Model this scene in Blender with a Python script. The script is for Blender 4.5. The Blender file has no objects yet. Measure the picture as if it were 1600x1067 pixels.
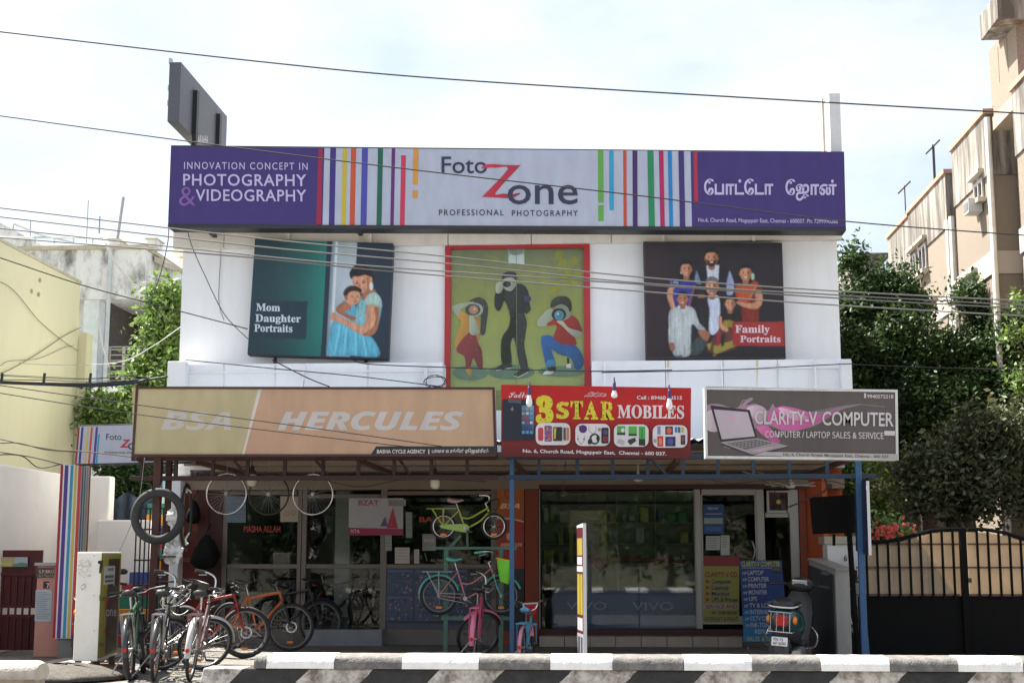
import bpy, math, random
import numpy as np
from mathutils import Vector, Matrix
R = math.radians
SC = bpy.context.scene
COL = SC.collection
random.seed(7)
# ------------------------------------------------------------------ camera
FPX, CX, CY = 2200.0, 800.0, 533.5            # focal length and centre in photo pixels
CAM = Vector((0, -22.2, 1.38))
PITCH = math.atan(333 / FPX)
YAW = math.atan(134 / FPX * math.cos(PITCH))
cd = bpy.data.cameras.new('camera'); cam = bpy.data.objects.new('camera', cd); COL.objects.link(cam)
cd.sensor_width = 36; cd.lens = 36 * FPX / 1600; cd.clip_start = .1; cd.clip_end = 3000
cam.location = CAM; cam.rotation_euler = (R(90) + PITCH, 0, YAW)
SC.camera = cam
# ------------------------------------------------------------------ sky, sun, exposure
SUN = Vector((-.50, .27, .82)).normalized()
w = bpy.data.worlds.new('World'); SC.world = w; w.use_nodes = True
nt = w.node_tree; N = nt.nodes; L = nt.links
bg = N['Background']; bg.inputs[1].default_value = .06
sky = N.new('ShaderNodeTexSky'); sky.sky_type = 'NISHITA'; sky.sun_disc = False
sky.sun_elevation = math.asin(SUN.z); sky.sun_rotation = math.atan2(SUN.x, SUN.y)
sky.dust_density = 2.5; sky.air_density = 1.0
tc = N.new('ShaderNodeTexCoord'); mp = N.new('ShaderNodeMapping'); mp.inputs['Scale'].default_value = (1.2, 1.2, 2.6)
nz = N.new('ShaderNodeTexNoise'); nz.inputs['Scale'].default_value = 2.2; nz.inputs['Detail'].default_value = 9; nz.inputs['Roughness'].default_value = .55
rp = N.new('ShaderNodeValToRGB'); rp.color_ramp.elements[0].position = .36; rp.color_ramp.elements[1].position = .72
rp.color_ramp.elements[0].color = (.14, .14, .14, 1); rp.color_ramp.elements[1].color = (.95, .95, .95, 1)
mx = N.new('ShaderNodeMixRGB'); mx.inputs[2].default_value = (6.3, 6.45, 6.6, 1)
L.new(tc.outputs['Generated'], mp.inputs[0]); L.new(mp.outputs[0], nz.inputs[0]); L.new(nz.outputs[0], rp.inputs[0])
L.new(rp.outputs[0], mx.inputs[0]); L.new(sky.outputs[0], mx.inputs[1]); L.new(mx.outputs[0], bg.inputs[0])
sd = bpy.data.lights.new('sun', 'SUN'); sd.energy = 5.0; sd.angle = R(.6); sd.color = (1, .95, .86)
so = bpy.data.objects.new('sun', sd); COL.objects.link(so)
so.rotation_euler = (-SUN).to_track_quat('-Z', 'Y').to_euler()
SC.view_settings.view_transform = 'Standard'; SC.view_settings.look = 'None'; SC.view_settings.gamma = 1
SC.view_settings.exposure = 1.8
SC.cycles.max_bounces = 8; SC.cycles.transparent_max_bounces = 24; SC.cycles.sample_clamp_indirect = 6

# ------------------------------------------------------------------ photo pixel -> point
_rot = cam.rotation_euler.to_matrix()
def ray(px, py): return _rot @ Vector(((px - CX) / FPX, (CY - py) / FPX, -1))
def W(px, py, Y=None, Z=None, X=None):
    d = ray(px, py)
    t = (Y - CAM.y) / d.y if Y is not None else (Z - CAM.z) / d.z if Z is not None else (X - CAM.x) / d.x
    return CAM + d * t
def G(px, py): return W(px, py, Z=0)
def ZY(py, Y, px=934): return W(px, py, Y=Y).z
def XY(px, Y, py=866): return W(px, py, Y=Y).x

# ------------------------------------------------------------------ colour
def lin(c):
    c = c / 255
    return c / 12.92 if c <= .04045 else ((c + .055) / 1.055) ** 2.4
def C(r, g, b, k=1.0): return (min(lin(r) * k, .95), min(lin(g) * k, .95), min(lin(b) * k, .95))
def A(r, g, b, k=1.0): return C(r, g, b, k)          # print colours as read off the shaded facade
# ------------------------------------------------------------------ materials
MATS = {}
def M(name, col=(.5, .5, .5), rough=.65, metal=0, var=.14, scale=5, bump=0, bscale=60, streak=0, dirt=(.05, .045, .04), spec=.5, sscale=(3, 3, .3), spos=.52, coat=0, trans=0):
    if name in MATS: return MATS[name]
    m = bpy.data.materials.new(name); m.use_nodes = True; MATS[name] = m
    nt = m.node_tree; N = nt.nodes; L = nt.links; b = N['Principled BSDF']
    b.inputs['Roughness'].default_value = rough; b.inputs['Metallic'].default_value = metal
    b.inputs['Specular IOR Level'].default_value = spec; b.inputs['Coat Weight'].default_value = coat
    tc = N.new('ShaderNodeTexCoord'); nz = N.new('ShaderNodeTexNoise'); nz.inputs['Scale'].default_value = scale; nz.inputs['Detail'].default_value = 7; nz.inputs['Roughness'].default_value = .6
    L.new(tc.outputs['Object'], nz.inputs[0])
    rp = N.new('ShaderNodeValToRGB'); e = rp.color_ramp.elements
    e[0].position = .3; e[1].position = .7
    e[0].color = tuple(c * (1 - var) for c in col) + (1,); e[1].color = tuple(min(1, c * (1 + var * .7)) for c in col) + (1,)
    L.new(nz.outputs[0], rp.inputs[0]); out = rp.outputs[0]
    if streak:
        mp = N.new('ShaderNodeMapping'); mp.inputs['Scale'].default_value = sscale; L.new(tc.outputs['Object'], mp.inputs[0])
        n2 = N.new('ShaderNodeTexNoise'); n2.inputs['Scale'].default_value = 2.5; n2.inputs['Detail'].default_value = 9; n2.inputs['Roughness'].default_value = .68; L.new(mp.outputs[0], n2.inputs[0])
        r2 = N.new('ShaderNodeValToRGB'); r2.color_ramp.elements[0].position = spos; r2.color_ramp.elements[1].position = spos + .22
        r2.color_ramp.elements[0].color = (0, 0, 0, 1); r2.color_ramp.elements[1].color = (streak,) * 3 + (1,)
        L.new(n2.outputs[0], r2.inputs[0])
        mx = N.new('ShaderNodeMixRGB'); mx.inputs[2].default_value = tuple(dirt) + (1,)
        L.new(r2.outputs[0], mx.inputs[0]); L.new(out, mx.inputs[1]); out = mx.outputs[0]
    L.new(out, b.inputs['Base Color'])
    r3 = N.new('ShaderNodeMapRange'); r3.inputs[3].default_value = max(.02, rough - .1); r3.inputs[4].default_value = min(1, rough + .12)
    L.new(nz.outputs[0], r3.inputs[0]); L.new(r3.outputs[0], b.inputs['Roughness'])
    if bump:
        n3 = N.new('ShaderNodeTexNoise'); n3.inputs['Scale'].default_value = bscale; n3.inputs['Detail'].default_value = 5; L.new(tc.outputs['Object'], n3.inputs[0])
        bp = N.new('ShaderNodeBump'); bp.inputs['Strength'].default_value = bump; bp.inputs['Distance'].default_value = .02; L.new(n3.outputs[0], bp.inputs['Height']); L.new(bp.outputs[0], b.inputs['Normal'])
    if trans:
        N.remove(b) if False else None
        tr = N.new('ShaderNodeBsdfTranslucent'); L.new(out, tr.inputs[0]); ms = N.new('ShaderNodeMixShader'); ms.inputs[0].default_value = trans
        L.new(b.outputs[0], ms.inputs[1]); L.new(tr.outputs[0], ms.inputs[2]); L.new(ms.outputs[0], N['Material Output'].inputs[0])
    return m
def attr_mat(name, rough=.45, spec=.4, trans=0, wear=.10):
    m = bpy.data.materials.new(name); m.use_nodes = True; MATS[name] = m
    nt = m.node_tree; N = nt.nodes; L = nt.links; b = N['Principled BSDF']
    b.inputs['Roughness'].default_value = rough; b.inputs['Specular IOR Level'].default_value = spec
    at = N.new('ShaderNodeVertexColor'); at.layer_name = 'Col'
    out = at.outputs[0]
    if wear:
        tc = N.new('ShaderNodeTexCoord'); mp = N.new('ShaderNodeMapping'); mp.inputs['Scale'].default_value = (2, 2, .7); L.new(tc.outputs['Object'], mp.inputs[0])
        nz = N.new('ShaderNodeTexNoise'); nz.inputs['Scale'].default_value = 3; nz.inputs['Detail'].default_value = 8; L.new(mp.outputs[0], nz.inputs[0])
        rg = N.new('ShaderNodeMapRange'); rg.inputs[1].default_value = .3; rg.inputs[2].default_value = .75; rg.inputs[3].default_value = 1.0; rg.inputs[4].default_value = 1 - 2 * wear; L.new(nz.outputs[0], rg.inputs[0])
        mu = N.new('ShaderNodeMixRGB'); mu.blend_type = 'MULTIPLY'; mu.inputs[0].default_value = 1; L.new(out, mu.inputs[1]); L.new(rg.outputs[0], mu.inputs[2]); out = mu.outputs[0]
    L.new(out, b.inputs['Base Color'])
    if wear:
        nb = N.new('ShaderNodeTexNoise'); nb.inputs['Scale'].default_value = 1.6; nb.inputs['Detail'].default_value = 2; L.new(tc.outputs['Object'], nb.inputs[0])
        bp = N.new('ShaderNodeBump'); bp.inputs['Strength'].default_value = .35; bp.inputs['Distance'].default_value = .12; L.new(nb.outputs[0], bp.inputs['Height']); L.new(bp.outputs[0], b.inputs['Normal'])
    if trans:
        tr = N.new('ShaderNodeBsdfTranslucent'); L.new(out, tr.inputs[0]); ms = N.new('ShaderNodeMixShader'); ms.inputs[0].default_value = trans
        L.new(b.outputs[0], ms.inputs[1]); L.new(tr.outputs[0], ms.inputs[2]); L.new(ms.outputs[0], N['Material Output'].inputs[0])
    return m
PRINT = attr_mat('printed_vinyl', .42, .4, wear=.08)
LEAF = attr_mat('leaf', .55, .3, trans=.27, wear=0)
def glass_mat(name, tint=(.8, .86, .84), ior=1.5, rough=.02):
    m = bpy.data.materials.new(name); m.use_nodes = True; MATS[name] = m
    N = m.node_tree.nodes; L = m.node_tree.links; N.remove(N['Principled BSDF'])
    t = N.new('ShaderNodeBsdfTransparent'); t.inputs[0].default_value = tint + (1,)
    g = N.new('ShaderNodeBsdfGlossy'); g.inputs['Roughness'].default_value = rough; g.inputs[0].default_value = (.95, .97, .97, 1)
    f = N.new('ShaderNodeFresnel'); f.inputs[0].default_value = ior
    ms = N.new('ShaderNodeMixShader'); L.new(f.outputs[0], ms.inputs[0]); L.new(t.outputs[0], ms.inputs[1]); L.new(g.outputs[0], ms.inputs[2]); L.new(ms.outputs[0], N['Material Output'].inputs[0])
    return m
GLASS = glass_mat('shop_glass', (.84, .88, .87), 1.42)
GLASS2 = glass_mat('clear_window_glass', (.97, .98, .97), 1.3)

# ------------------------------------------------------------------ mesh builder
class MB:
    def __init__(s): s.v = []; s.f = []
    def add(s, vs, fs):
        o = len(s.v); s.v += [Vector(v) for v in vs]; s.f += [tuple(i + o for i in f) for f in fs]; return s
    def hexa(s, p):   # 4 bottom ccw, 4 top
        return s.add(p, [(3, 2, 1, 0), (4, 5, 6, 7), (0, 1, 5, 4), (1, 2, 6, 5), (2, 3, 7, 6), (3, 0, 4, 7)])
    def box(s, x0, x1, y0, y1, z0, z1):
        if x0 > x1: x0, x1 = x1, x0
        if y0 > y1: y0, y1 = y1, y0
        if z0 > z1: z0, z1 = z1, z0
        return s.hexa([(x0, y0, z0), (x1, y0, z0), (x1, y1, z0), (x0, y1, z0), (x0, y0, z1), (x1, y0, z1), (x1, y1, z1), (x0, y1, z1)])
    def obox(s, c, size, rot=None):
        m = MB().box(-size[0] / 2, size[0] / 2, -size[1] / 2, size[1] / 2, -size[2] / 2, size[2] / 2)
        if rot is not None: m.xf(rot.to_4x4())
        c = Vector(c)
        return s.add([v + c for v in m.v], m.f)
    def tube(s, a, b, r, n=8, r1=None, cap=True): return s.path([a, b], r, n, r1=r1, cap=cap)
    def path(s, pts, r, n=6, closed=False, r1=None, cap=True):
        pts = [Vector(p) for p in pts]; k = len(pts); vs = []; up = None
        for i, p in enumerate(pts):
            if closed: d = pts[(i + 1) % k] - pts[i - 1]
            else: d = pts[min(i + 1, k - 1)] - pts[max(i - 1, 0)]
            d = d.normalized() if d.length > 1e-9 else Vector((0, 0, 1))
            if up is None:
                up = Vector((0, 0, 1)) if abs(d.z) < .9 else Vector((1, 0, 0))
            u = (up - d * up.dot(d))
            if u.length < 1e-5: u = d.orthogonal()
            u.normalize(); q = d.cross(u); up = u
            rr = r if r1 is None else r + (r1 - r) * i / max(1, k - 1)
            if isinstance(r, (list, tuple)): rr = r[i]
            for j in range(n):
                a = 2 * math.pi * (j + .5) / n
                vs.append(p + u * (math.cos(a) * rr) + q * (math.sin(a) * rr))
        fs = []
        for i in range(k if closed else k - 1):
            i2 = (i + 1) % k
            for j in range(n):
                j2 = (j + 1) % n
                fs.append((i * n + j, i * n + j2, i2 * n + j2, i2 * n + j))
        if cap and not closed:
            fs.append(tuple(range(n - 1, -1, -1))); fs.append(tuple((k - 1) * n + j for j in range(n)))
        return s.add(vs, fs)
    def ring(s, c, Rr, r, N=40, n=8, axis='y', flat=1.0):
        c = Vector(c); vs = []; fs = []
        for i in range(N):
            a = 2 * math.pi * i / N
            for j in range(n):
                b = 2 * math.pi * j / n
                rad = Rr + r * math.cos(b); h = r * math.sin(b) * flat
                x, z = rad * math.cos(a), rad * math.sin(a)
                vs.append(c + (Vector((x, h, z)) if axis == 'y' else Vector((x, z, h)) if axis == 'z' else Vector((h, x, z))))
        for i in range(N):
            for j in range(n):
                i2, j2 = (i + 1) % N, (j + 1) % n
                fs.append((i * n + j, i2 * n + j, i2 * n + j2, i * n + j2))
        return s.add(vs, fs)
    def lathe(s, prof, N=20, c=(0, 0, 0), axis='z'):
        c = Vector(c); vs = []; fs = []; n = len(prof)
        for i in range(N):
            a = 2 * math.pi * i / N
            for (r, h) in prof:
                x, y = r * math.cos(a), r * math.sin(a)
                vs.append(c + (Vector((x, y, h)) if axis == 'z' else Vector((x, h, y)) if axis == 'y' else Vector((h, x, y))))
        for i in range(N):
            i2 = (i + 1) % N
            for j in range(n - 1): fs.append((i * n + j, i2 * n + j, i2 * n + j + 1, i * n + j + 1))
        s.add(vs, fs)
        if prof[0][0] > 1e-4: s.f.append(tuple(len(s.v) - N * n + i * n for i in range(N)))
        if prof[-1][0] > 1e-4: s.f.append(tuple(len(s.v) - N * n + i * n + n - 1 for i in range(N)))
        return s
    def ell(s, c, r, N=14, n=9):
        c = Vector(c); prof = [(max(1e-5, math.sin(math.pi * j / (n - 1))), -math.cos(math.pi * j / (n - 1))) for j in range(n)]
        m = MB().lathe(prof, N)
        return s.add([Vector((v.x * r[0], v.y * r[1], v.z * r[2])) + c for v in m.v], m.f)
    def prism(s, poly, ext):
        e = Vector(ext); p = [Vector(q) for q in poly]; n = len(p)
        fs = [tuple(range(n)), tuple(range(2 * n - 1, n - 1, -1))] + [(i, (i + 1) % n, n + (i + 1) % n, n + i) for i in range(n)]
        fs[1] = tuple(n + i for i in reversed(range(n)))
        return s.add(p + [q + e for q in p], fs)
    def quad(s, a, b, c, d): return s.add([a, b, c, d], [(0, 1, 2, 3)])
    def loft(s, secs, cap=True, closed=True):
        n = len(secs[0]); vs = [p for q in secs for p in q]; fs = []
        for i in range(len(secs) - 1):
            for j in range(n if closed else n - 1):
                j2 = (j + 1) % n
                fs.append((i * n + j, i * n + j2, (i + 1) * n + j2, (i + 1) * n + j))
        if cap: fs.append(tuple(range(n - 1, -1, -1))); fs.append(tuple((len(secs) - 1) * n + j for j in range(n)))
        return s.add(vs, fs)
    def merge(s, o): return s.add(o.v, o.f)
    def xf(s, m): s.v = [m @ v for v in s.v]; return s
    def build(s, name, mat, parent=None, origin=(0, 0, 0), smooth=False, bevel=0, kind=None):
        o0 = Vector(origin)
        me = bpy.data.meshes.new(name)
        me.from_pydata([tuple(v - o0) for v in s.v], [], s.f)
        me.validate(); me.update()
        import bmesh
        bm = bmesh.new(); bm.from_mesh(me); bmesh.ops.recalc_face_normals(bm, faces=bm.faces); bm.to_mesh(me); bm.free()
        me.materials.append(mat)
        if smooth:
            me.polygons.foreach_set('use_smooth', [True] * len(me.polygons))
            if smooth == 'auto': me.set_sharp_from_angle(angle=R(40))
        ob = bpy.data.objects.new(name, me); COL.objects.link(ob)
        if parent is not None: ob.parent = parent
        else: ob.location = o0
        if bevel:
            bv = ob.modifiers.new('bevel', 'BEVEL'); bv.width = bevel; bv.segments = 2; bv.limit_method = 'ANGLE'; bv.angle_limit = R(40)
        if kind: ob['kind'] = kind
        return ob
def tag(o, label=None, cat=None, group=None, kind=None):
    if label: o['label'] = label
    if cat: o['category'] = cat
    if group: o['group'] = group
    if kind: o['kind'] = kind
    return o
class Thing:
    def __init__(s, name, label, cat, loc=(0, 0, 0), rot=(0, 0, 0), group=None):
        s.o = bpy.data.objects.new(name, None); COL.objects.link(s.o); s.loc = Vector(loc)
        s.o.location = loc; s.o.rotation_euler = rot; s.o.empty_display_size = .2
        tag(s.o, label, cat, group)
    def part(s, name, mb, mat, parent=None, local=False, **k):
        return mb.build(name, mat, parent or s.o, (0, 0, 0) if local else s.loc, **k)
def solo(name, mb, mat, label, cat, group=None, origin=None, **k):
    if origin is None: origin = mb.v[0]
    return tag(mb.build(name, mat, None, origin, **k), label, cat, group)
def struct(name, mb, mat, **k):
    o = mb.build(name, mat, None, (0, 0, 0), **k); o['kind'] = 'structure'; return o
def copy_tree(o, parent=None):
    c = o.copy(); COL.objects.link(c); c.parent = parent
    for ch in o.children: copy_tree(ch, c)
    return c

# ------------------------------------------------------------------ flat print: coloured shapes and lettering on a sign face, given in photo pixels
_tcache = {}
def text_mesh(body, offset=0.0, spacing=1.0):
    k = (body, offset, spacing)
    if k in _tcache: return _tcache[k]
    cu = bpy.data.curves.new('lettering', 'FONT'); cu.body = body; cu.offset = offset; cu.resolution_u = 3; cu.space_character = spacing
    ob = bpy.data.objects.new('lettering', cu); COL.objects.link(ob)
    me = bpy.data.meshes.new_from_object(ob.evaluated_get(bpy.context.evaluated_depsgraph_get()))
    v = np.empty(len(me.vertices) * 3); me.vertices.foreach_get('co', v); v = v.reshape(-1, 3)[:, :2]
    f = [tuple(p.vertices) for p in me.polygons]
    bpy.data.objects.remove(ob); bpy.data.curves.remove(cu); bpy.data.meshes.remove(me)
    _tcache[k] = (v, f); return _tcache[k]
CAPH = {}
class Print:
    """shapes laid on the plane through P with axes u (right), v (up); lift is towards the viewer"""
    def __init__(s, P, u=(1, 0, 0), v=(0, 0, 1), step=.0003, base=.003):
        s.P = Vector(P); s.u = Vector(u).normalized(); s.v = Vector(v).normalized(); s.n = s.u.cross(s.v).normalized()
        s.h = base; s.step = step; s.vs = []; s.fs = []; s.cs = []; s.map = (0, 0, 1.0)
    def uv(s, px, py):
        px, py = s.map[0] + px / s.map[2], s.map[1] + py / s.map[2]
        d = ray(px, py); t = (s.P - CAM).dot(s.n) / d.dot(s.n); q = CAM + d * t - s.P
        return (q.dot(s.u), q.dot(s.v))
    def raw(s, uvs, faces, cols):
        o = len(s.vs); s.h += s.step
        s.vs += [s.P + s.u * a + s.v * b + s.n * s.h for a, b in uvs]
        s.fs += [tuple(i + o for i in f) for f in faces]; s.cs += cols
    def poly(s, pts, col, cols=None):
        """pixel polygon; cols = one colour per vertex for a gradient"""
        n = len(pts); s.raw([s.uv(*p) for p in pts], [tuple(range(n))], cols or [col] * n)
    def rect(s, x0, y0, x1, y1, col, cols=None): s.poly([(x0, y1), (x1, y1), (x1, y0), (x0, y0)], col, cols)
    def grad(s, x0, y0, x1, y1, f, nx=8, ny=8):
        pts = [(x0 + (x1 - x0) * i / nx, y0 + (y1 - y0) * j / ny) for j in range(ny + 1) for i in range(nx + 1)]
        fs = [(j * (nx + 1) + i, (j + 1) * (nx + 1) + i, (j + 1) * (nx + 1) + i + 1, j * (nx + 1) + i + 1) for j in range(ny) for i in range(nx)]
        s.raw([s.uv(*p) for p in pts], fs, [f((p[0] - x0) / (x1 - x0), (p[1] - y0) / (y1 - y0)) for p in pts])
    def ell(s, cx, cy, rx, ry, col, rot=0, n=20, edge=None):
        c, q = math.cos(R(rot)), math.sin(R(rot)); pts = []
        for i in range(n):
            a = -2 * math.pi * i / n; x, y = rx * math.cos(a), ry * math.sin(a); pts.append((cx + x * c - y * q, cy + x * q + y * c))
        if edge is None: s.poly(pts, col)
        else: s.raw([s.uv(cx, cy)] + [s.uv(*p) for p in pts], [(0, i + 1, (i + 1) % n + 1) for i in range(n)], [col] + [edge] * n)
    def blob(s, pts, col, k=4, shade=.45):
        """closed smooth outline through pts (Catmull-Rom)"""
        out = []; n = len(pts)
        for i in range(n):
            p0, p1, p2, p3 = pts[i - 1], pts[i], pts[(i + 1) % n], pts[(i + 2) % n]
            for j in range(k):
                t = j / k
                out.append(tuple(.5 * (2 * p1[a] + (p2[a] - p0[a]) * t + (2 * p0[a] - 5 * p1[a] + 4 * p2[a] - p3[a]) * t * t + (3 * p1[a] - p0[a] - 3 * p2[a] + p3[a]) * t ** 3) for a in (0, 1)))
        if shade:
            x0, x1 = min(q[0] for q in out), max(q[0] for q in out); y0, y1 = min(q[1] for q in out), max(q[1] for q in out)
            cs = []
            for (x, y) in out:
                k = 1 + shade * (.55 - (x - x0) / (x1 - x0 + 1e-6)) + .5 * shade * (.5 - (y - y0) / (y1 - y0 + 1e-6)) + random.uniform(-.06, .06)
                cs.append(tuple(c * k for c in col))
            s.poly(out, col, cs)
        else: s.poly(out, col)
    def line(s, pts, wpx, col):
        for (a, b) in zip(pts, pts[1:]):
            dx, dy = b[0] - a[0], b[1] - a[1]; l = math.hypot(dx, dy) or 1; nx, ny = -dy / l * wpx / 2, dx / l * wpx / 2
            s.poly([(a[0] + nx, a[1] + ny), (b[0] + nx, b[1] + ny), (b[0] - nx, b[1] - ny), (a[0] - nx, a[1] - ny)], col)
    def rrect(s, x0, y0, x1, y1, r, col, n=5):
        pts = []
        for (cx, cy, a0) in ((x1 - r, y0 + r, -90), (x1 - r, y1 - r, 0), (x0 + r, y1 - r, 90), (x0 + r, y0 + r, 180)):
            for i in range(n + 1): a = R(a0 + 90 * i / n); pts.append((cx + r * math.cos(a), cy + r * math.sin(a)))
        s.poly(pts, col)
    def text(s, body, x0, x1, base, cap, col, offset=0.0, shear=0, ref='H', spacing=1.0, y1=None, colf=None):
        """lettering from pixel x0 to x1 on the baseline (y1 = baseline at the right end), capital height in pixels"""
        v, f = text_mesh(body, offset, spacing)
        if len(v) == 0: return
        if (ref, offset) not in CAPH:
            rv = text_mesh(ref, offset)[0]; CAPH[(ref, offset)] = rv[:, 1].max() - rv[:, 1].min()
        ch = CAPH[(ref, offset)]
        o = Vector(s.uv(x0, base)); e = Vector(s.uv(x1, base if y1 is None else y1)); up = Vector(s.uv(x0, base - cap)) - o
        lo, hi = v[:, 0].min(), v[:, 0].max(); ax = (e - o) / (hi - lo)
        uvs = []
        for x, y in v:
            yy = y / ch; xx = x - lo
            uvs.append(tuple(o + ax * xx + up * yy + (e - o).normalized() * (up.length * shear * yy)))
        s.raw(uvs, f, [col] * len(v) if colf is None else [colf((y / ch)) for x, y in v])
    def build(s, name, parent=None, origin=(0, 0, 0), mat=None):
        o0 = Vector(origin); me = bpy.data.meshes.new(name)
        me.from_pydata([tuple(v - o0) for v in s.vs], [], s.fs); me.update()
        ca = me.color_attributes.new('Col', 'FLOAT_COLOR', 'POINT')
        ca.data.foreach_set('color', np.array([tuple(c) + (1,) for c in s.cs], dtype=np.float32).ravel())
        me.materials.append(mat or PRINT)
        ob = bpy.data.objects.new(name, me); COL.objects.link(ob)
        if parent is not None: ob.parent = parent
        ob['kind'] = 'stuff'
        return ob
def _blur(a, r):
    for ax in (0, 1):
        for _ in range(2):
            p = np.pad(a, [(r + 1, r) if i == ax else (0, 0) for i in (0, 1)], mode='edge'); c = np.cumsum(p, axis=ax); n = a.shape[ax]
            hi = np.take(c, np.arange(2 * r + 1, 2 * r + 1 + n), axis=ax); lo = np.take(c, np.arange(0, n), axis=ax); a = (hi - lo) / (2 * r + 1)
    return a
class RPrint(Print):
    """photographic print: the shapes are composited softly onto one fine grid of vertex colours over the quad c4"""
    def start(s, c4, nx=320, ny=275):
        u, v = np.meshgrid(np.linspace(0, 1, nx), np.linspace(0, 1, ny)); s.nx, s.ny = nx, ny; s.c4 = c4
        q = [np.array(c) for c in c4]; f = lambda k: (q[0][k] * (1 - u) + q[1][k] * u) * (1 - v) + (q[3][k] * (1 - u) + q[2][k] * u) * v
        s.X, s.Y = f(0), f(1); s.I = np.zeros((ny, nx, 3)); s.rng = np.random.default_rng(5); s.U, s.V = u, v
    def rquad(s, c, f):
        t = np.clip((s.Y - (c[0][1] + c[1][1]) / 2) / ((c[3][1] + c[2][1]) / 2 - (c[0][1] + c[1][1]) / 2), 0, 1)
        xl, xr = c[0][0] + (c[3][0] - c[0][0]) * t, c[1][0] + (c[2][0] - c[1][0]) * t; u = (s.X - xl) / (xr - xl); m = (u >= -.05) & (u <= 1.05)
        for i, j in zip(*np.nonzero(m)): s.I[i, j] = f(min(1, max(0, u[i, j])), t[i, j])
    def poly(s, pts, col, cols=None, shade=0):
        P = np.array(pts); x0, y0 = P.min(0); x1, y1 = P.max(0); pad = 6 * (s.X[0, 1] - s.X[0, 0])
        ii, jj = np.nonzero((s.X > x0 - pad) & (s.X < x1 + pad) & (s.Y > y0 - pad) & (s.Y < y1 + pad))
        if len(ii) == 0: return
        sl = (slice(ii.min(), ii.max() + 1), slice(jj.min(), jj.max() + 1)); X, Y = s.X[sl], s.Y[sl]; m = np.zeros(X.shape, bool); n = len(P)
        for k in range(n):
            ax, ay = P[k]; bx, by = P[(k + 1) % n]
            if ay != by: m ^= ((ay > Y) != (by > Y)) & (X < (bx - ax) * (Y - ay) / (by - ay) + ax)
        a = m.astype(float); al = _blur(a, 1)[..., None]
        if cols:
            w_ = np.stack([1 / ((X - p[0]) ** 2 + (Y - p[1]) ** 2 + 30) for p in P], -1); w_ /= w_.sum(-1, keepdims=True); c = w_ @ np.array(cols)
        else: c = np.broadcast_to(np.array(col, float), X.shape + (3,))
        if shade:
            big = min(x1 - x0, y1 - y0) / (s.X[0, 1] - s.X[0, 0]); r = int(max(1, min(9, big * .16))); L_ = _blur(a, r); gx = -np.gradient(L_, axis=1) * r
            lf = _blur(s.rng.normal(size=X.shape), 3) * 1.9
            if big > 14:
                z = s.rng.normal(size=(X.shape[0] + 24, X.shape[1])); c0 = np.cumsum(z, 0); fo = (c0[24:] - c0[:-24])[:X.shape[0]] / 24; fo = (fo + np.roll(fo, 1, 1) + np.roll(fo, -1, 1)) / 3; lf = lf + fo * 9
            k = .66 + .42 * np.clip(L_, 0, 1) - np.clip(gx, -.4, .4) * -.55 * shade + .09 * lf + shade * .35 * (.5 - (X - x0) / (x1 - x0 + 1e-6)); c = c * np.clip(k, .25, 1.6)[..., None]
        s.I[sl] = s.I[sl] * (1 - al) + c * al
    def blob(s, pts, col, k=4, shade=.45):
        out = []; n = len(pts)
        for i in range(n):
            p0, p1, p2, p3 = pts[i - 1], pts[i], pts[(i + 1) % n], pts[(i + 2) % n]
            for j in range(k):
                t = j / k; out.append(tuple(.5 * (2 * p1[a] + (p2[a] - p0[a]) * t + (2 * p0[a] - 5 * p1[a] + 4 * p2[a] - p3[a]) * t * t + (3 * p1[a] - p0[a] - 3 * p2[a] + p3[a]) * t ** 3) for a in (0, 1)))
        s.poly(out, col, shade=max(shade, .01))
    def finish(s):
        img = np.clip(s.I * (1 + .05 * s.rng.normal(size=(s.ny, s.nx, 1))), 0, .95)
        d = s.h; s.h = .0022; uvs = [s.uv(x, y) for x, y in zip(s.X.ravel(), s.Y.ravel())]; nx = s.nx; o = len(s.vs)
        s.vs += [s.P + s.u * a + s.v * b + s.n * s.h for a, b in uvs]; s.cs += [tuple(c) for c in img.reshape(-1, 3)]
        s.fs += [(o + j * nx + i, o + (j + 1) * nx + i, o + (j + 1) * nx + i + 1, o + j * nx + i + 1) for j in range(s.ny - 1) for i in range(nx - 1)]; s.h = d
def slab_from_px(c4, Y, thick, grow=0):
    """box whose front face has the four photo corners (tl,tr,br,bl) on the plane y=Y"""
    tl, tr, br, bl = [W(*p, Y=Y) for p in c4]; e = Vector((0, thick, 0))
    return MB().hexa([bl, br, br + e, bl + e, tl, tr, tr + e, tl + e])
def sign(name, label, c4, Y, thick, case_mat, cat='sign', group=None, border=0, frame_mat=None, cls=Print):
    """boxed sign: case + raised frame round the face; returns (thing, Print)"""
    tl, tr, br, bl = [W(*p, Y=Y) for p in c4]
    t = Thing(name, label, cat, (bl + br) / 2 + Vector((0, thick / 2, 0)), group=group)
    t.part('case', slab_from_px(c4, Y, thick), case_mat, bevel=.006)
    if border:
        cs = [tl, tr, br, bl]; cen = sum(cs, Vector()) / 4
        for i in range(4):
            a, b = cs[i], cs[(i + 1) % 4]
            ai, bi = a + (cs[(i + 3) % 4] - a).normalized() * border * (1 if True else 0), b + (cs[(i + 2) % 4] - b).normalized() * border
            f = Vector((0, -.02, 0)); n = (b - a).normalized() * 0
            if i % 2: sh = (b - a).normalized() * border; a2, b2, ai, bi = a + sh, b - sh, ai + sh, bi - sh
            else: a2, b2 = a, b
            t.part('frame_strip', MB().hexa([a2, b2, bi, ai, a2 + f, b2 + f, bi + f, ai + f]), frame_mat or case_mat)
    pr = cls(((tl + br) / 2) - Vector((0, .001, 0)), (1, 0, 0), (0, 0, 1))
    return t, pr
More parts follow.
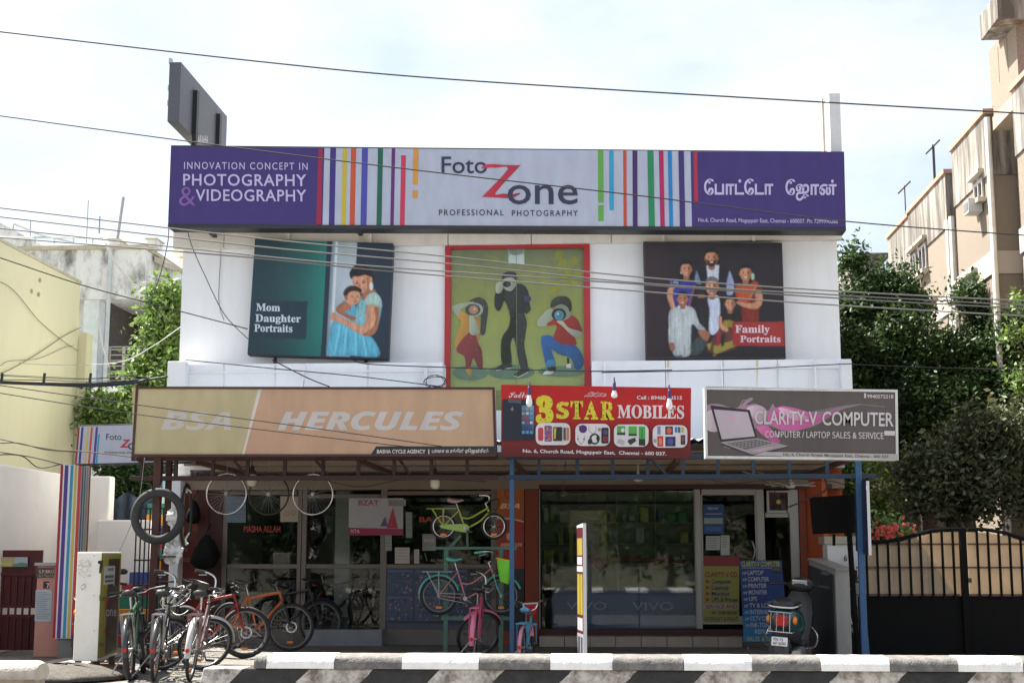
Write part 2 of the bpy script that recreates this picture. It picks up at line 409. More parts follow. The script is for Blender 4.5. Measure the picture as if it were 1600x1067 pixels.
def sag(a, b, d, n=24):
    a, b = Vector(a), Vector(b)
    return [a.lerp(b, i / n) - Vector((0, 0, 4 * d * (i / n) * (1 - i / n))) for i in range(n + 1)]
def smooth_path(pts, k=6):
    pts = [Vector(p) for p in pts]; out = []; n = len(pts)
    for i in range(n - 1):
        p0, p1, p2, p3 = pts[max(i - 1, 0)], pts[i], pts[i + 1], pts[min(i + 2, n - 1)]
        for j in range(k):
            t = j / k
            out.append(.5 * (2 * p1 + (p2 - p0) * t + (2 * p0 - 5 * p1 + 4 * p2 - p3) * t * t + (3 * p1 - p0 - 3 * p2 + p3) * t ** 3))
    return out + [pts[-1]]
# ================================================================== THE SETTING
m_asph = M('asphalt', (.19, .18, .165), .85, var=.25, scale=3, bump=.4, bscale=90)
m_earth = M('dusty_earth', (.30, .265, .215), .95, var=.25, scale=.8, bump=.3)
m_conc = M('forecourt_concrete', (.16, .148, .132), .85, var=.22, scale=1.7, bump=.35, bscale=30, streak=.5, sscale=(1, 1, 1), dirt=(.10, .09, .08))
struct('ground', MB().box(-400, 400, -60, 500, -.6, -.17), m_earth)
struct('road', MB().box(-120, 120, -34, -11.4, -.166, -.15), m_asph)
YF = -10.7
struct('forecourt', MB().box(-40, 40, YF, 45, -.15, 0), m_conc)
struct('forecourt_kerb', MB().box(-40, 40, YF - .16, YF - .003, -.15, .012), M('kerb_stone', (.3, .29, .27), .9, bump=.4))
# drive ramp of the neighbouring house, slightly proud
p = [G(0, 1045), G(118, 1012), G(190, 1012), G(60, 1062), G(0, 1066)]
m_ramp = M('ramp_concrete', (.34, .32, .29), .9, var=.2, scale=4, bump=.3)
struct('drive_ramp', MB().box(XY(-60, -6.5, 1000), XY(150, -4, 1000), -6.9, -2.3, .0, .022), m_ramp)

# ================================================================== ROAD BARRIER
YBF = -11.2
def stripe_mat():
    m = bpy.data.materials.new('striped_barrier_paint'); m.use_nodes = True
    N = m.node_tree.nodes; L = m.node_tree.links; b = N['Principled BSDF']; b.inputs['Roughness'].default_value = .85
    tc = N.new('ShaderNodeTexCoord'); sp = N.new('ShaderNodeSeparateXYZ'); L.new(tc.outputs['Object'], sp.inputs[0])
    nz = N.new('ShaderNodeTexNoise'); nz.inputs['Scale'].default_value = 14; nz.inputs['Detail'].default_value = 6; L.new(tc.outputs['Object'], nz.inputs[0])
    def mth(op, a, bb):
        n = N.new('ShaderNodeMath'); n.operation = op
        for i, q in ((0, a), (1, bb)):
            if isinstance(q, (int, float)): n.inputs[i].default_value = q
            elif q is not None: L.new(q, n.inputs[i])
        return n.outputs[0]
    s = mth('SUBTRACT', sp.outputs[0], sp.outputs[2])
    s = mth('ADD', s, mth('MULTIPLY', mth('SUBTRACT', nz.outputs[0], .5), .03))
    x0 = W(904, 1036, Y=YBF); per = (XY(1068, YBF, 1036) - XY(860, YBF, 1036))
    s = mth('FRACT', mth('DIVIDE', mth('SUBTRACT', s, x0.x - x0.z - 20 * per), per), None)
    wh = mth('LESS_THAN', s, .49)
    n2 = N.new('ShaderNodeTexNoise'); n2.inputs['Scale'].default_value = 9; n2.inputs['Detail'].default_value = 12; n2.inputs['Roughness'].default_value = .72; L.new(tc.outputs['Object'], n2.inputs[0])
    r2 = N.new('ShaderNodeValToRGB'); e = r2.color_ramp.elements; e[0].position = .42; e[1].position = .62; e[0].color = (.56, .53, .49, 1); e[1].color = (.17, .14, .12, 1)
    L.new(n2.outputs[0], r2.inputs[0])
    r3 = N.new('ShaderNodeValToRGB'); e = r3.color_ramp.elements; e[0].position = .35; e[1].position = .75; e[0].color = (.022, .022, .024, 1); e[1].color = (.055, .052, .05, 1)
    L.new(n2.outputs[0], r3.inputs[0])
    mx = N.new('ShaderNodeMixRGB'); L.new(wh, mx.inputs[0]); L.new(r3.outputs[0], mx.inputs[1]); L.new(r2.outputs[0], mx.inputs[2]); L.new(mx.outputs[0], b.inputs['Base Color'])
    bp = N.new('ShaderNodeBump'); bp.inputs['Strength'].default_value = .5; bp.inputs['Distance'].default_value = .02; L.new(n2.outputs[0], bp.inputs['Height']); L.new(bp.outputs[0], b.inputs['Normal'])
    return m
xs0, xs1 = XY(330, YBF, 1040), XY(1800, YBF, 1040)
zt = ZY(1046, YBF); zt2 = ZY(1038, YBF)
bar_t = Thing('road_barrier', 'long low concrete road barrier with black and white diagonal stripes and coping', 'barrier', (0, 0, 0))
mb = MB(); xc = XY(397, YBF, 1040); xl = XY(318, YBF, 1040); xb = XY(300, YBF, 1070)
mb.hexa([(xb - .08, YBF, -.15), (xs1, YBF, -.15), (xs1, YBF + .24, -.15), (xb - .08, YBF + .24, -.15), (xl, YBF, zt), (xs1, YBF, zt), (xs1, YBF + .24, zt), (xl, YBF + .24, zt)])
bar_t.part('barrier_wall', mb, stripe_mat(), bevel=.012)
bar_t.part('rear_face', MB().box(xc, xs1, YBF + .241, YBF + .262, -.149, zt - .004), M('plain_concrete', (.16, .15, .135), .9, bump=.4, streak=.5))
bounds = [397, 415, 522, 628, 748, 860, 957, 1068, 1175, 1283, 1390, 1497, 1598, 1710, 1800]
m_wp = M('coping_white_paint', (.86, .84, .80), .75, var=.1, scale=12, bump=.35, streak=.5, sscale=(9, 9, 9), spos=.58, dirt=(.35, .31, .27))
m_kp = M('coping_black_paint', (.13, .125, .12), .8, var=.3, scale=12, bump=.35, streak=.6, sscale=(6, 6, 6), spos=.45, dirt=(.28, .25, .21))
ztop = ZY(1022, YBF + .26)
for i in range(len(bounds) - 1):
    a, b = XY(bounds[i], YBF - .03, 1035), XY(bounds[i + 1], YBF - .03, 1035)
    h = ztop - zt - .002; y0 = YBF - .035; d = .31; ch = .045
    prof = [(y0, 0), (y0, h - ch * 1.2), (y0 + ch * .35, h - ch * .4), (y0 + ch, h), (y0 + d - ch, h + .008), (y0 + d, h - ch), (y0 + d, 0)]
    g = .004 if i % 3 == 1 else .0
    rj = random.Random(i); ns = 9; sc_l = []
    for k in range(ns + 1):
        x = a + g + (b - .001 - a - g) * k / ns; chip = .012 if rj.random() < .18 else .0
        sc_l.append([(x, y + (rj.uniform(-.0015, .0015) if z > 0 else 0) + (chip if j == 1 else 0), zt + .002 + z + (rj.uniform(-.0015, .001) - chip * .8 * (j in (1, 2)) if z > 0 else 0)) for j, (y, z) in enumerate(prof)])
    q = MB().loft(sc_l)
    bar_t.part('coping_block', q, m_wp if i % 2 == 1 else m_kp, smooth='auto')
# the stub of another barrier beyond the gap
YS = -11.6
t = Thing('barrier_stub', 'weathered beige barrier end without stripes across the drive gap from the striped barrier', 'barrier', (XY(0, YS, 1040), YS, -.15))
zc = ZY(1037, YS); xe = XY(57, YS, 1050)
t.part('barrier_wall', MB().box(XY(-300, YS), xe - .03, YS, YS + .25, -.15, zc - .06), M('bare_barrier_concrete', (.3, .27, .23), .9, bump=.5, streak=.6))
secs = []
for x, k in ((XY(-300, YS), 1), (xe - .04, 1), (xe, .8)):
    secs.append([(x, YS + .12 - .17 * math.cos(a) * k, zc - .10 + (.10 * math.sin(a) if math.sin(a) > 0 else .05 * math.sin(a)) * k) for a in [2 * math.pi * i / 16 for i in range(16)]])
t.part('coping_block', MB().loft(secs), M('bare_coping', (.5, .45, .38), .9, var=.2, bump=.5, streak=.4), smooth='auto')

# ================================================================== SHOP BUILDING
m_white = M('white_wall_paint', (.80, .81, .83), .8, var=.04, scale=2, bump=.08, bscale=40, streak=.13, sscale=(2, 2, .18), spos=.5, dirt=(.42, .42, .43))
m_cream = M('cream_panel', (.66, .62, .56), .7, var=.06, streak=.25, dirt=(.35, .32, .28))
m_alu = M('aluminium_frame', (.17, .148, .128), .45, metal=.35, var=.12)
m_alul = M('pale_aluminium', (.36, .345, .325), .4, metal=.3, var=.08)
m_red = M('red_oxide_paint', (.055, .016, .013), .6, var=.2, scale=9)
m_brick = M('brick_red_wall', (.24, .055, .026), .75, var=.12, streak=.3, dirt=(.12, .04, .03))
m_orange = M('orange_wall', (.50, .11, .04), .8, var=.1, streak=.25, dirt=(.25, .07, .04))
m_black = M('black_paint', (.018, .018, .02), .5, var=.2)
m_blue = M('blue_steel_paint', (.018, .08, .19), .45, var=.18, scale=12, streak=.2, dirt=(.05, .05, .05))
m_soff = M('soffit_board', (.27, .215, .165), .8, var=.12, streak=.35, sscale=(1, 1, 1), dirt=(.15, .11, .08))
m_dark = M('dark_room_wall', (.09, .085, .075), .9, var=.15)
m_tile = M('plinth_tile', (.38, .32, .27), .5, var=.1, streak=.3, dirt=(.2, .16, .13))
B = Thing('shop_building', 'two storey white building with shops below and a photo studio above', 'building', (0, 4, 0))
xa, xz = XY(283, 0, 480), XY(1311, 0, 480)
zr = ZY(362, 0); zcan = 2.72
# front wall in pieces round the window
wx0, wx1, wz0, wz1 = XY(700, 0, 450), XY(916, 0, 450), ZY(640, 0), ZY(383, 0)
q = MB().box(xa, wx0, 0, .25, zcan, zr); B.part('upper_wall', q, m_white)
q = MB().box(wx1, xz, 0, .25, zcan, zr); B.part('upper_wall', q, m_white)
B.part('upper_wall', MB().box(wx0 + .001, wx1 - .001, .002, .25, wz1, zr), m_white)
B.part('upper_wall', MB().box(wx0 + .001, wx1 - .001, .002, .25, zcan, wz0), m_white)
B.part('rear_wall', MB().box(xa, xz, .252, 9, zcan + .3, zr), m_white)
B.part('roof_slab', MB().box(XY(270, -.3, 370), XY(1322, -.3, 370), -.12, 9.1, zr + .002, zr + .2), m_cream)
# cream cornice boards under the roof sign
zc0, zc1 = ZY(379, -.14), ZY(352, -.14)
edges = [270, 350, 450, 578, 700, 830, 955, 1036, 1178, 1316]
for a, b in zip(edges, edges[1:]):
    B.part('cornice_panel', MB().box(XY(a, -.14, 370) + .006, XY(b, -.14, 370) - .006, -.14, -.004, zc0, zc1), m_cream, bevel=.004)
for a in (450, 578, 1036, 1178):
    B.part('cornice_bracket', MB().box(XY(a, -.2, 370) - .025, XY(a, -.2, 370) + .025, -.2, -.145, zc0 - .02, zc1 + .03), m_cream)
# projecting white band (sun shade) over the canopy
ze0, ze1 = 2.8, ZY(564, -.55)
lx = [264, 350, 475, 575, 665, 692, None, 924, 945, 1040, 1130, 1215, 1275, 1331]
for a, b in zip(lx, lx[1:]):
    if a is None or b is None: continue
    B.part('band_panel', MB().box(XY(a, -.55, 580) + .004, XY(b, -.55, 580) - .004, -.55, -.05 if a == 264 else -.003, ze0, ze1), m_white, bevel=.004)
zj = ZY(577, -.56)
for a, b in ((290, 692), (924, 1318)): B.part('band_rail', MB().box(XY(a, -.57, 577), XY(b, -.57, 577), -.575, -.553, zj - .015, zj + .015), m_white)
B.part('band_end_box', MB().box(XY(262, -.7, 580), XY(290, -.7, 580), -.72, -.552, ze0, ZY(559, -.7)), m_white, bevel=.01)
B.part('band_end_box', MB().box(XY(1314, -.7, 580), XY(1331, -.7, 580), -.72, -.552, ze0, ZY(567, -.7)), m_white, bevel=.01)
for a, s in ((293, .13), (475, .10), (664, 0.02), (666, .0), (945, .02), (1128, .0), (1274, 0), (1318, -.12)):
    x = XY(a, -.62, 585)
    B.part('sign_strut', MB().tube((x, -.6, ze1 - .03), (x - s * .8, -.72, 3.2), .022, 4), m_white)
# rain and rust stains on the white band and wall
p = Print(W(800, 590, Y=-.551), base=.0012)
for px, y0, y1, c_, w0 in ((1044, 563, 604, (.62, .52, .26), 1.6), (1183, 563, 606, (.62, .52, .26), 1.8), (430, 570, 603, (.62, .60, .56), 2), (575, 567, 603, (.60, .60, .58), 2.2), (350, 567, 603, (.6, .6, .58), 1.5), (1215, 568, 604, (.6, .59, .56), 2)):
    p.poly([(px - w0 * .6, y1), (px + w0 * .5, y1), (px + w0, y0), (px - w0, y0)], None, cols=[(.76, .76, .74), (.76, .76, .74), c_, c_])
p.build('stain', B.o, B.loc)
# big mural window with red frame
m_rf = M('red_window_frame', (.40, .025, .03), .5, var=.1)
wt = B
f = MB().box(XY(695, -.06, 450), XY(704, -.06, 450), -.06, .004, wz0, ZY(378, -.06)); B.part('window_frame', f, m_rf)
f = MB().box(XY(912, -.06, 450), XY(922, -.06, 450), -.06, .004, wz0, ZY(378, -.06)); B.part('window_frame', f, m_rf)
f = MB().box(XY(704, -.06, 450) + .001, XY(912, -.06, 450) - .001, -.058, .02, ZY(386, -.06), ZY(378, -.06) - .001); B.part('window_frame', f, m_rf)
wpan = B.part('window_board', MB().box(wx0 + .002, wx1 - .002, .02, .06, wz0, wz1 - .002), M('mural_back', A(140, 145, 85)))
B.part('window_pane', MB().box(XY(704, -.01, 450), XY(808, -.01, 450), -.012, -.006, wz0, ZY(386, -.01)), GLASS2)
B.part('window_pane', MB().box(XY(809, -.01, 450), XY(912, -.01, 450), -.012, -.006, wz0, ZY(386, -.01)), GLASS2)

# ---- ground floor shell
zf = .15; zl = ZY(764, 0)
B.part('plinth', MB().box(xa, xz, -.02, 5, .001, zf), M('shop_floor_tile', (.16, .15, .135), .5, var=.1))
for a, b in zip(range(842, 1160, 40), range(882, 1200, 40)):
    B.part('plinth_tile', MB().box(XY(a, -.36, 995) + .004, XY(min(b, 1160), -.36, 995) - .004, -.36, -.022, .002, zf + .004), m_tile, bevel=.004)
B.part('door_step', MB().box(XY(478, -.3, 990), XY(597, -.3, 990), -.34, -.022, .002, .24), M('blue_grey_step', (.24, .26, .29), .6))
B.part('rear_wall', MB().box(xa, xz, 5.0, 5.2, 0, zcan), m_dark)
B.part('side_wall', MB().box(xa - .001, xa + .25, -.02, 4.99, .002, zcan), m_white)
B.part('side_wall', MB().box(xz - .25, xz + .001, .3, 4.99, .002, zcan), m_orange)
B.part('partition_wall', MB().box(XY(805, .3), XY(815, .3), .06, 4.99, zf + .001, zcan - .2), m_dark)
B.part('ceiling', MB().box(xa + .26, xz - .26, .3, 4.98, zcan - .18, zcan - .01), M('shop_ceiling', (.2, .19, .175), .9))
B.part('lintel', MB().box(XY(262, -.02), XY(1322, -.02), -.10, .28, zl, ZY(742, -.1)), m_soff)
B.part('lintel_band', MB().box(XY(842, -.12, 762), XY(1300, -.12, 762), -.125, -.103, ZY(764, -.12), ZY(757, -.12)), m_red)

# ---- shop front one: bicycle shop
def bar(t, name, x0, y0, x1, y1, mat, Y=0, d=.06, parent=None):
    a, b = W(x0, y0, Y=Y), W(x1, y1, Y=Y)
    xm0, xm1 = W(x0, (y0 + y1) / 2, Y=Y).x, W(x1, (y0 + y1) / 2, Y=Y).x
    return t.part(name, MB().box(xm0, xm1, Y, Y + d, a.z, b.z), mat, parent=parent, bevel=.004)
sf = B.part('shop_front', MB().box(XY(346, 0, 870), XY(776, 0, 870), -.01, .07, zf + .001, ZY(984, 0)), m_alu)
for a, b in ((346, 354), (464, 470), (471, 478), (594, 604), (767, 776)):
    bar(B, 'mullion', a, 748, b, 984, m_alu, parent=sf)
for a, b, y0, y1 in ((354, 464, 767, 773), (478, 594, 772, 778), (604, 767, 767, 773), (354, 464, 881, 888), (478, 594, 881, 888), (604, 767, 881, 888)):
    bar(B, 'transom', a, y0, b, y1, m_alu, Y=.004, parent=sf)
for a, b in ((354, 464), (478, 594), (604, 767)):
    for y0, y1 in ((748, 767), (778, 881), (888, 984)):
        if a == 604 and y0 == 888: continue
        bar(B, 'pane', a, y0, b, y1, GLASS, Y=.03, d=.006, parent=sf)
kick = bar(B, 'kick_panel', 604, 888, 767, 984, M('poster_backing', (.10, .11, .14)), Y=.02, d=.02, parent=sf)
# ---- shop front two: mobile and computer shop
sf2 = B.part('shop_front', MB().box(XY(842, 0, 870), XY(1250, 0, 870), -.01, .07, zf + .001, ZY(982, 0)), m_red)
for a, b in ((842, 844), (1086, 1089)): bar(B, 'mullion', a, 764, b, 982, m_alul, parent=sf2)
for a, b in ((844, 997), (998, 1086)): bar(B, 'pane', a, 764, b, 982, GLASS, Y=.02, d=.008, parent=sf2)
for a, b in ((1088, 1096), (1184, 1196), (1236, 1250)): bar(B, 'door_post', a, 764, b, 982, m_alul, Y=-.03, d=.1, parent=sf2)
bar(B, 'transom', 1096, 764, 1184, 773, m_alul, Y=-.02, parent=sf2)
door = bar(B, 'glass_door', 1096, 773, 1184, 962, GLASS, Y=.0, d=.008)
bar(B, 'door_kick_rail', 1096, 962, 1184, 975, m_alul, Y=-.01, d=.04, parent=door)
bar(B, 'door_stile', 1096, 773, 1099, 962, m_alul, Y=-.01, d=.04, parent=door)
bar(B, 'door_stile', 1181, 773, 1184, 962, m_alul, Y=-.01, d=.04, parent=door)
hx = W(1176, 860, Y=-.05); B.part('door_handle', MB().path(smooth_path([hx + Vector((0, .05, .14)), hx + Vector((0.0, -.02, .12)), hx + Vector((.03, -.03, 0)), hx + Vector((0, -.02, -.12)), hx + Vector((0, .05, -.14))], 5), .012, 6), m_alul, parent=door, smooth=True)
bar(B, 'transom', 1196, 800, 1236, 808, m_alul, Y=-.02, parent=sf2)
bar(B, 'pane', 1196, 808, 1236, 982, GLASS, Y=.02, d=.008, parent=sf2)
# exhaust fan let into the transom light
ex = B.part('exhaust_fan', MB().box(XY(1199, -.05, 783), XY(1234, -.05, 783), -.02, .04, ZY(800, -.02), ZY(768, -.02)), M('fan_board', (.10, .045, .03), .7))
c = W(1216, 784, Y=-.06)
for (x0, y0, x1, y1) in ((1198, 766, 1202, 801), (1231, 766, 1235, 801), (1202, 766, 1231, 769), (1202, 797, 1231, 801)):
    bar(B, 'fan_frame', x0, y0, x1, y1, m_alul, Y=-.07, d=.05, parent=ex)
B.part('fan_hub', MB().lathe([(.001, -.03), (.035, -.03), (.04, 0), (.04, .02)], 14, c, 'y'), M('fan_brass', (.4, .25, .08), .4, metal=.7), parent=ex)
for k in range(4):
    a = R(45 + 90 * k); d = Vector((math.cos(a), 0, math.sin(a))); s = Vector((-d.z, 0, d.x))
    B.part('fan_blade', MB().hexa([c + d * .03 - s * .02, c + d * .03 + s * .02, c + d * .13 + s * .05 + Vector((0, .03, 0)), c + d * .13 - s * .05, *[v + Vector((0, .004, 0)) for v in (c + d * .03 - s * .02, c + d * .03 + s * .02, c + d * .13 + s * .05 + Vector((0, .03, 0)), c + d * .13 - s * .05)]]), m_black, parent=ex)
# pillars between and beside the shops
B.part('pillar', MB().box(XY(820, -.1, 870), XY(841, -.1, 870), -.10, .25, .002, ZY(764, -.1)), m_brick, bevel=.01)
B.part('pillar', MB().box(XY(777, -.02, 870), XY(819, -.02, 870), -.03, .25, .002, ZY(750, 0)), m_brick)
B.part('pillar', MB().box(XY(1251, -.06, 870), XY(1262, -.06, 870), -.06, .25, .002, ZY(764, 0)), m_brick)
B.part('end_wall', MB().hexa([(XY(1262, 0), -.05, .002), (XY(1302, -1.2), -.35, .002), (XY(1302, -1.2) + .12, -.1, .002), (XY(1262, 0), .2, .002),
                              (XY(1262, 0), -.05, ZY(750, 0)), (XY(1302, -1.2), -.35, ZY(750, 0)), (XY(1302, -1.2) + .12, -.1, ZY(750, 0)), (XY(1262, 0), .2, ZY(750, 0))]), m_orange)
B.part('pillar', MB().box(XY(279, -.05, 870), XY(345, -.05, 870), -.04, .25, .002, ZY(750, 0)), m_red)
B.part('pillar', MB().box(XY(262, -.3, 870), XY(279, -.3, 870), -.32, .25, .002, ZY(742, -.3)), m_white, bevel=.01)

# ================================================================== CANOPY
YC = -4.45
zs_ = 2.66
cx0, cx1 = XY(236, YC, 740), XY(1352, YC, 740)
cn = Thing('canopy', 'steel canopy over the shop fronts with part red and part blue truss', 'canopy', (0, YC, 0))
m_sheet = M('corrugated_sheet', (.45, .52, .60), .5, metal=.3, var=.2, scale=3, streak=.5, sscale=(1, 1, 1), dirt=(.25, .2, .16))
# corrugated roof sheets, ridge to eaves
n = 9
for i in range(n):
    a = cx0 + (cx1 - cx0) * i / n; b = cx0 + (cx1 - cx0) * (i + 1) / n + .04
    s0, s1 = [], []
    k = 34
    for j in range(k + 1):
        x = a + (b - a) * j / k; dz = .018 * math.sin(j * math.pi / 2) + .006 * (i % 2)
        s0.append((x, -.553, 3.06 + dz)); s1.append((x, YC - .1, 2.80 + dz))
    cn.part('roof_sheet', MB().loft([s0, s1], cap=False, closed=False), m_sheet)
# soffit boards
nb = 7
for i in range(nb):
    a = cx0 + .05 + (cx1 - cx0 - .1) * i / nb; b = cx0 + .05 + (cx1 - cx0 - .1) * (i + 1) / nb
    cn.part('soffit_board', MB().box(a + .006, b - .006, YC + .12, -.128, zs_, zs_ + .012), m_soff)
ztr0 = ZY(745, YC); ztr1 = ZY(716, YC)
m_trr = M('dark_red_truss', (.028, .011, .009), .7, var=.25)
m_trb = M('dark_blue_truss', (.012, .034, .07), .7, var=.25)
def truss(x0, x1, mat, vs):
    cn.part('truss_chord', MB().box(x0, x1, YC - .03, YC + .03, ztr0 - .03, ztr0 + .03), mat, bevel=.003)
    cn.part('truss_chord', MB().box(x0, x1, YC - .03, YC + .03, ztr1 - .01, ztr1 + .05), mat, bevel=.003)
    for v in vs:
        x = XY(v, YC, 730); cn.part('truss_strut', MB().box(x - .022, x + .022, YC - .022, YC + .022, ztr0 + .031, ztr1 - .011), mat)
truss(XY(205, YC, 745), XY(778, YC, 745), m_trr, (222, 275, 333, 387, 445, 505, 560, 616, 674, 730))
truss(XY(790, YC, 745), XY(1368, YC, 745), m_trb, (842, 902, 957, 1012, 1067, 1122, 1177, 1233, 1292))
for a, b, mat in ((212, 243, m_trr), (362, 385, m_trr), (490, 512, m_trr), (622, 640, m_trr), (1012, 1040, m_trb)):
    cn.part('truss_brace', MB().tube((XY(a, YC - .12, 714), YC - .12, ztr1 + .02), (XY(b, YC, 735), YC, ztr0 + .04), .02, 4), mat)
for px, mat, w_ in ((243, m_red, .048), (800, m_blue, .029), (1345, m_blue, .038)):
    x = XY(px, YC, 850)
    cn.part('post', MB().box(x - w_, x + w_, YC - w_, YC + w_, .001, ztr1 + .06), mat, bevel=.006)
x = XY(256, YC, 850)
cn.part('post', MB().box(x - .035, x + .035, YC + .07, YC + .14, .001, ztr1 + .06), m_red, bevel=.006)
x = XY(1352, YC, 950); cn.part('post', MB().tube((x + .03, YC + .05, 0), (x - .02, YC + .05, 1.0), .022, 8), m_blue)
for yy in (-3.0, -1.6):
    cn.part('cross_beam', MB().box(cx0, cx1, yy - .03, yy + .03, zs_ - .065, zs_ - .002), m_soff)
for px in (300, 560, 800, 1060, 1330):
    x = XY(px, YC, 740); cn.part('rafter', MB().box(x - .03, x + .03, YC + .04, -.2, zs_ - .13, zs_ - .067), M('rafter_paint', (.12, .07, .05), .7))
# ================================================================== SIGNS
m_case = M('black_sign_case', (.022, .022, .026), .5, var=.2)
m_wframe = M('white_sign_frame', (.6, .6, .58), .55, var=.15, streak=.4, dirt=(.25, .23, .2))
PUR, WHT = A(62, 47, 112), A(172, 178, 196)
# ---- big roof sign
YR = -.75
t, p = sign('roof_sign', 'wide purple and white photo studio sign with colour stripes along the roof', [(267, 227), (1319, 237), (1322, 361), (262, 356)], YR, .34, m_case)
def ty(x): return 229.5 + (x - 267) * 9.5 / 1052       # top edge of the face
def by(x): return 350.5 + (x - 262) * 5 / 1060          # bottom edge
def lean(x, y): return x + (y - 290) * (-.032 if x < 500 else -.02 if x < 700 else .005 if x < 1000 else .02)
def vstripe(x0, x1, col, y0=None, y1=None):
    a0, a1 = y0 or ty(x0), y0 or ty(x1); b0, b1 = y1 or by(x0), y1 or by(x1)
    p.poly([(lean(x0, b0), b0), (lean(x1, b1), b1), (lean(x1, a1), a1), (lean(x0, a0), a0)], col)
p.poly([(263.5, 350.5), (1320.5, 355.5), (1317, 238.5), (268.5, 229.5)], WHT)
p.poly([(263.5, 350.5), (504, 351.5), (507, 231.7), (268.5, 229.5)], PUR)
p.poly([(1081, 354.3), (1320.5, 355.5), (1317, 238.5), (1079, 236.8)], PUR)
for a in ((496, 503, A(150, 35, 65)), (515, 524, A(60, 45, 120)), (534.5, 541.5, A(190, 170, 50)), (547.5, 555.5, A(190, 80, 50)), (564.5, 574, A(72, 72, 160)), (589.5, 597.5, A(25, 95, 75)), (611, 616.5, A(100, 35, 110)), (626, 633.5, A(190, 55, 85), 243),
          (645, 653, A(205, 145, 60), None, 289), (645, 653, A(205, 145, 60), 298, 310), (934.5, 943, A(95, 160, 70), None, 317), (934.5, 943, A(95, 160, 70), 321, 346), (952, 959, A(45, 150, 190), None, 329), (974, 979, A(185, 75, 50)),
          (988.5, 996, A(65, 40, 95)), (1012.5, 1022, A(35, 130, 85)), (1030.5, 1037.5, A(170, 30, 90)), (1044.5, 1050.5, A(25, 125, 190)), (1061, 1069.5, A(62, 47, 112)), (1084, 1090.5, A(165, 45, 75), None, 315)):
    vstripe(*a)
LT = A(190, 180, 220)
p.text('INNOVATION CONCEPT IN', 288, 481, 264.5, 11, LT, .004, spacing=1.25, y1=266)
p.text('PHOTOGRAPHY', 286.5, 479, 290, 18, LT, .012, spacing=1.1, y1=291)
p.text('VIDEOGRAPHY', 306, 479, 314, 18, LT, .012, spacing=1.08, y1=315)
p.text('&', 280, 306, 322, 30, A(125, 85, 160), -.004)
DK = A(52, 54, 74)
p.text('Foto', 690, 761, 271, 26, DK, .008)
p.blob([(752, 264), (757, 259), (768, 257), (790, 258.5), (810, 259), (811, 261), (774, 302), (786, 303), (800, 304), (813, 302), (805, 308), (792, 310), (775, 309), (755, 308), (755.5, 306), (794, 264.5), (775, 262.5), (762, 262.5)], A(175, 45, 65), 3)
p.text('one', 793, 903, 319, 44, DK, .006)
p.text('PROFESSIONAL', 686, 787, 337, 9, A(45, 45, 60), .004, spacing=1.3)
p.text('PHOTOGRAPHY', 800, 903, 338, 9, A(45, 45, 60), .004, spacing=1.3)
p.text('ேபாட்ேடா', 1100, 1208, 304, 17, LT, .03, ref='ப')
p.text('ேஜான்', 1227, 1307, 304.5, 17, LT, .03, ref='ப')
p.text('No.6, Church Road, Mogappair East, Chennai - 600037. Ph: 7299990286', 1091, 1309, 347, 6.2, A(185, 178, 210), .009, y1=349.5)
t.part('bottom_trim', MB().hexa([W(262, 356, Y=YR - .022), W(1322, 361, Y=YR - .022), W(1322, 361, Y=YR - .001), W(262, 356, Y=YR - .001), W(262, 351, Y=YR - .022), W(1322, 356, Y=YR - .022), W(1322, 356, Y=YR - .001), W(262, 351, Y=YR - .001)]), m_case)
p.build('print', t.o, t.loc)
for px in (330, 560, 800, 1040, 1270):
    x = XY(px, -.4, 340); t.part('bracket', MB().box(x - .03, x + .03, YR + .341, -.121, zr - .05, zr + .0), m_case)

# ---- mother and daughter poster sign
c4 = [(399, 373), (614, 380), (606, 562), (387, 555)]
t, p = sign('mother_poster_sign', 'square teal boxed poster of a mother holding her baby, lettered Mom Daughter Portraits', c4, -.28, .2, m_case, 'poster sign', cls=RPrint)
p.map = (370, 350, 3.954); p.start([(113, 92), (966, 120), (936, 832), (66, 803)])
def tealf(u, v):
    k = max(0, u) ** 2.2; a = Vector(A(38, 62, 72)); b = Vector(A(38, 128, 118)); c = a.lerp(b, k) * (1 - .25 * abs(v - .4)); return tuple(c)
def quadmap(c, n=9, f=None):
    if hasattr(p, 'rquad'): return p.rquad(c, f)
    return quadmap0(c, n, f)
def quadmap0(c, n=9, f=None):   # gradient over a skewed quad (tl,tr,br,bl)
    pts = []; cs = []
    for j in range(n + 1):
        for i in range(n + 1):
            u, v = i / n, j / n
            x = (c[0][0] * (1 - u) + c[1][0] * u) * (1 - v) + (c[3][0] * (1 - u) + c[2][0] * u) * v
            y = (c[0][1] * (1 - u) + c[1][1] * u) * (1 - v) + (c[3][1] * (1 - u) + c[2][1] * u) * v
            pts.append((x, y)); cs.append(f(u, v))
    fs = [(j * (n + 1) + i, (j + 1) * (n + 1) + i, (j + 1) * (n + 1) + i + 1, j * (n + 1) + i + 1) for j in range(n) for i in range(n)]
    p.raw([p.uv(*q) for q in pts], fs, cs)
quadmap([(113, 92), (578, 107), (538, 818), (66, 803)], f=tealf)
quadmap([(578, 107), (966, 120), (936, 832), (538, 818)], f=lambda u, v: A(38, 50, 68))
p.poly([(592, 108), (744, 114), (738, 330), (700, 820), (552, 815)], None, cols=[A(150, 165, 175), A(165, 180, 185), A(180, 190, 200), A(150, 165, 180), A(140, 155, 165)])
p.poly([(592, 108), (604, 108), (564, 815), (552, 815)], A(120, 140, 150)); p.poly([(612, 109), (626, 109), (590, 815), (574, 815)], A(205, 215, 222))
p.poly([(744, 114), (966, 120), (936, 832), (800, 826), (735, 300)], A(40, 52, 68))
p.poly([(98, 472), (438, 477), (428, 712), (90, 705)], A(34, 56, 68))
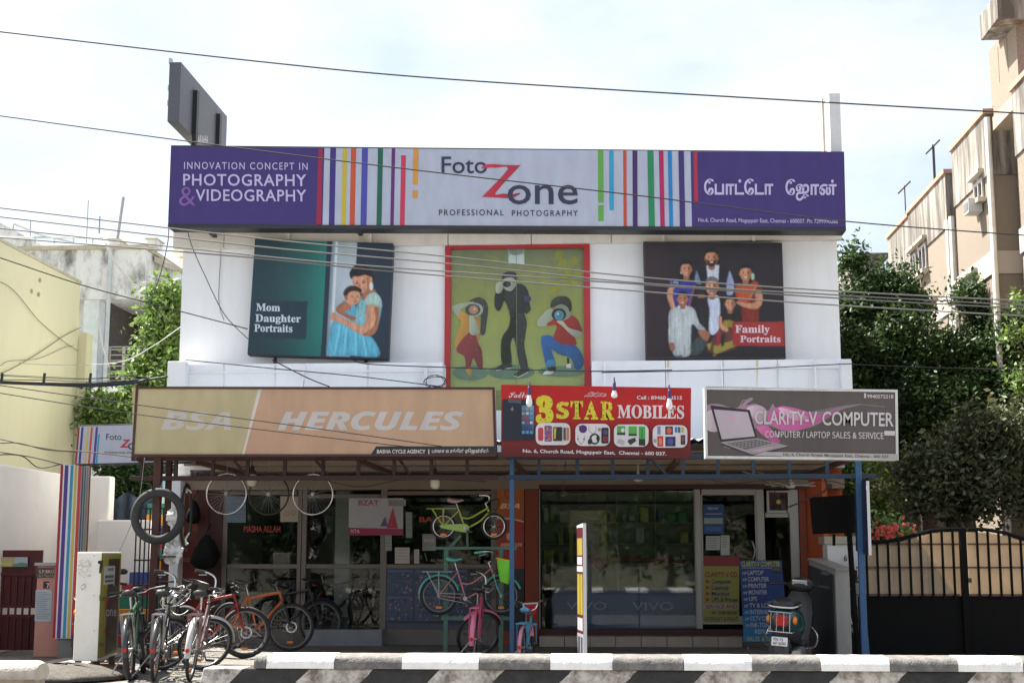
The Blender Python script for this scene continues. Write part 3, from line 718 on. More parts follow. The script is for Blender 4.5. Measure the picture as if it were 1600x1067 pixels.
for s_, x0, x1, b_ in (('𝐌𝐨𝐦', 120, 268, 535), ('𝐃𝐚𝐮𝐠𝐡𝐭𝐞𝐫', 115, 396, 603), ('𝐏𝐨𝐫𝐭𝐫𝐚𝐢𝐭𝐬', 108, 344, 664)):
    p.text(s_, x0, x1, b_, 46, A(195, 205, 215), .012, ref='𝐌', y1=b_ + 4)
SK, SKD, HR = A(205, 150, 118), A(165, 108, 80), A(38, 30, 36)
# skirt, bodice, back hair, head, baby, arm
p.blob([(600, 590), (690, 600), (800, 680), (850, 720), (878, 818), (700, 812), (562, 806), (572, 690)], A(95, 175, 200))
for a in ((600, 810, 640, 620), (660, 812, 680, 640), (735, 812, 735, 660), (800, 815, 780, 690)):
    p.line([(a[0], a[1]), (a[2], a[3])], 8, A(130, 205, 225)); p.line([(a[0] + 22, a[1]), (a[2] + 10, a[3])], 6, A(70, 145, 175))
p.blob([(745, 250), (800, 262), (842, 300), (846, 350), (815, 330), (740, 312), (712, 340), (700, 330), (697, 298), (715, 270)], HR)
p.blob([(800, 420), (850, 425), (890, 470), (893, 535), (860, 640), (780, 640), (700, 600), (735, 520), (770, 450)], A(120, 175, 185))
for i in range(46):
    a, r_ = random.uniform(0, 6.28), random.uniform(0, 1) ** .5
    p.ell(800 + 70 * r_ * math.cos(a), 530 + 85 * r_ * math.sin(a), 4.5, 3.5, random.choice([A(175, 205, 195), A(95, 150, 165), A(190, 185, 150)]), n=6)
p.blob([(798, 400), (835, 395), (860, 425), (800, 470), (770, 455)], SKD)
p.blob([(718, 330), (750, 312), (815, 322), (830, 360), (820, 395), (795, 425), (770, 428), (735, 398), (716, 365)], SK)
p.blob([(800, 330), (830, 340), (824, 395), (795, 425), (806, 380)], SKD)
p.ell(742, 366, 12, 4.5, A(36, 22, 22), -15, n=8); p.ell(784, 360, 12, 4.5, A(36, 22, 22), -10, n=8); p.ell(742, 354, 13, 2, A(60, 40, 36), -16, n=8); p.ell(783, 347, 13, 2, A(60, 40, 36), -8, n=8)
p.ell(775, 399, 17, 7, A(170, 60, 62), -15, n=10); p.ell(775, 398, 12, 3, A(225, 215, 205), -15, n=8); p.blob([(758, 365), (765, 385), (755, 388), (750, 384)], SKD)
p.ell(829, 345, 8, 20, SK, n=10); p.blob([(822, 362), (838, 362), (842, 395), (830, 412), (820, 395)], A(205, 210, 205)); p.ell(754, 310, 42, 14, HR, -8)
p.blob([(800, 500), (850, 495), (880, 520), (868, 640), (830, 688), (760, 680), (640, 610), (590, 598), (578, 570), (596, 545), (640, 572), (730, 612), (790, 620)], SK)
p.blob([(850, 520), (880, 522), (868, 640), (830, 688), (780, 684), (838, 640), (858, 585)], SKD)
p.blob([(860, 425), (893, 470), (890, 525), (850, 500), (800, 500), (790, 470), (820, 430)], A(165, 195, 190))
p.blob([(660, 470), (720, 480), (735, 540), (720, 585), (660, 560), (640, 520)], A(85, 160, 185))
p.blob([(630, 500), (680, 475), (705, 490), (700, 530), (665, 540), (705, 565), (738, 578), (720, 598), (680, 580), (625, 550), (612, 525)], SKD)
p.ell(716, 450, 48, 52, SK, 8); p.blob([(668, 455), (658, 425), (680, 392), (720, 380), (765, 398), (770, 425), (735, 415), (700, 420), (685, 440), (680, 470)], A(52, 36, 34))
p.ell(712, 448, 6, 5, A(35, 24, 24), n=8); p.ell(746, 448, 6, 5, A(35, 24, 24), n=8); p.ell(732, 478, 10, 4.5, A(165, 75, 70), n=8); p.ell(675, 452, 8, 11, SKD, n=8); p.ell(730, 462, 6, 5, SKD, n=8)
p.finish(); p.build('print', t.o, t.loc)
for px in (430, 572): t.part('bracket', MB().tube(W(px, 555 + (px - 387) * .03, Y=-.1), W(px, 568 + (px - 387) * .03, Y=-.1), .03, 6), m_case)

# ---- family poster sign
c4 = [(1005, 377), (1222, 379), (1228, 560), (1009, 561)]
t, p = sign('family_poster_sign', 'dark boxed poster of a posing family, lettered Family Portraits on red', c4, -.28, .2, M('dark_purple_case', (.05, .045, .06), .5), 'poster sign', cls=RPrint)
p.map = (980, 360, 4.444); p.start([(122, 85), (1074, 88), (1098, 880), (138, 880)])
quadmap([(122, 85), (1074, 88), (1098, 880), (138, 880)], f=lambda u, v: tuple(Vector(A(44, 38, 44)) * (1 - .25 * v) + Vector(A(70, 35, 40)) * (.35 * max(0, .25 - u) * 3)))
SKf, SKs = A(196, 140, 108), A(150, 98, 74)
def head(cx, cy, rx, ry, hair, skin=SKf, beard=None, long=False, grey=False):
    if long: p.blob([(cx - rx * 1.25, cy - ry * .3), (cx - rx * .6, cy - ry * 1.2), (cx + rx * .7, cy - ry * 1.2), (cx + rx * 1.25, cy - ry * .2), (cx + rx * 1.15, cy + ry * 1.3), (cx - rx * 1.1, cy + ry * 1.3)], hair)
    p.ell(cx - rx, cy + ry * .1, rx * .2, ry * .22, SKs, n=8); p.ell(cx + rx, cy + ry * .1, rx * .2, ry * .22, SKs, n=8)
    p.blob([(cx - rx * .4, cy + ry * .6), (cx + rx * .45, cy + ry * .6), (cx + rx * .5, cy + ry * 1.5), (cx - rx * .45, cy + ry * 1.5)], SKs)
    p.blob([(cx - rx, cy - ry * .5), (cx - rx * .4, cy - ry * .95), (cx + rx * .4, cy - ry * .95), (cx + rx, cy - ry * .5), (cx + rx * .9, cy + ry * .4), (cx + rx * .35, cy + ry), (cx - rx * .35, cy + ry), (cx - rx * .9, cy + ry * .4)], skin)
    p.blob([(cx + rx * .45, cy - ry * .5), (cx + rx * .98, cy - ry * .4), (cx + rx * .85, cy + ry * .45), (cx + rx * .35, cy + ry * .95)], SKs)
    if beard: p.blob([(cx - rx * .95, cy + ry * .15), (cx - rx * .5, cy + ry * .35), (cx + rx * .5, cy + ry * .35), (cx + rx * .95, cy + ry * .15), (cx + rx * .4, cy + ry * 1.08), (cx - rx * .4, cy + ry * 1.08)], beard)
    p.blob([(cx - rx * 1.08, cy - ry * .2), (cx - rx * .95, cy - ry * .95), (cx, cy - ry * 1.32), (cx + rx * .95, cy - ry * .95), (cx + rx * 1.08, cy - ry * .2), (cx + rx * .75, cy - ry * .62), (cx, cy - ry * .75), (cx - rx * .75, cy - ry * .62)], hair)
    for k in (-.42, .42):
        p.ell(cx + rx * k, cy - ry * .08, rx * .17, ry * .075, A(30, 20, 18), n=8); p.ell(cx + rx * k, cy - ry * .25, rx * .25, ry * .045, A(52, 34, 28), n=6)
    p.ell(cx, cy + ry * .25, rx * .16, ry * .1, SKs, n=6); p.ell(cx, cy + ry * .56, rx * .38, ry * .14, A(150, 70, 65), n=8); p.ell(cx, cy + ry * .54, rx * .3, ry * .07, A(230, 222, 215), n=8)
BH = A(30, 24, 27)
# back row man
p.blob([(470, 300), (555, 262), (635, 262), (720, 300), (745, 460), (700, 480), (480, 480), (462, 400)], A(34, 32, 40))
p.poly([(550, 245), (638, 240), (632, 350), (560, 345)], A(195, 200, 215)); p.line([(594, 262), (596, 340)], 3, A(140, 145, 165))
head(585, 192, 42, 52, BH, beard=A(48, 34, 32))
p.blob([(478, 290), (485, 283), (508, 350), (512, 375), (468, 360)], A(110, 130, 160)); p.blob([(708, 285), (716, 290), (742, 370), (735, 440), (694, 448), (692, 360)], A(140, 150, 185))
# woman in blue
p.blob([(300, 345), (375, 345), (455, 350), (470, 380), (440, 520), (420, 600), (330, 600), (300, 470), (285, 400)], A(52, 52, 140))
p.blob([(300, 340), (350, 338), (370, 360), (350, 400), (288, 405)], A(45, 50, 95))
for i in range(16): p.ell(random.uniform(298, 355), random.uniform(345, 400), 5, 4, A(175, 180, 200), n=6)
p.blob([(285, 405), (320, 400), (318, 470), (338, 550), (315, 565), (290, 500), (278, 460)], SKf); p.line([(468, 380), (425, 530)], 10, A(150, 85, 60))
head(410, 270, 36, 48, BH, long=True)
p.ell(375, 295, 5, 8, A(210, 200, 190), n=8)
# woman in orange sari
p.blob([(760, 380), (800, 358), (880, 355), (930, 385), (935, 470), (915, 560), (905, 640), (800, 640), (790, 500), (750, 470), (752, 410)], A(120, 42, 34))
p.blob([(755, 385), (800, 362), (905, 358), (880, 430), (850, 490), (790, 510), (752, 440)], A(176, 78, 44)); p.line([(900, 380), (850, 470)], 8, A(190, 130, 60))
p.blob([(890, 430), (932, 425), (938, 500), (900, 545), (820, 535), (765, 510), (765, 492), (830, 505), (890, 495)], SKf)
head(822, 300, 40, 50, BH, long=True); p.ell(872, 322, 12, 26, A(170, 190, 170), n=10)
# seated grey haired man
p.blob([(455, 480), (520, 455), (600, 440), (680, 455), (725, 490), (720, 640), (640, 720), (570, 715), (500, 860), (440, 850), (470, 700)], A(36, 33, 38))
p.blob([(560, 465), (630, 455), (645, 560), (632, 700), (570, 712), (572, 560)], A(188, 196, 216)); p.line([(606, 500), (600, 700)], 3, A(150, 158, 185))
head(588, 392, 42, 56, A(105, 102, 104), beard=None)
p.ell(590, 422, 22, 6, A(95, 90, 92), n=8)
p.blob([(440, 800), (500, 735), (560, 760), (500, 860), (440, 862)], A(60, 72, 74)); p.blob([(490, 450), (535, 448), (540, 468), (495, 470)], SKs)
# boy in white
p.blob([(295, 560), (350, 530), (410, 525), (465, 545), (500, 640), (545, 690), (520, 720), (450, 650), (440, 780), (430, 870), (325, 868), (320, 780), (290, 785), (288, 650)], A(176, 184, 186))
p.line([(385, 540), (395, 865)], 4, A(120, 128, 132)); p.line([(330, 560), (335, 860)], 3, A(140, 150, 152)); p.line([(448, 650), (436, 860)], 3, A(130, 138, 140))
for i in range(60):
    x_ = random.uniform(300, 445); p.ell(x_, random.uniform(560, 850), 2.2, 2.2, A(130, 138, 138), n=5)
p.blob([(350, 528), (385, 515), (415, 525), (395, 560), (375, 560)], A(200, 205, 208))
head(384, 478, 36, 44, BH, skin=A(170, 112, 84)); p.blob([(490, 700), (540, 690), (575, 720), (555, 770), (520, 750)], SKs); p.blob([(290, 785), (325, 785), (328, 830), (305, 838)], SKs)
# girl
p.blob([(645, 590), (700, 575), (770, 575), (800, 610), (775, 640), (755, 700), (670, 690), (660, 640)], A(38, 34, 32)); p.blob([(668, 628), (735, 628), (735, 675), (668, 680)], A(135, 120, 55))
p.blob([(655, 680), (740, 685), (770, 800), (700, 840), (600, 858), (550, 820), (600, 740)], A(95, 52, 48))
p.poly([(600, 800), (735, 765), (760, 800), (620, 858), (598, 850)], A(150, 140, 60)); p.poly([(625, 700), (650, 700), (640, 800), (615, 800)], A(150, 45, 60)); p.poly([(655, 720), (680, 720), (672, 800), (650, 805)], A(38, 34, 34)); p.poly([(552, 790), (588, 780), (570, 835)], A(150, 140, 60))
p.blob([(632, 600), (655, 600), (660, 650), (700, 680), (690, 705), (640, 675)], SKf); head(714, 510, 33, 43, BH, long=False)
p.blob([(350, 868), (385, 868), (380, 880), (352, 880)], A(90, 110, 105)); p.ell(606, 866, 14, 7, SKs, n=8)
p.poly([(728, 636), (1090, 634), (1095, 804), (733, 800)], A(158, 48, 46))
p.text('𝐅𝐚𝐦𝐢𝐥𝐲', 750, 990, 710, 52, A(215, 195, 205), .012, ref='𝐅'); p.text('𝐏𝐨𝐫𝐭𝐫𝐚𝐢𝐭𝐬', 784, 1065, 776, 46, A(215, 195, 205), .012, ref='𝐏')
p.finish(); p.build('print', t.o, t.loc)
for px in (1044, 1182): t.part('bracket', MB().tube(W(px, 556, Y=-.1), W(px, 569, Y=-.1), .03, 6), m_case)

# ---- mural behind the red framed window (part of the building)
p = Print(W(808, 490, Y=.018)); p.map = (690, 400, 5.335)
def gr(u, v):
    a = Vector(A(112, 122, 86)); b = Vector(A(140, 142, 66)); c = Vector(A(150, 160, 96))
    return tuple((a.lerp(b, min(1, v * 2.2))).lerp(c, max(0, v * 1.6 - .6)))
p.grad(70, -85, 1190, 1120, gr, 6, 10)
for i in range(40):
    x_, y_ = random.uniform(80, 1180), random.uniform(0, 420); p.ell(x_, y_, random.uniform(15, 55), random.uniform(12, 45), tuple(Vector(gr(0, max(0, y_ / 1120))).lerp(Vector(A(150, 145, 40)), .35)), random.uniform(0, 90), n=9)
for x_, y_ in ((980, -10), (1010, 60), (985, 100), (1060, 130), (1110, 40), (1140, 130), (1020, 190), (930, 300), (960, 250), (1100, 210)): p.ell(x_, y_, 34, 38, A(140, 138, 38), n=9)
p.poly([(553, -70), (690, -70), (690, 70), (556, 72)], A(150, 165, 160)); p.poly([(575, -20), (670, -25), (668, 55), (570, 60)], A(200, 212, 215)); p.ell(620, -40, 60, 40, A(120, 135, 128), n=12); p.poly([(560, 0), (690, -10), (690, 72), (560, 72)], A(185, 198, 198))
for x_, y_, rx, ry in ((240, 975, 146, 62), (582, 968, 194, 60), (1000, 962, 196, 44)): p.ell(x_, y_, rx, ry, A(92, 118, 98), n=28)
SKm, SKm2 = A(150, 155, 138), A(125, 130, 115)
# left photographer
p.blob([(250, 365), (310, 345), (365, 375), (388, 440), (375, 560), (358, 655), (320, 640), (330, 520), (300, 420), (235, 385)], A(52, 48, 42))
p.blob([(150, 460), (215, 490), (235, 530), (300, 520), (325, 560), (320, 640), (305, 730), (290, 720), (230, 660), (170, 720), (125, 775), (108, 740), (135, 640), (165, 545), (130, 510)], A(176, 128, 50))
p.blob([(230, 640), (285, 660), (300, 720), (335, 790), (343, 930), (310, 938), (265, 850), (240, 930), (205, 945), (192, 840), (130, 800), (140, 740)], A(125, 35, 38))
p.blob([(85, 430), (130, 405), (230, 385), (270, 385), (262, 410), (170, 440), (145, 500), (125, 495)], SKm); p.ell(282, 450, 65, 58, SKm, n=18)
p.blob([(232, 500), (270, 510), (310, 610), (322, 640), (270, 662), (235, 640), (232, 560)], SKm)
p.ell(262, 450, 62, 48, A(50, 48, 42), n=18); p.ell(266, 452, 48, 46, A(80, 78, 66), n=18); p.ell(268, 450, 38, 36, A(165, 120, 98), n=16); p.ell(276, 445, 14, 16, A(190, 150, 125), n=10)
p.blob([(205, 945), (240, 930), (258, 985), (240, 1008), (220, 990)], A(160, 122, 48))
# middle photographer
p.blob([(530, 290), (600, 300), (640, 235), (700, 260), (728, 330), (735, 400), (742, 450), (710, 485), (690, 475), (712, 560), (700, 650), (690, 760), (722, 930), (660, 940), (630, 800), (600, 680), (575, 750), (585, 900), (505, 905), (498, 700), (560, 590), (570, 500), (545, 410), (520, 380), (500, 430), (475, 460), (445, 430), (445, 330), (480, 310), (505, 345)], A(56, 60, 50), 3)
p.blob([(450, 310), (488, 310), (520, 270), (525, 310), (500, 430), (472, 460), (445, 420)], A(38, 40, 36)); p.blob([(620, 240), (690, 250), (728, 330), (690, 470), (600, 470), (560, 420), (530, 310)], A(46, 48, 44))
p.blob([(455, 240), (500, 215), (515, 265), (490, 310), (455, 308)], SKm); p.blob([(515, 200), (560, 180), (630, 200), (620, 250), (580, 295), (540, 285), (515, 250)], SKm)
p.blob([(505, 195), (510, 155), (560, 132), (620, 145), (635, 185), (620, 205), (590, 180), (530, 188)], A(56, 48, 62)); p.ell(545, 238, 34, 26, A(30, 32, 30), n=14); p.ell(556, 240, 17, 19, A(62, 66, 60), n=12); p.blob([(690, 345), (735, 335), (745, 370), (700, 390)], A(66, 56, 92))
p.blob([(450, 945), (510, 900), (580, 905), (580, 930), (480, 958)], A(48, 52, 46)); p.line([(455, 956), (580, 934)], 8, A(170, 175, 160)); p.blob([(600, 995), (660, 950), (722, 935), (725, 965), (640, 1010)], A(48, 52, 46)); p.line([(602, 1000), (640, 1012), (724, 968)], 8, A(170, 175, 160))
# right photographer
p.blob([(840, 670), (890, 662), (950, 690), (1010, 740), (1110, 745), (1170, 820), (1182, 900), (1150, 948), (1110, 935), (1075, 850), (980, 820), (920, 780), (945, 880), (940, 920), (880, 930), (850, 820), (830, 720)], A(40, 88, 140))
p.blob([(880, 875), (942, 872), (946, 918), (882, 925)], A(60, 120, 155)); p.blob([(885, 530), (960, 535), (1060, 500), (1110, 510), (1150, 560), (1168, 640), (1100, 650), (1125, 740), (1010, 735), (935, 690), (960, 600), (940, 575), (885, 580)], A(140, 42, 34))
p.blob([(800, 540), (860, 470), (900, 440), (935, 460), (930, 530), (885, 560), (870, 590), (805, 588)], SKm); p.blob([(960, 545), (1010, 545), (1060, 600), (1165, 635), (1160, 670), (1100, 672), (1010, 590)], SKm); p.ell(1010, 470, 72, 70, SKm2, n=18)
p.blob([(910, 430), (915, 380), (960, 345), (1000, 338), (1050, 345), (1080, 385), (1085, 440), (1070, 470), (1050, 430), (1000, 405), (940, 425)], A(48, 50, 44)); p.ell(978, 490, 62, 52, A(40, 42, 38), n=16); p.ell(980, 497, 38, 40, A(110, 125, 125), n=16); p.ell(980, 497, 32, 33, A(56, 108, 130), n=16); p.ell(970, 485, 12, 12, A(110, 160, 175), n=10)
p.blob([(845, 985), (890, 945), (930, 960), (920, 985), (860, 990)], A(165, 170, 160)); p.blob([(885, 935), (945, 922), (950, 955), (900, 962)], A(38, 40, 40)); p.poly([(1045, 850), (1062, 850), (1066, 900), (1047, 900)], A(36, 38, 38)); p.poly([(1042, 905), (1075, 895), (1080, 935), (1040, 935)], A(165, 170, 160))
p.line([(626, -80), (626, 1120)], 4, A(110, 118, 95))
for i in range(120): p.ell(random.uniform(80, 1180), random.uniform(300, 1050), random.uniform(1.5, 4), random.uniform(1, 2.5), A(165, 172, 130), random.uniform(0, 90), n=5)
p.cs = [tuple(min(.9, q * 1.5) for q in c) for c in p.cs]
p.build('mural_print', B.o, B.loc)

# ================================================================== CANOPY SIGNS
YS1 = -4.85
t, p = sign('cycle_shop_sign', 'long tan faded cycle shop sign reading BSA and HERCULES', [(213, 604), (773, 605), (776, 713), (206, 713)], YS1, .16, M('maroon_sign_case', (.05, .012, .012), .5), border=.028)
TAN, TAN2 = A(166, 152, 118), A(174, 140, 115)
p.grad(207, 605, 775, 712, lambda u, v: tuple(Vector(A(176, 164, 128)) * (1 - .10 * v)) , 6, 4)
p.poly([(379, 712), (776, 712), (773, 606), (409, 606)], TAN2, cols=[A(176, 140, 116), A(178, 148, 122), A(182, 152, 124), A(180, 147, 122)])
p.poly([(378, 712), (381, 712), (409.5, 606), (404, 606)], A(196, 190, 184))
p.cs = [tuple(min(.9, q * 1.1) for q in c) for c in p.cs]
p.text('𝘽𝙎𝘼', 251, 361, 671, 28, A(188, 182, 176), .012, shear=.12, ref='𝘽'); p.text('𝙃𝙀𝙍𝘾𝙐𝙇𝙀𝙎', 434, 722, 671, 28.5, A(190, 186, 184), .02, shear=.12, ref='𝙃')
p.poly([(578, 712), (776, 712), (775, 697), (588, 697)], A(42, 40, 42))
p.text('BASHA CYCLE AGENCY', 589, 665, 708, 6, A(200, 195, 190), .03); p.text('|', 669, 671, 708, 6, A(190, 185, 180)); p.text('பாஷா ைசக்கிள் ஏெஜன்சிஸ்', 675, 763, 707, 4.6, A(195, 190, 185), .03, ref='ப')
p.build('print', t.o, t.loc)
YS2 = -4.95
t, p = sign('mobile_shop_sign', 'red mobile shop sign reading 3 STAR MOBILES with phone pictures', [(783, 601), (1080, 606), (1079, 716.5), (783, 713)], YS2, .1, M('red_sign_case', (.2, .01, .01), .5))
p.map = (770, 580, 5.0)
quadmap([(66, 104), (1548, 130), (1545, 682), (66, 662)], f=lambda u, v: tuple(Vector(A(178, 18, 20)).lerp(Vector(A(78, 16, 18)), min(1, max(0, (v - .3) * 1.5)))))
WT = A(212, 205, 210)
p.text('𝓚𝓪𝓭𝓱𝓪𝓻', 125, 300, 205, 46, WT, .006, ref='𝓚', y1=206)
YL = A(205, 195, 50)
p.text('𝟑', 335, 474, 400, 228, YL, .05, ref='𝟑'); p.text('𝗦', 497, 596, 366, 134, YL, .02, ref='𝗦'); p.text('𝐓', 608, 705, 370, 140, YL, .015, ref='𝐓'); p.text('𝐀', 712, 824, 372, 142, YL, .02, ref='𝐀'); p.text('𝐑', 843, 948, 376, 144, YL, .02, ref='𝐑')
p.text('𝐌𝐎𝐁𝐈𝐋𝐄𝐒', 975, 1495, 362, 100, WT, .012, ref='𝐌', y1=368)
for x_, y_ in [(370, 195), (430, 190), (455, 240), (400, 280), (450, 320), (360, 330), (410, 380), (440, 360), (375, 380), (520, 250), (560, 240), (510, 290), (560, 300), (540, 350), (655, 250), (655, 290), (655, 330), (680, 238), (630, 238), (655, 356), (760, 240), (745, 300), (790, 300), (735, 350), (805, 350), (775, 270), (865, 245), (900, 240), (930, 270), (865, 300), (865, 345), (910, 300), (930, 355), (865, 365)]: p.ell(x_, y_, 4.5, 4.5, A(40, 40, 25), n=7)
p.text('﷽', 716, 886, 196, 46, WT, .004, ref='﷽')
p.text('Cell : 89460 33515', 1125, 1478, 219, 28, WT, .022, y1=222)
p.text('No. 6, Church Road, Mogappair East,  Chennai - 600 037.', 235, 1355, 634, 27, WT, .022, y1=656)
# phone picture
p.rrect(76, 220, 226, 540, 14, A(32, 36, 52)); p.poly([(120, 220), (222, 222), (222, 250), (120, 246)], A(75, 82, 96)); p.rrect(222, 222, 328, 540, 12, A(28, 32, 44)); p.poly([(226, 268), (322, 268), (322, 495), (226, 495)], None, cols=[A(70, 110, 150), A(110, 150, 180), A(40, 60, 95), A(30, 45, 75)])
for i in range(3):
    for j in range(4): p.rrect(228 + i * 31, 284 + j * 36, 250 + i * 31, 304 + j * 36, 4, random.choice([A(190, 190, 195), A(80, 130, 170), A(160, 150, 80), A(150, 60, 70), A(110, 160, 190)]), 2)
    p.rrect(228 + i * 31, 466, 250 + i * 31, 488, 4, random.choice([A(90, 140, 190), A(180, 120, 60)]), 2)
p.ell(152, 298, 12, 13, A(120, 125, 135), n=10); p.poly([(150, 280), (160, 272), (156, 286)], A(120, 125, 135))
for i, x_ in enumerate((336, 645, 946, 1248)):
    p.rrect(x_, 405 + 6 * i, x_ + 270, 577 + 7 * i, 48, A(205, 202, 205))
    o = 6 * i
    if i == 0:
        p.rrect(354, 440, 396, 545, 16, A(180, 60, 70)); p.rrect(404, 425, 462, 550, 8, A(130, 70, 120))
        for k in range(26): p.ell(random.uniform(410, 456), random.uniform(432, 544), 6, 6, random.choice([A(200, 90, 80), A(90, 150, 180), A(200, 180, 80), A(80, 70, 140)]), n=6)
        p.rrect(472, 437, 542, 545, 4, A(45, 42, 40)); p.poly([(478, 445), (498, 445), (490, 530), (478, 530)], A(190, 165, 60))
        for k, c_ in enumerate((A(60, 60, 70), A(60, 110, 160), A(200, 150, 60), A(190, 80, 50))): p.poly([(553 + k * 10, 540), (563 + k * 10, 540), (563 + k * 10, 442), (553 + k * 10, 442)], c_)
    elif i == 1:
        p.ell(705, 452, 32, 32, A(70, 45, 110), n=14); p.ell(770, 455, 20, 28, A(205, 202, 205)); p.line([(752, 435), (750, 465), (785, 492), (808, 465), (805, 430)], 3, A(90, 88, 90)); p.line([(665, 500), (668, 540), (690, 572), (716, 540), (716, 505)], 3, A(90, 88, 90)); p.ell(665, 530, 6, 6, A(60, 60, 60), n=8); p.ell(712, 530, 6, 6, A(60, 60, 60), n=8)
        p.ell(795, 530, 40, 44, A(45, 60, 55), n=18); p.ell(797, 530, 26, 30, A(205, 202, 205), n=16); p.ell(760, 550, 18, 24, A(35, 42, 40), 20, n=12); p.ell(822, 525, 14, 26, A(35, 42, 40), n=12); p.rrect(848, 442, 904, 565, 10, A(42, 34, 42)); p.ell(880, 478, 18, 20, A(80, 70, 110)); p.ell(880, 530, 18, 20, A(170, 50, 60)); p.ell(880, 530, 12, 14, A(50, 50, 70)); p.line([(828, 445), (828, 470)], 5, A(40, 40, 40)); p.line([(838, 445), (838, 470)], 5, A(40, 40, 40)); p.poly([(666, 432), (682, 428), (680, 438)], A(30, 30, 30))
    elif i == 2:
        p.poly([(970, 500), (1034, 500), (1034, 430), (970, 430)], A(80, 160, 70)); p.poly([(970, 500), (1034, 500), (1034, 482), (970, 482)], A(45, 45, 45)); p.ell(1015, 462, 14, 16, A(205, 210, 205)); p.poly([(1060, 505), (1124, 505), (1124, 432), (1060, 432)], A(80, 165, 70)); p.poly([(1060, 507), (1124, 507), (1124, 490), (1060, 490)], A(45, 45, 45)); p.poly([(1140, 580), (1190, 584), (1190, 434), (1140, 432)], A(70, 160, 75)); p.poly([(1140, 580), (1190, 584), (1190, 532), (1140, 530)], A(40, 45, 40)); p.line([(1165, 445), (1165, 530)], 5, A(30, 50, 35))
        p.poly([(970, 560), (1020, 578), (1034, 548), (985, 528)], A(170, 170, 172)); p.poly([(1052, 552), (1075, 578), (1120, 545), (1110, 520), (1060, 535)], A(50, 46, 50))
    else:
        for x0, y0, x1, y1, c_ in ((1284, 432, 1310, 495, A(110, 130, 170)), (1346, 432, 1406, 497, A(60, 50, 80)), (1420, 437, 1440, 480, A(50, 110, 180)), (1444, 437, 1464, 482, A(60, 90, 120)), (1470, 440, 1490, 482, A(180, 165, 60)), (1254, 530, 1278, 560, A(150, 150, 150)), (1284, 508, 1330, 590, A(180, 60, 50)), (1346, 512, 1426, 588, A(42, 46, 80)), (1466, 500, 1502, 575, A(60, 55, 65))): p.poly([(x0, y1), (x1, y1), (x1, y0), (x0, y0)], c_)
        p.ell(1376, 466, 20, 26, A(190, 90, 60)); p.ell(1386, 550, 22, 26, A(70, 80, 140)); p.ell(1308, 550, 14, 30, A(205, 120, 90)); p.ell(1484, 530, 11, 16, A(150, 60, 60))
p.build('print', t.o, t.loc)
t, p = sign('computer_shop_sign', 'grey white framed computer shop sign reading CLARITY-V COMPUTER with a laptop picture', [(1100, 605), (1402, 609), (1403.5, 719), (1102, 716)], YS1, .2, m_wframe, border=.03)
p.map = (1080, 580, 4.706)
GY = A(88, 80, 78)
quadmap([(110, 112), (1512, 138), (1520, 655), (108, 635)], f=lambda u, v: tuple(Vector(A(90, 82, 80)) * (1 - .06 * v + .04 * math.sin(9 * u))))
PK = A(188, 95, 150); PKL = A(205, 160, 185)
p.blob([(120, 250), (200, 240), (330, 270), (420, 200), (455, 205), (400, 250), (480, 240), (560, 290), (600, 240), (630, 275), (720, 262), (900, 300), (1100, 262), (1250, 245), (1100, 285), (980, 360), (880, 410), (700, 440), (560, 400), (420, 420), (300, 330), (130, 300)], A(150, 120, 138), 5)
p.blob([(560, 350), (640, 262), (760, 270), (930, 320), (1080, 285), (960, 365), (800, 432), (660, 425)], PK); p.blob([(640, 275), (720, 280), (860, 340), (760, 360)], PKL); p.blob([(480, 420), (560, 400), (620, 470), (655, 520), (600, 525)], PK); p.blob([(410, 270), (500, 250), (560, 300), (520, 370), (450, 340)], A(190, 165, 180))
p.blob([(118, 300), (190, 300), (215, 430), (118, 430)], A(185, 175, 182)); p.line([(880, 300), (1100, 258), (1240, 242), (1420, 262)], 4, A(140, 130, 130)); p.line([(350, 268), (380, 215), (440, 205)], 6, A(150, 140, 145))
p.poly([(140, 250), (430, 285), (485, 490), (215, 520)], A(48, 44, 46)); p.poly([(165, 280), (415, 300), (468, 478), (225, 500)], A(185, 172, 182)); p.poly([(265, 315), (330, 345), (290, 365)], PKL)
p.poly([(215, 520), (485, 490), (715, 550), (455, 612), (240, 555)], A(150, 142, 146)); p.poly([(260, 530), (480, 500), (600, 530), (400, 575)], A(100, 94, 98)); p.poly([(215, 525), (455, 614), (455, 624), (225, 545)], A(60, 55, 58)); p.poly([(455, 612), (715, 550), (712, 558), (458, 622)], A(50, 46, 48)); p.poly([(440, 585), (540, 560), (640, 550), (500, 600)], A(175, 150, 165))
for i in range(9):
    for j in range(4): p.poly([(285 + i * 27 + j * 26, 537 - i * 3.4 + j * 9), (303 + i * 27 + j * 26, 534.5 - i * 3.4 + j * 9), (309 + i * 27 + j * 26, 530 - i * 3.4 + j * 9), (291 + i * 27 + j * 26, 532 - i * 3.4 + j * 9)], A(165, 158, 162))
LW = A(198, 192, 194)
p.text('CLARITY-V', 466, 925, 386, 98, LW, .016, y1=394); p.text('COMPUTER', 962, 1486, 395, 100, LW, .016, y1=404)
p.text('𝖢𝖮𝖬𝖯𝖴𝖳𝖤𝖱 / 𝖫𝖠𝖯𝖳𝖮𝖯 𝖲𝖠𝖫𝖤𝖲 & 𝖲𝖤𝖱𝖵𝖨𝖢𝖤', 544, 1412, 484, 46, LW, .012, ref='𝖬', y1=497)
p.poly([(1418, 472), (1496, 474), (1498, 440), (1418, 438)], LW); p.text('9940572218', 1292, 1484, 198, 27, LW, .02, y1=200); p.rrect(1268, 162, 1284, 198, 5, LW)
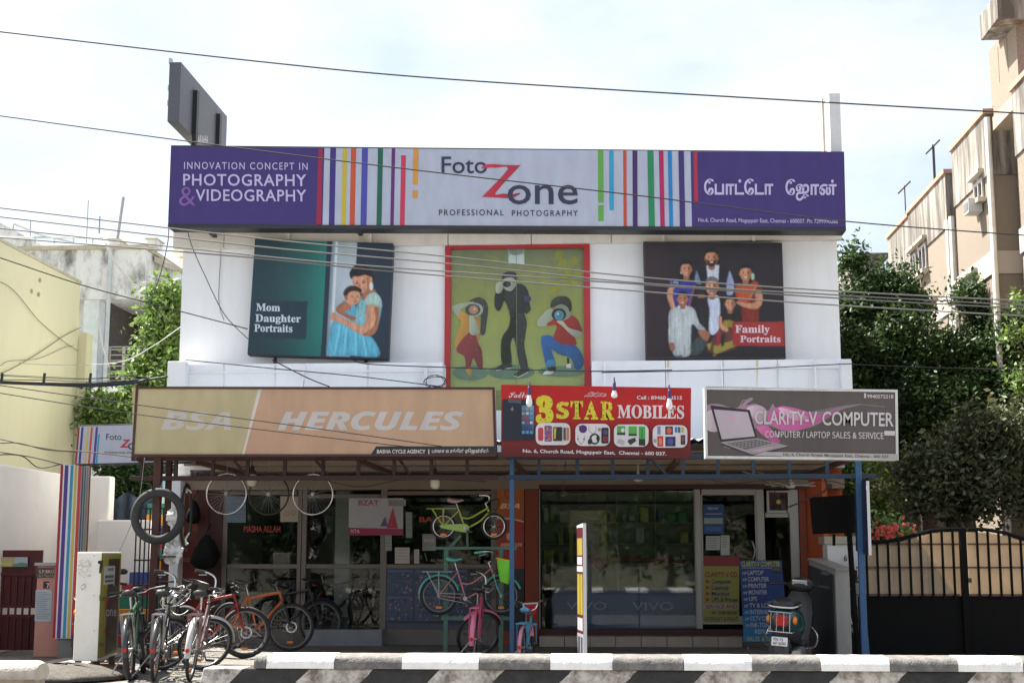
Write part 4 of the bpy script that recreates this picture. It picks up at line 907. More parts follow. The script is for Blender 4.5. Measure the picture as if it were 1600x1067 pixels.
p.poly([(455, 618), (1516, 650), (1516, 608), (540, 592)], A(170, 164, 162)); p.text('No. 6, Church Street, Mogappair East, Chennai - 600 037.', 676, 1455, 620, 20, A(46, 44, 44), .018, y1=638)
p.build('print', t.o, t.loc)
# blue poster and other ground floor prints come later
# ---- hanging bulbs in front of the red sign
m_bulb = M('white_bulb', (.8, .8, .8), .25, var=.03); m_sock = M('purple_socket', (.05, .03, .12), .5)
BULB = {827: 'white bulb in a purple socket hanging over the phone picture on the red sign', 960: 'short bulb in a purple socket hanging beside the Arabic lettering on the red sign', 1046: 'white bulb in a purple socket hanging over the telephone number on the red sign'}
for px, py in ((827, 617), (960, 610), (1046, 622)):
    c = W(px, py, Y=YS2 - .14)
    t = Thing('light_bulb', BULB[px], 'light bulb', c, group='bulbs over the red sign')
    t.part('socket', MB().lathe([(.001, .125), (.010, .12), (.014, .10), (.019, .095), (.019, .03), (.027, .028), (.027, .0)], 10, c), m_sock)
    k = .95 if px != 960 else .6
    t.part('bulb', MB().lathe([(.022, 0), (.025, -.03 * k), (.036, -.075 * k), (.038, -.11 * k), (.030, -.145 * k), (.001, -.16 * k)], 14, c), m_bulb, smooth=True)
    t.part('arm', MB().path([c + Vector((0, 0, .12)), c + Vector((0, .02, .16)), c + Vector((0, .18, .14))], .009, 6), m_sock)
# ---- roof boards seen edge on
t = Thing('roof_hoarding', 'grey back of a tall hoarding turned sideways on the roof edge', 'hoarding', W(300, 222, Y=-.5))
Xh = W(283, 97, Y=-1.0).x
zt_, zb_ = W(283, 97, Y=-1.0).z, W(283, 190, Y=-1.0).z
yn = -1.0; yfr = W(355, 182, X=Xh).y
m_gb = M('grey_hoarding_board', (.085, .09, .11), .55, var=.12, scale=3)
t.part('board', MB().box(Xh - .19, Xh, yn, yfr, zb_, zt_), m_gb, bevel=.008)
for px, y0 in ((301, 140), (338, 178)):
    yy = W(px, 220, X=Xh).y; z1_ = W(px, y0, X=Xh).z
    t.part('post', MB().box(Xh + .002, Xh + .07, yy - .06, yy + .06, zr + .2, z1_), m_black)
Pp = Print((Xh + .001, yn + .8, zb_ + .25), (0, 1, 0), (0, 0, 1)); Pp.text('NARAHA', 305, 325, 225, 14, (.45, .45, .48), .02); Pp.build('print', t.o, t.loc)
Pp = None
for dz in (.3, .55, 1.0):
    t.part('clip', MB().box(Xh - .235, Xh - .191, yn + .1, yn + .2, zb_ + dz, zb_ + dz + .09), M('clip_metal', (.5, .55, .55), .4, metal=.4))
t = Thing('white_roof_panel', 'narrow white panel standing on edge on the roof behind the Tamil lettering', 'panel', W(1303, 236, Y=-.3))
a, b = W(1296, 146, Y=-.6), W(1311, 235, Y=-.6)
t.part('board', MB().box(a.x - .01, b.x + .045, -.6, -.25, b.z - .1, a.z), M('white_panel', (.60, .61, .63), .6, var=.05, streak=.2, dirt=(.5, .4, .3)), bevel=.006)
a, b = W(1283, 156, Y=.3), W(1289, 235, Y=.3)
t.part('post', MB().box(a.x, b.x, .25, .35, b.z - .2, a.z), M('rusty_white', (.6, .52, .42), .7))
for px0, px1 in ((1284, 1296),):
    t.part('stay', MB().tube(W(1286, 160, Y=.3), W(1298, 150, Y=-.3), .015, 5), m_wframe)
# ================================================================== THINGS UNDER THE CANOPY
m_tyre = M('tyre_rubber', (.022, .022, .023), .75, var=.25, scale=30)
m_chrome = M('chrome', (.6, .6, .6), .25, metal=.95, var=.08)
m_steel = M('dull_steel', (.35, .35, .35), .4, metal=.8, var=.15)
m_blkpl = M('black_plastic', (.02, .02, .021), .5, var=.15)
m_sad = M('saddle_vinyl', (.02, .02, .022), .42, var=.1)
m_amber = M('amber_reflector', (.75, .22, .02), .3); m_redref = M('red_reflector', (.5, .01, .01), .25)
def wheel(T, c, Rr, tr, mt=None, rim=None, nsp=28, mat=None, tyre_mat=None, disc=False):
    """tyre, rim, hub and spokes round c in the x-z plane, carried by matrix mat"""
    mat = mat or Matrix.Identity(4)
    w_ = T.part('wheel', MB().lathe([(.001, -.04), (.022, -.04), (.022, .04), (.001, .04)], 10, c, 'y').xf(mat), m_steel, local=True, smooth='auto')
    T.part('tyre', MB().ring(c, Rr - tr, tr, 44, 8).xf(mat), tyre_mat or m_tyre, parent=w_, local=True, smooth=True)
    rr = Rr - 2 * tr
    T.part('rim', MB().ring(c, rr - .004, .011, 44, 6, flat=1.1).xf(mat), rim or M('dull_rim', (.22, .22, .22), .45, metal=.7), parent=w_, local=True, smooth=True)
    sp = MB(); c = Vector(c)
    for i in range(nsp):
        a = 2 * math.pi * i / nsp; s = 1 if i % 2 else -1; b = a + (.5 if i % 4 < 2 else -.5)
        sp.tube(c + Vector((.02 * math.cos(b), .03 * s, .02 * math.sin(b))), c + Vector((rr * math.cos(a), 0, rr * math.sin(a))), .0016, 3, cap=False)
    T.part('spokes', sp.xf(mat), m_steel, parent=w_, local=True, kind='stuff')
    if disc: T.part('brake_disc', MB().ring(c + Vector((0, .045, 0)), .07, .012, 24, 4, flat=.15).xf(mat), m_chrome, parent=w_, local=True)
    return w_
def guard(c, Rr, w_, a0, a1, n=16):
    """curved mudguard strip with depth"""
    secs = []
    for i in range(n + 1):
        a = R(a0 + (a1 - a0) * i / n); d = Vector((math.cos(a), 0, math.sin(a)))
        pr = []
        for (dy, dr) in ((-w_, -.012), (-w_ * .6, .006), (0, .012), (w_ * .6, .006), (w_, -.012), (w_ * .6, .003), (0, .009), (-w_ * .6, .003)):
            pr.append(Vector(c) + d * (Rr + dr) + Vector((0, dy, 0)))
        secs.append(pr)
    return MB().loft(secs)
def saddle_mb(c, L_=.26, w0=.085, k=1.0):
    secs = []
    for i in range(9):
        u = i / 8; x = -L_ * .5 + L_ * u
        hw = w0 * (1 - .05 * (1 - u)) * (1 if u < .35 else max(.28, 1 - (u - .35) * 1.25)); hz = .03 + .012 * math.cos(u * 3)
        if i == 0: hw *= .75
        if i == 8: hw *= .8; hz *= .7
        secs.append([Vector(c) + Vector((x, hw * math.cos(a), (hz if math.sin(a) > 0 else hz * .7) * math.sin(a) + .01 * math.cos(u * 6.28))) for a in [2 * math.pi * j / 12 for j in range(12)]])
    return MB().loft(secs)
def bike(label, rear, heading, Rr=.335, tr=.022, wb=1.03, style='mtb', col=(.5, .05, .02), fork_col=None, guard_col=None, saddle=None, steer=0, carrier=False, basket=None, z0=0, lean=3, bars='flat', rim=None, disc=False, name='bicycle', stand=True, handle_col=None, grip_col=None, chainguard=None, group='bicycles parked outside the cycle shop', cscale=1.0, fork_susp=False, seat_h=None, axle=False):
    k = Rr / .335
    T = Thing(name, label, 'bicycle', (rear[0], rear[1], z0), (R(lean), 0, R(heading)), group)
    def mm(c, nm=None): return M('bike_paint_%d_%d_%d' % tuple(int(q * 999) for q in c), c, .35, var=.06, coat=.3)
    fm = mm(col); fk = mm(fork_col) if fork_col else fm
    RA, FA = Vector((0, 0, Rr)), Vector((wb, 0, Rr))
    BBk = Vector((.43 * wb, 0, Rr - .05 * k)); ST = Vector((.29 * wb, 0, Rr + .44 * k)); HB = Vector((wb - .13 * k, 0, Rr + .36 * k)); HT = Vector((wb - .19 * k, 0, Rr + .50 * k))
    r_ = .019 * max(k, .75)
    fr = MB()
    fr.tube(BBk, ST, r_ * .85, 8); fr.tube(HB, HT, r_ * 1.15, 10)
    for s in (-1, 1):
        y = Vector((0, .055 * s, 0)); i = Vector((0, .02 * s, 0))
        fr.tube(BBk + i, RA + y, r_ * .55, 6); fr.tube(ST + i - Vector((0, 0, .03)), RA + y, r_ * .5, 6)
    if style == 'mtb':
        fr.tube(ST - Vector((0, 0, .05 * k)), HT - Vector((0, 0, .02)), r_ * 1.1, 10); fr.tube(BBk, HB, r_ * 1.4, 10)
    else:
        lo = ST.lerp(BBk, .45)
        fr.path(smooth_path([HT - Vector((0, 0, .03)), HT.lerp(lo, .35) - Vector((0, 0, .09 * k)), HT.lerp(lo, .7) - Vector((0, 0, .10 * k)), lo], 5), r_ * .8, 8)
        fr.path(smooth_path([HB, HB.lerp(BBk, .35) - Vector((0, 0, .07 * k)), HB.lerp(BBk, .7) - Vector((0, 0, .05 * k)), BBk], 5), r_ * .9, 8)
    fr.lathe([(.001, -.04), (.026, -.04), (.026, .04), (.001, .04)], 10, BBk, 'y')
    T.part('frame', fr, fm, local=True, smooth='auto')
    sh = seat_h if seat_h is not None else .14 * k
    sd_ = (ST - BBk).normalized(); SP = ST + sd_ * sh
    post = T.part('seat_post', MB().tube(ST - sd_ * .05, SP, r_ * .65, 8), m_chrome, local=True, smooth='auto')
    T.part('saddle', saddle_mb(SP + Vector((-.01, 0, .035)), .27 * max(k, .8), .088 * max(k, .8)), mm(saddle) if saddle else m_sad, local=True, smooth=True)
    wheel(T, RA, Rr, tr, rim=rim, disc=disc)
    # steered front end
    ax = (HT - HB).normalized(); SM = Matrix.Translation(HB) @ Matrix.Rotation(R(steer), 4, ax) @ Matrix.Translation(-HB)
    fkm = MB(); crown = HB - ax * .01
    for s in (-1, 1):
        y = Vector((0, .058 * s, 0))
        if fork_susp:
            mid = crown.lerp(FA, .5)
            fkm.tube(crown + y, mid + y, .014, 8); fkm.tube(mid + y, FA + y, .021, 8)
        else: fkm.path(smooth_path([crown + y, crown.lerp(FA, .6) + y - Vector((.012, 0, 0)), FA + y], 4), r_ * .62, 8)
    fkm.tube(crown + Vector((0, -.07, 0)), crown + Vector((0, .07, 0)), .018, 8)
    T.part('fork', fkm.xf(SM), fk, local=True, smooth='auto')
    wheel(T, FA, Rr, tr, rim=rim, mat=SM, disc=disc)
    top = HT + ax * .09 * k
    st = T.part('stem', MB().path([HT, top, top + Vector((.05 * k, 0, .01))], .013, 8).xf(SM), m_blkpl if bars == 'flat' else m_chrome, local=True, smooth='auto')
    cb = top + Vector((.05 * k, 0, .01)); hb = MB(); ends = []
    for s in (-1, 1):
        if bars == 'flat': pts = [cb, cb + Vector((0, .10 * s, .005)), cb + Vector((-.01, .16 * s, .035)), cb + Vector((-.05, .32 * s, .045))]
        else: pts = [cb, cb + Vector((.03, .07 * s, .03)), cb + Vector((.02, .16 * s * k, .15 * k)), cb + Vector((-.07, .24 * s * k, .17 * k)), cb + Vector((-.20, .26 * s * k, .15 * k))]
        sp_ = smooth_path(pts, 4); hb.path(sp_, .0115, 8); ends.append((sp_[-1], (sp_[-1] - sp_[-3]).normalized()))
    hbo = T.part('handlebar', hb.xf(SM), m_blkpl if bars == 'flat' else m_chrome, local=True, smooth='auto')
    for e, d in ends:
        T.part('grip', MB().tube(e - d * .10, e + d * .015, .017, 8).xf(SM), mm(grip_col) if grip_col else m_blkpl, parent=hbo, local=True, smooth='auto')
        T.part('brake_lever', MB().path([e - d * .11 + Vector((.02, 0, -.01)), e - d * .09 + Vector((.05, 0, -.03)), e + d * .0 + Vector((.05, 0, -.04))], .006, 5).xf(SM), m_steel, parent=hbo, local=True)
    for s in (-1, 1):
        T.part('brake_cable', MB().path(smooth_path([(SM @ (cb + Vector((.04, .12 * s, .02)))), SM @ (cb + Vector((.16, .07 * s, .04))), SM @ (cb + Vector((.12, -.02 * s, -.10))), HB + Vector((.02, .02 * s, .06)), HB.lerp(BBk, .4) + Vector((0, .02 * s, .03))], 5), .004, 5), m_blkpl, local=True)
    # drive
    cr = T.part('crank', MB().ring(BBk + Vector((0, -.055, 0)), .085 * k, .006, 28, 4).merge(MB().lathe([(.001, -.075), (.03, -.075), (.03, -.045), (.001, -.045)], 12, BBk, 'y')), m_steel, local=True)
    for s in (-1, 1):
        a = R(-35 if s < 0 else 145); e = BBk + Vector((.16 * k * math.cos(a), .075 * s, .16 * k * math.sin(a)))
        T.part('crank_arm', MB().tube(BBk + Vector((0, .065 * s, 0)), e, .009, 6), m_steel, parent=cr, local=True)
        T.part('pedal', MB().box(e.x - .04, e.x + .04, e.y, e.y + .09 * s, e.z - .012, e.z + .012), m_blkpl, parent=cr, local=True)
    if chainguard:
        T.part('chain_guard', guard_plate(BBk, RA, k), mm(chainguard), local=True)
    else:
        ch = MB().tube(BBk + Vector((0, -.055, .08 * k)), RA + Vector((0, -.055, .03)), .005, 4).tube(BBk + Vector((0, -.055, -.08 * k)), RA + Vector((0, -.055, -.03)), .005, 4); T.part('chain', ch, m_steel, local=True)
    if guard_col:
        gm = mm(guard_col)
        T.part('mudguard', guard(RA, Rr + .018, .032 * k, 15, 190), gm, local=True, smooth='auto')
        T.part('mudguard', guard(FA, Rr + .018, .032 * k, 20, 155).xf(SM), gm, local=True, smooth='auto')
        T.part('rear_reflector', MB().lathe([(.001, -.008), (.024, -.008), (.02, .008), (.001, .008)], 12, RA + Vector((-Rr - .03, 0, .02)), 'x'), m_redref, local=True)
    if carrier:
        cm = mm(carrier) if carrier is not True else m_steel; cz = 2 * Rr + .06
        cr_ = MB()
        for y in (-.055, -.02, .02, .055): cr_.tube((-.22, y, cz), (.17, y, cz), .006, 5)
        cr_.tube((-.22, -.06, cz), (-.22, .06, cz), .007, 5).tube((.17, -.06, cz), (.17, .06, cz), .007, 5).tube((-.02, -.06, cz), (-.02, .06, cz), .006, 5)
        for s in (-1, 1): cr_.tube((-.16, .06 * s, cz), (0, .07 * s, Rr), .006, 5).tube((.0, .06 * s, cz), (0, .07 * s, Rr), .006, 5)
        T.part('carrier', cr_, cm, local=True)
    if stand:
        T.part('kickstand', MB().tube(RA + Vector((.06, .06, -.04)), Vector((.02, .25 * 1.0, .02)), .008, 6), m_steel, local=True)
    if basket:
        bc, rimc = basket; o = FA + Vector((.08 * k, 0, Rr + .18 * k)); bm_ = MB(); n = 10
        secs = []
        for (q, z) in ((.62, 0), (.8, .10), (1.0, .20)):
            secs.append([o + Vector((.12 * k * q * sx, .15 * k * q * sy, z * k)) for sx, sy in ((-1, -.8), (-.8, -1), (.8, -1), (1, -.8), (1, .8), (.8, 1), (-.8, 1), (-1, .8))])
        inn = [[v.lerp(o + Vector((0, 0, (v.z - o.z))), .06) for v in sct] for sct in reversed(secs)]
        bm_.loft(secs + inn); b_ = T.part('basket', bm_.xf(SM), mm(bc), local=True)
        T.part('basket_rim', MB().path(secs[-1], .010, 6, closed=True).xf(SM), mm(rimc), parent=b_, local=True, smooth=True)
    for c_, mt in ((FA, SM), (RA, Matrix.Identity(4))):
        T.part('spoke_reflector', MB().box(c_.x - .04, c_.x + .04, -.012, .012, c_.z - Rr * .62 - .015, c_.z - Rr * .62 + .015).xf(mt), m_amber, local=True)
    return T
def guard_plate(BBk, RA, k):
    pts = []; c = BBk
    for i in range(9): a = R(-80 + 160 * i / 8); pts.append(c + Vector((.11 * k * math.cos(a), -.07, .11 * k * math.sin(a))))
    pts += [RA + Vector((-.02, -.07, .045 * k)), RA + Vector((-.05, -.07, 0)), RA + Vector((-.02, -.07, -.045 * k))]
    return MB().prism(pts, (0, .012, 0))
def rear_at(px, py): q = G(px, py); return (q.x, q.y)
BK = (.025, .025, .027)
bike('green and black bicycle with a fat tyre nearest the steel cabinet', rear_at(203, 1063), 101, tr=.034, col=(.015, .07, .025), guard_col=BK, steer=8, bars='flat', fork_col=BK, lean=-4, carrier=True)  # green, pink and red bicycle paint darkened to stand in for shade
bike('black roadster bicycle with black mudguards and chrome carrier', rear_at(240, 1064), 101, col=BK, style='ladies', guard_col=(.03, .03, .032), steer=-62, bars='up', carrier=True, tr=.02, lean=3)
bike('dusty pink bicycle with white mudguards and a wire basket', rear_at(296, 1064), 97, col=(.11, .068, .066), style='ladies', guard_col=(.45, .45, .44), steer=-62, bars='up', carrier=(.2, .10, .09), tr=.02, lean=4)
bike('red mountain bike with a disc brake wheel turned outward', rear_at(292, 1024), -24, col=(.24, .008, .008), steer=32, disc=True, fork_col=(.3, .015, .015), tr=.03, lean=5, Rr=.345)
bike('orange mountain bike leaning beside the red one', rear_at(362, 1014), -20, col=(.48, .10, .01), steer=24, fork_col=BK, fork_susp=True, tr=.024, lean=4, Rr=.345, disc=True)
bike('black mountain bike in front of the glass shop door', rear_at(408, 1005), -14, col=BK, guard_col=BK, steer=15, fork_susp=True, tr=.024, lean=4, Rr=.345)
q = G(738, 1040); MT = (.10, .42, .33)
bike('pink bicycle with pink mudguards standing under the display rack', (q.x, q.y), 90, col=(.55, .08, .16), style='ladies', guard_col=(.66, .15, .27), steer=-60, bars='up', carrier=(.55, .10, .2), Rr=.33, lean=3)
q = G(815, 1042)
bike('small blue child bicycle with pink mudguards and a red basket', (q.x, q.y), 84, col=(.08, .32, .48), style='ladies', guard_col=(.66, .25, .36), steer=12, bars='up', Rr=.24, wb=.78, basket=((.5, .02, .03), (.6, .5, .55)), saddle=(.08, .3, .45), carrier=(.08, .3, .45), lean=2)
bike('black bicycle with a dark basket squeezed behind the pink one', rear_at(258, 1046), 96, col=BK, style='ladies', guard_col=BK, steer=-40, bars='up', carrier=True, tr=.022, lean=-3, basket=((.03, .025, .02), (.05, .05, .05)))
bike('dark grey mountain bike against the red canopy post', rear_at(222, 1044), 110, col=(.04, .04, .045), steer=25, tr=.028, lean=-5, fork_susp=True)
c = G(268, 1050); c.z = .86; rnd = random.Random(2)
for i in range(5):
    q = c + Vector((rnd.uniform(-.06, .06), rnd.uniform(-.1, .05), rnd.uniform(-.08, .08))); a0 = rnd.uniform(0, 6)
    solo('cable_loop', MB().path([q + Vector((.14 * math.cos(a), .05 * math.sin(2 * a + a0), .12 * math.sin(a + .3 * i))) for a in [i_ * .4 + a0 for i_ in range(14)]], .005, 5), M('pale_cable', (.4, .4, .38), .4), 'loop of pale brake cable slung over the pink bicycle basket', 'cable', 'brake cable loops on the pink bicycle', origin=q)
# display rack with two bicycles
YK = -3.0
t = Thing('display_rack', 'green steel rack holding two small bicycles above the ground', 'rack', W(740, 1005, Y=YK))
m_gr = M('faded_green_steel', (.08, .17, .12), .6, var=.2, streak=.3, scale=9)
for px in (697, 783):
    x = XY(px, YK, 930); t.part('leg', MB().box(x - .03, x + .03, YK - .03, YK + .03, .001, ZY(858, YK)), m_gr)
zr_ = ZY(858, YK); t.part('rail', MB().box(XY(669, YK, 858), XY(808, YK, 858), YK - .035, YK + .035, zr_, zr_ + .035), m_gr)
zr2 = ZY(965, YK); t.part('rail', MB().box(XY(690, YK, 965), XY(800, YK, 965), YK - .04, YK + .04, zr2 - .03, zr2 + .02), m_gr)
t.part('brace', MB().tube((XY(697, YK), YK, ZY(862, YK)), (XY(720, YK), YK, ZY(836, YK)), .025, 4), m_gr)
t.part('brace', MB().tube((XY(730, YK), YK + .05, zr_), (XY(729, YK), YK + .05, ZY(826, YK)), .02, 4), m_gr)
def rack_bike(px, py, Rpx, px2, **kw):
    c = W(px, py, Y=YK - .06); s = W(px + Rpx, py, Y=YK - .06).x - c.x; c2 = W(px2, py, Y=YK - .06)
    return bike(rear=(c.x, YK - .06), heading=0, Rr=s, wb=c2.x - c.x, z0=c.z - s, lean=0, stand=False, **kw)
rack_bike(693, 822, 20.5, 772, label='small lime green child bicycle on top of the display rack', col=(.42, .50, .06), guard_col=None, style='ladies', tr=.017, saddle=(.45, .3, .28), chainguard=(.32, .50, .10), bars='up', fork_col=BK, carrier=(.42, .50, .06), rim=m_chrome)
rack_bike(686, 930, 29.5, 783, label='pink and mint bicycle with mint mudguards hung on the display rack', col=(.52, .19, .20), guard_col=MT, style='ladies', tr=.02, saddle=MT, bars='up', fork_col=MT, carrier=(.3, .4, .36), grip_col=MT, basket=None)
c = W(788, 886, Y=YK - .35)
t = Thing('child_basket', 'lime green plastic basket with a yellow rim on the rack', 'basket', c)
secs = []
for (q, z) in ((.55, -.20), (.8, -.05), (1, .10)): secs.append([c + Vector((.10 * q * sx, .10 * q * sy, z + .0 - .02 * sx)) for sx, sy in ((-1, -.7), (-.7, -1), (.7, -1), (1, -.7), (1, .7), (.7, 1), (-.7, 1), (-1, .7))])
t.part('bowl', MB().loft(secs), M('lime_plastic', (.16, .62, .03), .4), smooth='auto'); t.part('rim', MB().path(secs[-1], .013, 6, closed=True), M('yellow_plastic', (.8, .38, .02), .4), smooth=True)
t.part('lip', MB().loft([[v.lerp(c, .03) + Vector((0, -.012, 0)) for v in secs[1]], [v + Vector((0, -.012, 0)) for v in secs[-1]]], cap=False), M('lime_plastic'))
# ---- hanging wheels
for px, py, rpx, lab, rm in ((354, 771, 31, 'bare chrome bicycle rim hanging next to the black bags', m_chrome), (420, 772, 31, 'black bicycle rim hanging between two chrome rims', m_blkpl), (489, 772, 31, 'bare chrome bicycle rim hanging before the door post', m_chrome)):
    c = W(px, py, Y=-3.4); rr = W(px + rpx, py, Y=-3.4).x - c.x
    t = Thing('display_bicycle_wheel', lab, 'wheel rim', c, group='rims hanging under the canopy')
    t.part('rim', MB().ring(c, rr, .012, 48, 6, flat=1.2), rm, smooth=True)
    sp = MB(); 
    for i in range(32):
        a = 2 * math.pi * i / 32; b = a + (.6 if i % 4 < 2 else -.6)
        sp.tube(c + Vector((.022 * math.cos(b), .03 * (1 if i % 2 else -1), .022 * math.sin(b))), c + Vector((rr * math.cos(a), 0, rr * math.sin(a))), .0016, 3, cap=False)
    t.part('spokes', sp, m_steel, kind='stuff'); t.part('hub', MB().lathe([(.001, -.04), (.024, -.04), (.016, 0), (.024, .04), (.001, .04)], 10, c, 'y'), m_steel)
    t.part('hook', MB().tube(c + Vector((0, 0, rr)), (c.x, c.y, zs_), .004, 5), m_steel)
# ---- pendant jar lamps
for px, py, lab in ((393.5, 748, 'bell shaped pendant lamp between a chrome rim and the black rim'), (680, 752, 'bell shaped pendant lamp above the upper child bicycle')):
    c = W(px, py, Y=-4.1)
    t = Thing('pendant_lamp', lab, 'lamp', c, group='pendant lamps')
    t.part('glass_jar', MB().lathe([(.055, .06), (.062, .0), (.062, -.05), (.05, -.085), (.001, -.10)], 16, c), M('milky_glass', (.50, .46, .38), .3, var=.05), smooth=True)
    t.part('cap', MB().lathe([(.06, .062), (.055, .09), (.03, .12), (.02, .17), (.001, .18)], 14, c), m_red, smooth='auto'); t.part('cord', MB().tube(c + Vector((0, 0, .18)), (c.x, c.y, zs_), .006, 5), m_blkpl)
# ---- fans
def ceiling_fan(px, py, Y, label, n=3, r=.42, rot=10):
    c = W(px, py, Y=Y); t = Thing('ceiling_fan', label, 'fan', c, group='ceiling fans')
    wm = M('fan_white', (.5, .47, .42), .5)
    t.part('motor', MB().lathe([(.001, -.05), (.05, -.045), (.075, -.01), (.06, .03), (.02, .05), (.02, .09), (.001, .09)], 16, c), wm, smooth='auto'); t.part('rod', MB().tube(c + Vector((0, 0, .08)), (c.x, c.y, zs_ if Y < 0 else zcan - .18), .012, 6), wm)
    for i in range(n):
        a = R(rot + 360 * i / n); d = Vector((math.cos(a), math.sin(a), 0)); s = Vector((-d.y, d.x, 0)); u = Vector((0, 0, .012))
        q = [c + d * .07 - s * .03 - u, c + d * .07 + s * .03 + u, c + d * r + s * .06 + u, c + d * r - s * .06 - u]
        t.part('blade', MB().hexa(q + [v + Vector((0, 0, .006)) for v in q]), wm)
ceiling_fan(880, 771, .9, 'white ceiling fan inside the mobile shop', 3, .4, 5)
ceiling_fan(997, 747, -2.2, 'cream ceiling fan under the blue end of the canopy', 3, .45, 25)
ceiling_fan(1235, 757, -3.2, 'brown ceiling fan tangled in cables by the computer shop', 4, .4, 35)
# ---- hanging tyres on the red post
for px, py, rpx, lab, rz in ((247, 806, 36.5, 'large black bicycle tyre hanging flat against the red post', 0), (291, 806, 33, 'thin black tyre hanging edge on beside the big tyre', 97)):
    c = W(px, py, Y=YC - .18 if rz == 0 else YC + .25); rr = W(px + rpx, py, Y=YC - .18).x - c.x
    t = Thing('display_tyre_loop', lab, 'tyre', c, (0, 0, R(rz)))
    t.part('tread', MB().ring((0, 0, 0), rr, .055 if rz == 0 else .028, 48, 10, flat=.6), m_tyre, local=True, smooth=True); t.part('hook', MB().tube((0, 0, rr), (0, .12, rr + .12), .005, 5), m_steel, local=True)
    if rz:
        for k_ in range(2): t.part('wrapping', MB().path([Vector((rr * .9 * math.cos(a), .03 * math.sin(5 * a), rr * .9 * math.sin(a))) for a in [R(60 + 200 * k_ + i * 8) for i in range(9)]], .012, 5), M('foil_wrap', (.7, .7, .68), .35), local=True)
# plastic bags tied to the post
for px, py in ((266, 845), (272, 858), (262, 868)):
    pass
m_bag = M('white_plastic_bag', (.7, .7, .7), .4, var=.2, scale=14)
for px, py, lab, s_ in ((273, 808, 'crumpled white plastic bag tied inside the hanging tyre', .10), (270, 862, 'crumpled white plastic bag hanging on the post tray', .13)):
    c = W(px, py, Y=YC + .05); mb = MB().ell(c, (s_, s_ * .7, s_ * 1.1), 16, 11); rnd = random.Random(px)
    mb.v = [c + (v - c) * rnd.uniform(.62, 1.25) for v in mb.v]; solo('plastic_bag', mb, m_bag, lab, 'plastic bag', origin=c)
t = Thing('repair_tray', 'narrow steel repair trays on the red post', 'tray', W(262, 870, Y=YC + .1))
for py in (830, 868, 908):
    z = ZY(py, YC); x0, x1 = XY(246, YC), XY(276, YC); t.part('tray', MB().box(x0, x1, YC - .1, YC + .066, z - .02, z), m_red)
# ---- black bags hanging on the left pillar
def sack(c, sx, sz, seed):
    rnd = random.Random(seed); secs = []
    prof = [(.10, 1.0), (.28, .86), (.55, .6), (.82, .2), (1.0, -.25), (.98, -.6), (.75, -.9), (.3, -1.0)]
    for q, z in prof:
        ph = rnd.uniform(0, 6); secs.append([c + Vector((sx * q * math.cos(a) * (1 + .16 * math.sin(3 * a + ph)) + .05 * z * sx, .2 * q * math.sin(a) * (1 + .2 * math.sin(4 * a + ph)), sz * z + rnd.uniform(-.03, .03) * sz)) for a in [2 * math.pi * j / 20 for j in range(20)]])
    return MB().loft(secs)
for px, py, sx, sz, lab in ((322, 862, .21, .26, 'bulky black bag hanging on the maroon pillar'), (303, 800, .10, .18, 'small dark pouch pinned high on the maroon pillar')):
    c = W(px, py, Y=-.35); t = Thing('hanging_bag', lab, 'bag', c); t.part('sack', sack(c, sx, sz, px), M('dark_canvas', (.010, .011, .010), .9, spec=.1), smooth=True); t.part('strap', MB().path([c + Vector((-.03, 0, sz * .95)), c + Vector((0, .2, sz + .18)), c + Vector((.03, 0, sz * .95))], .012, 5), m_blkpl)
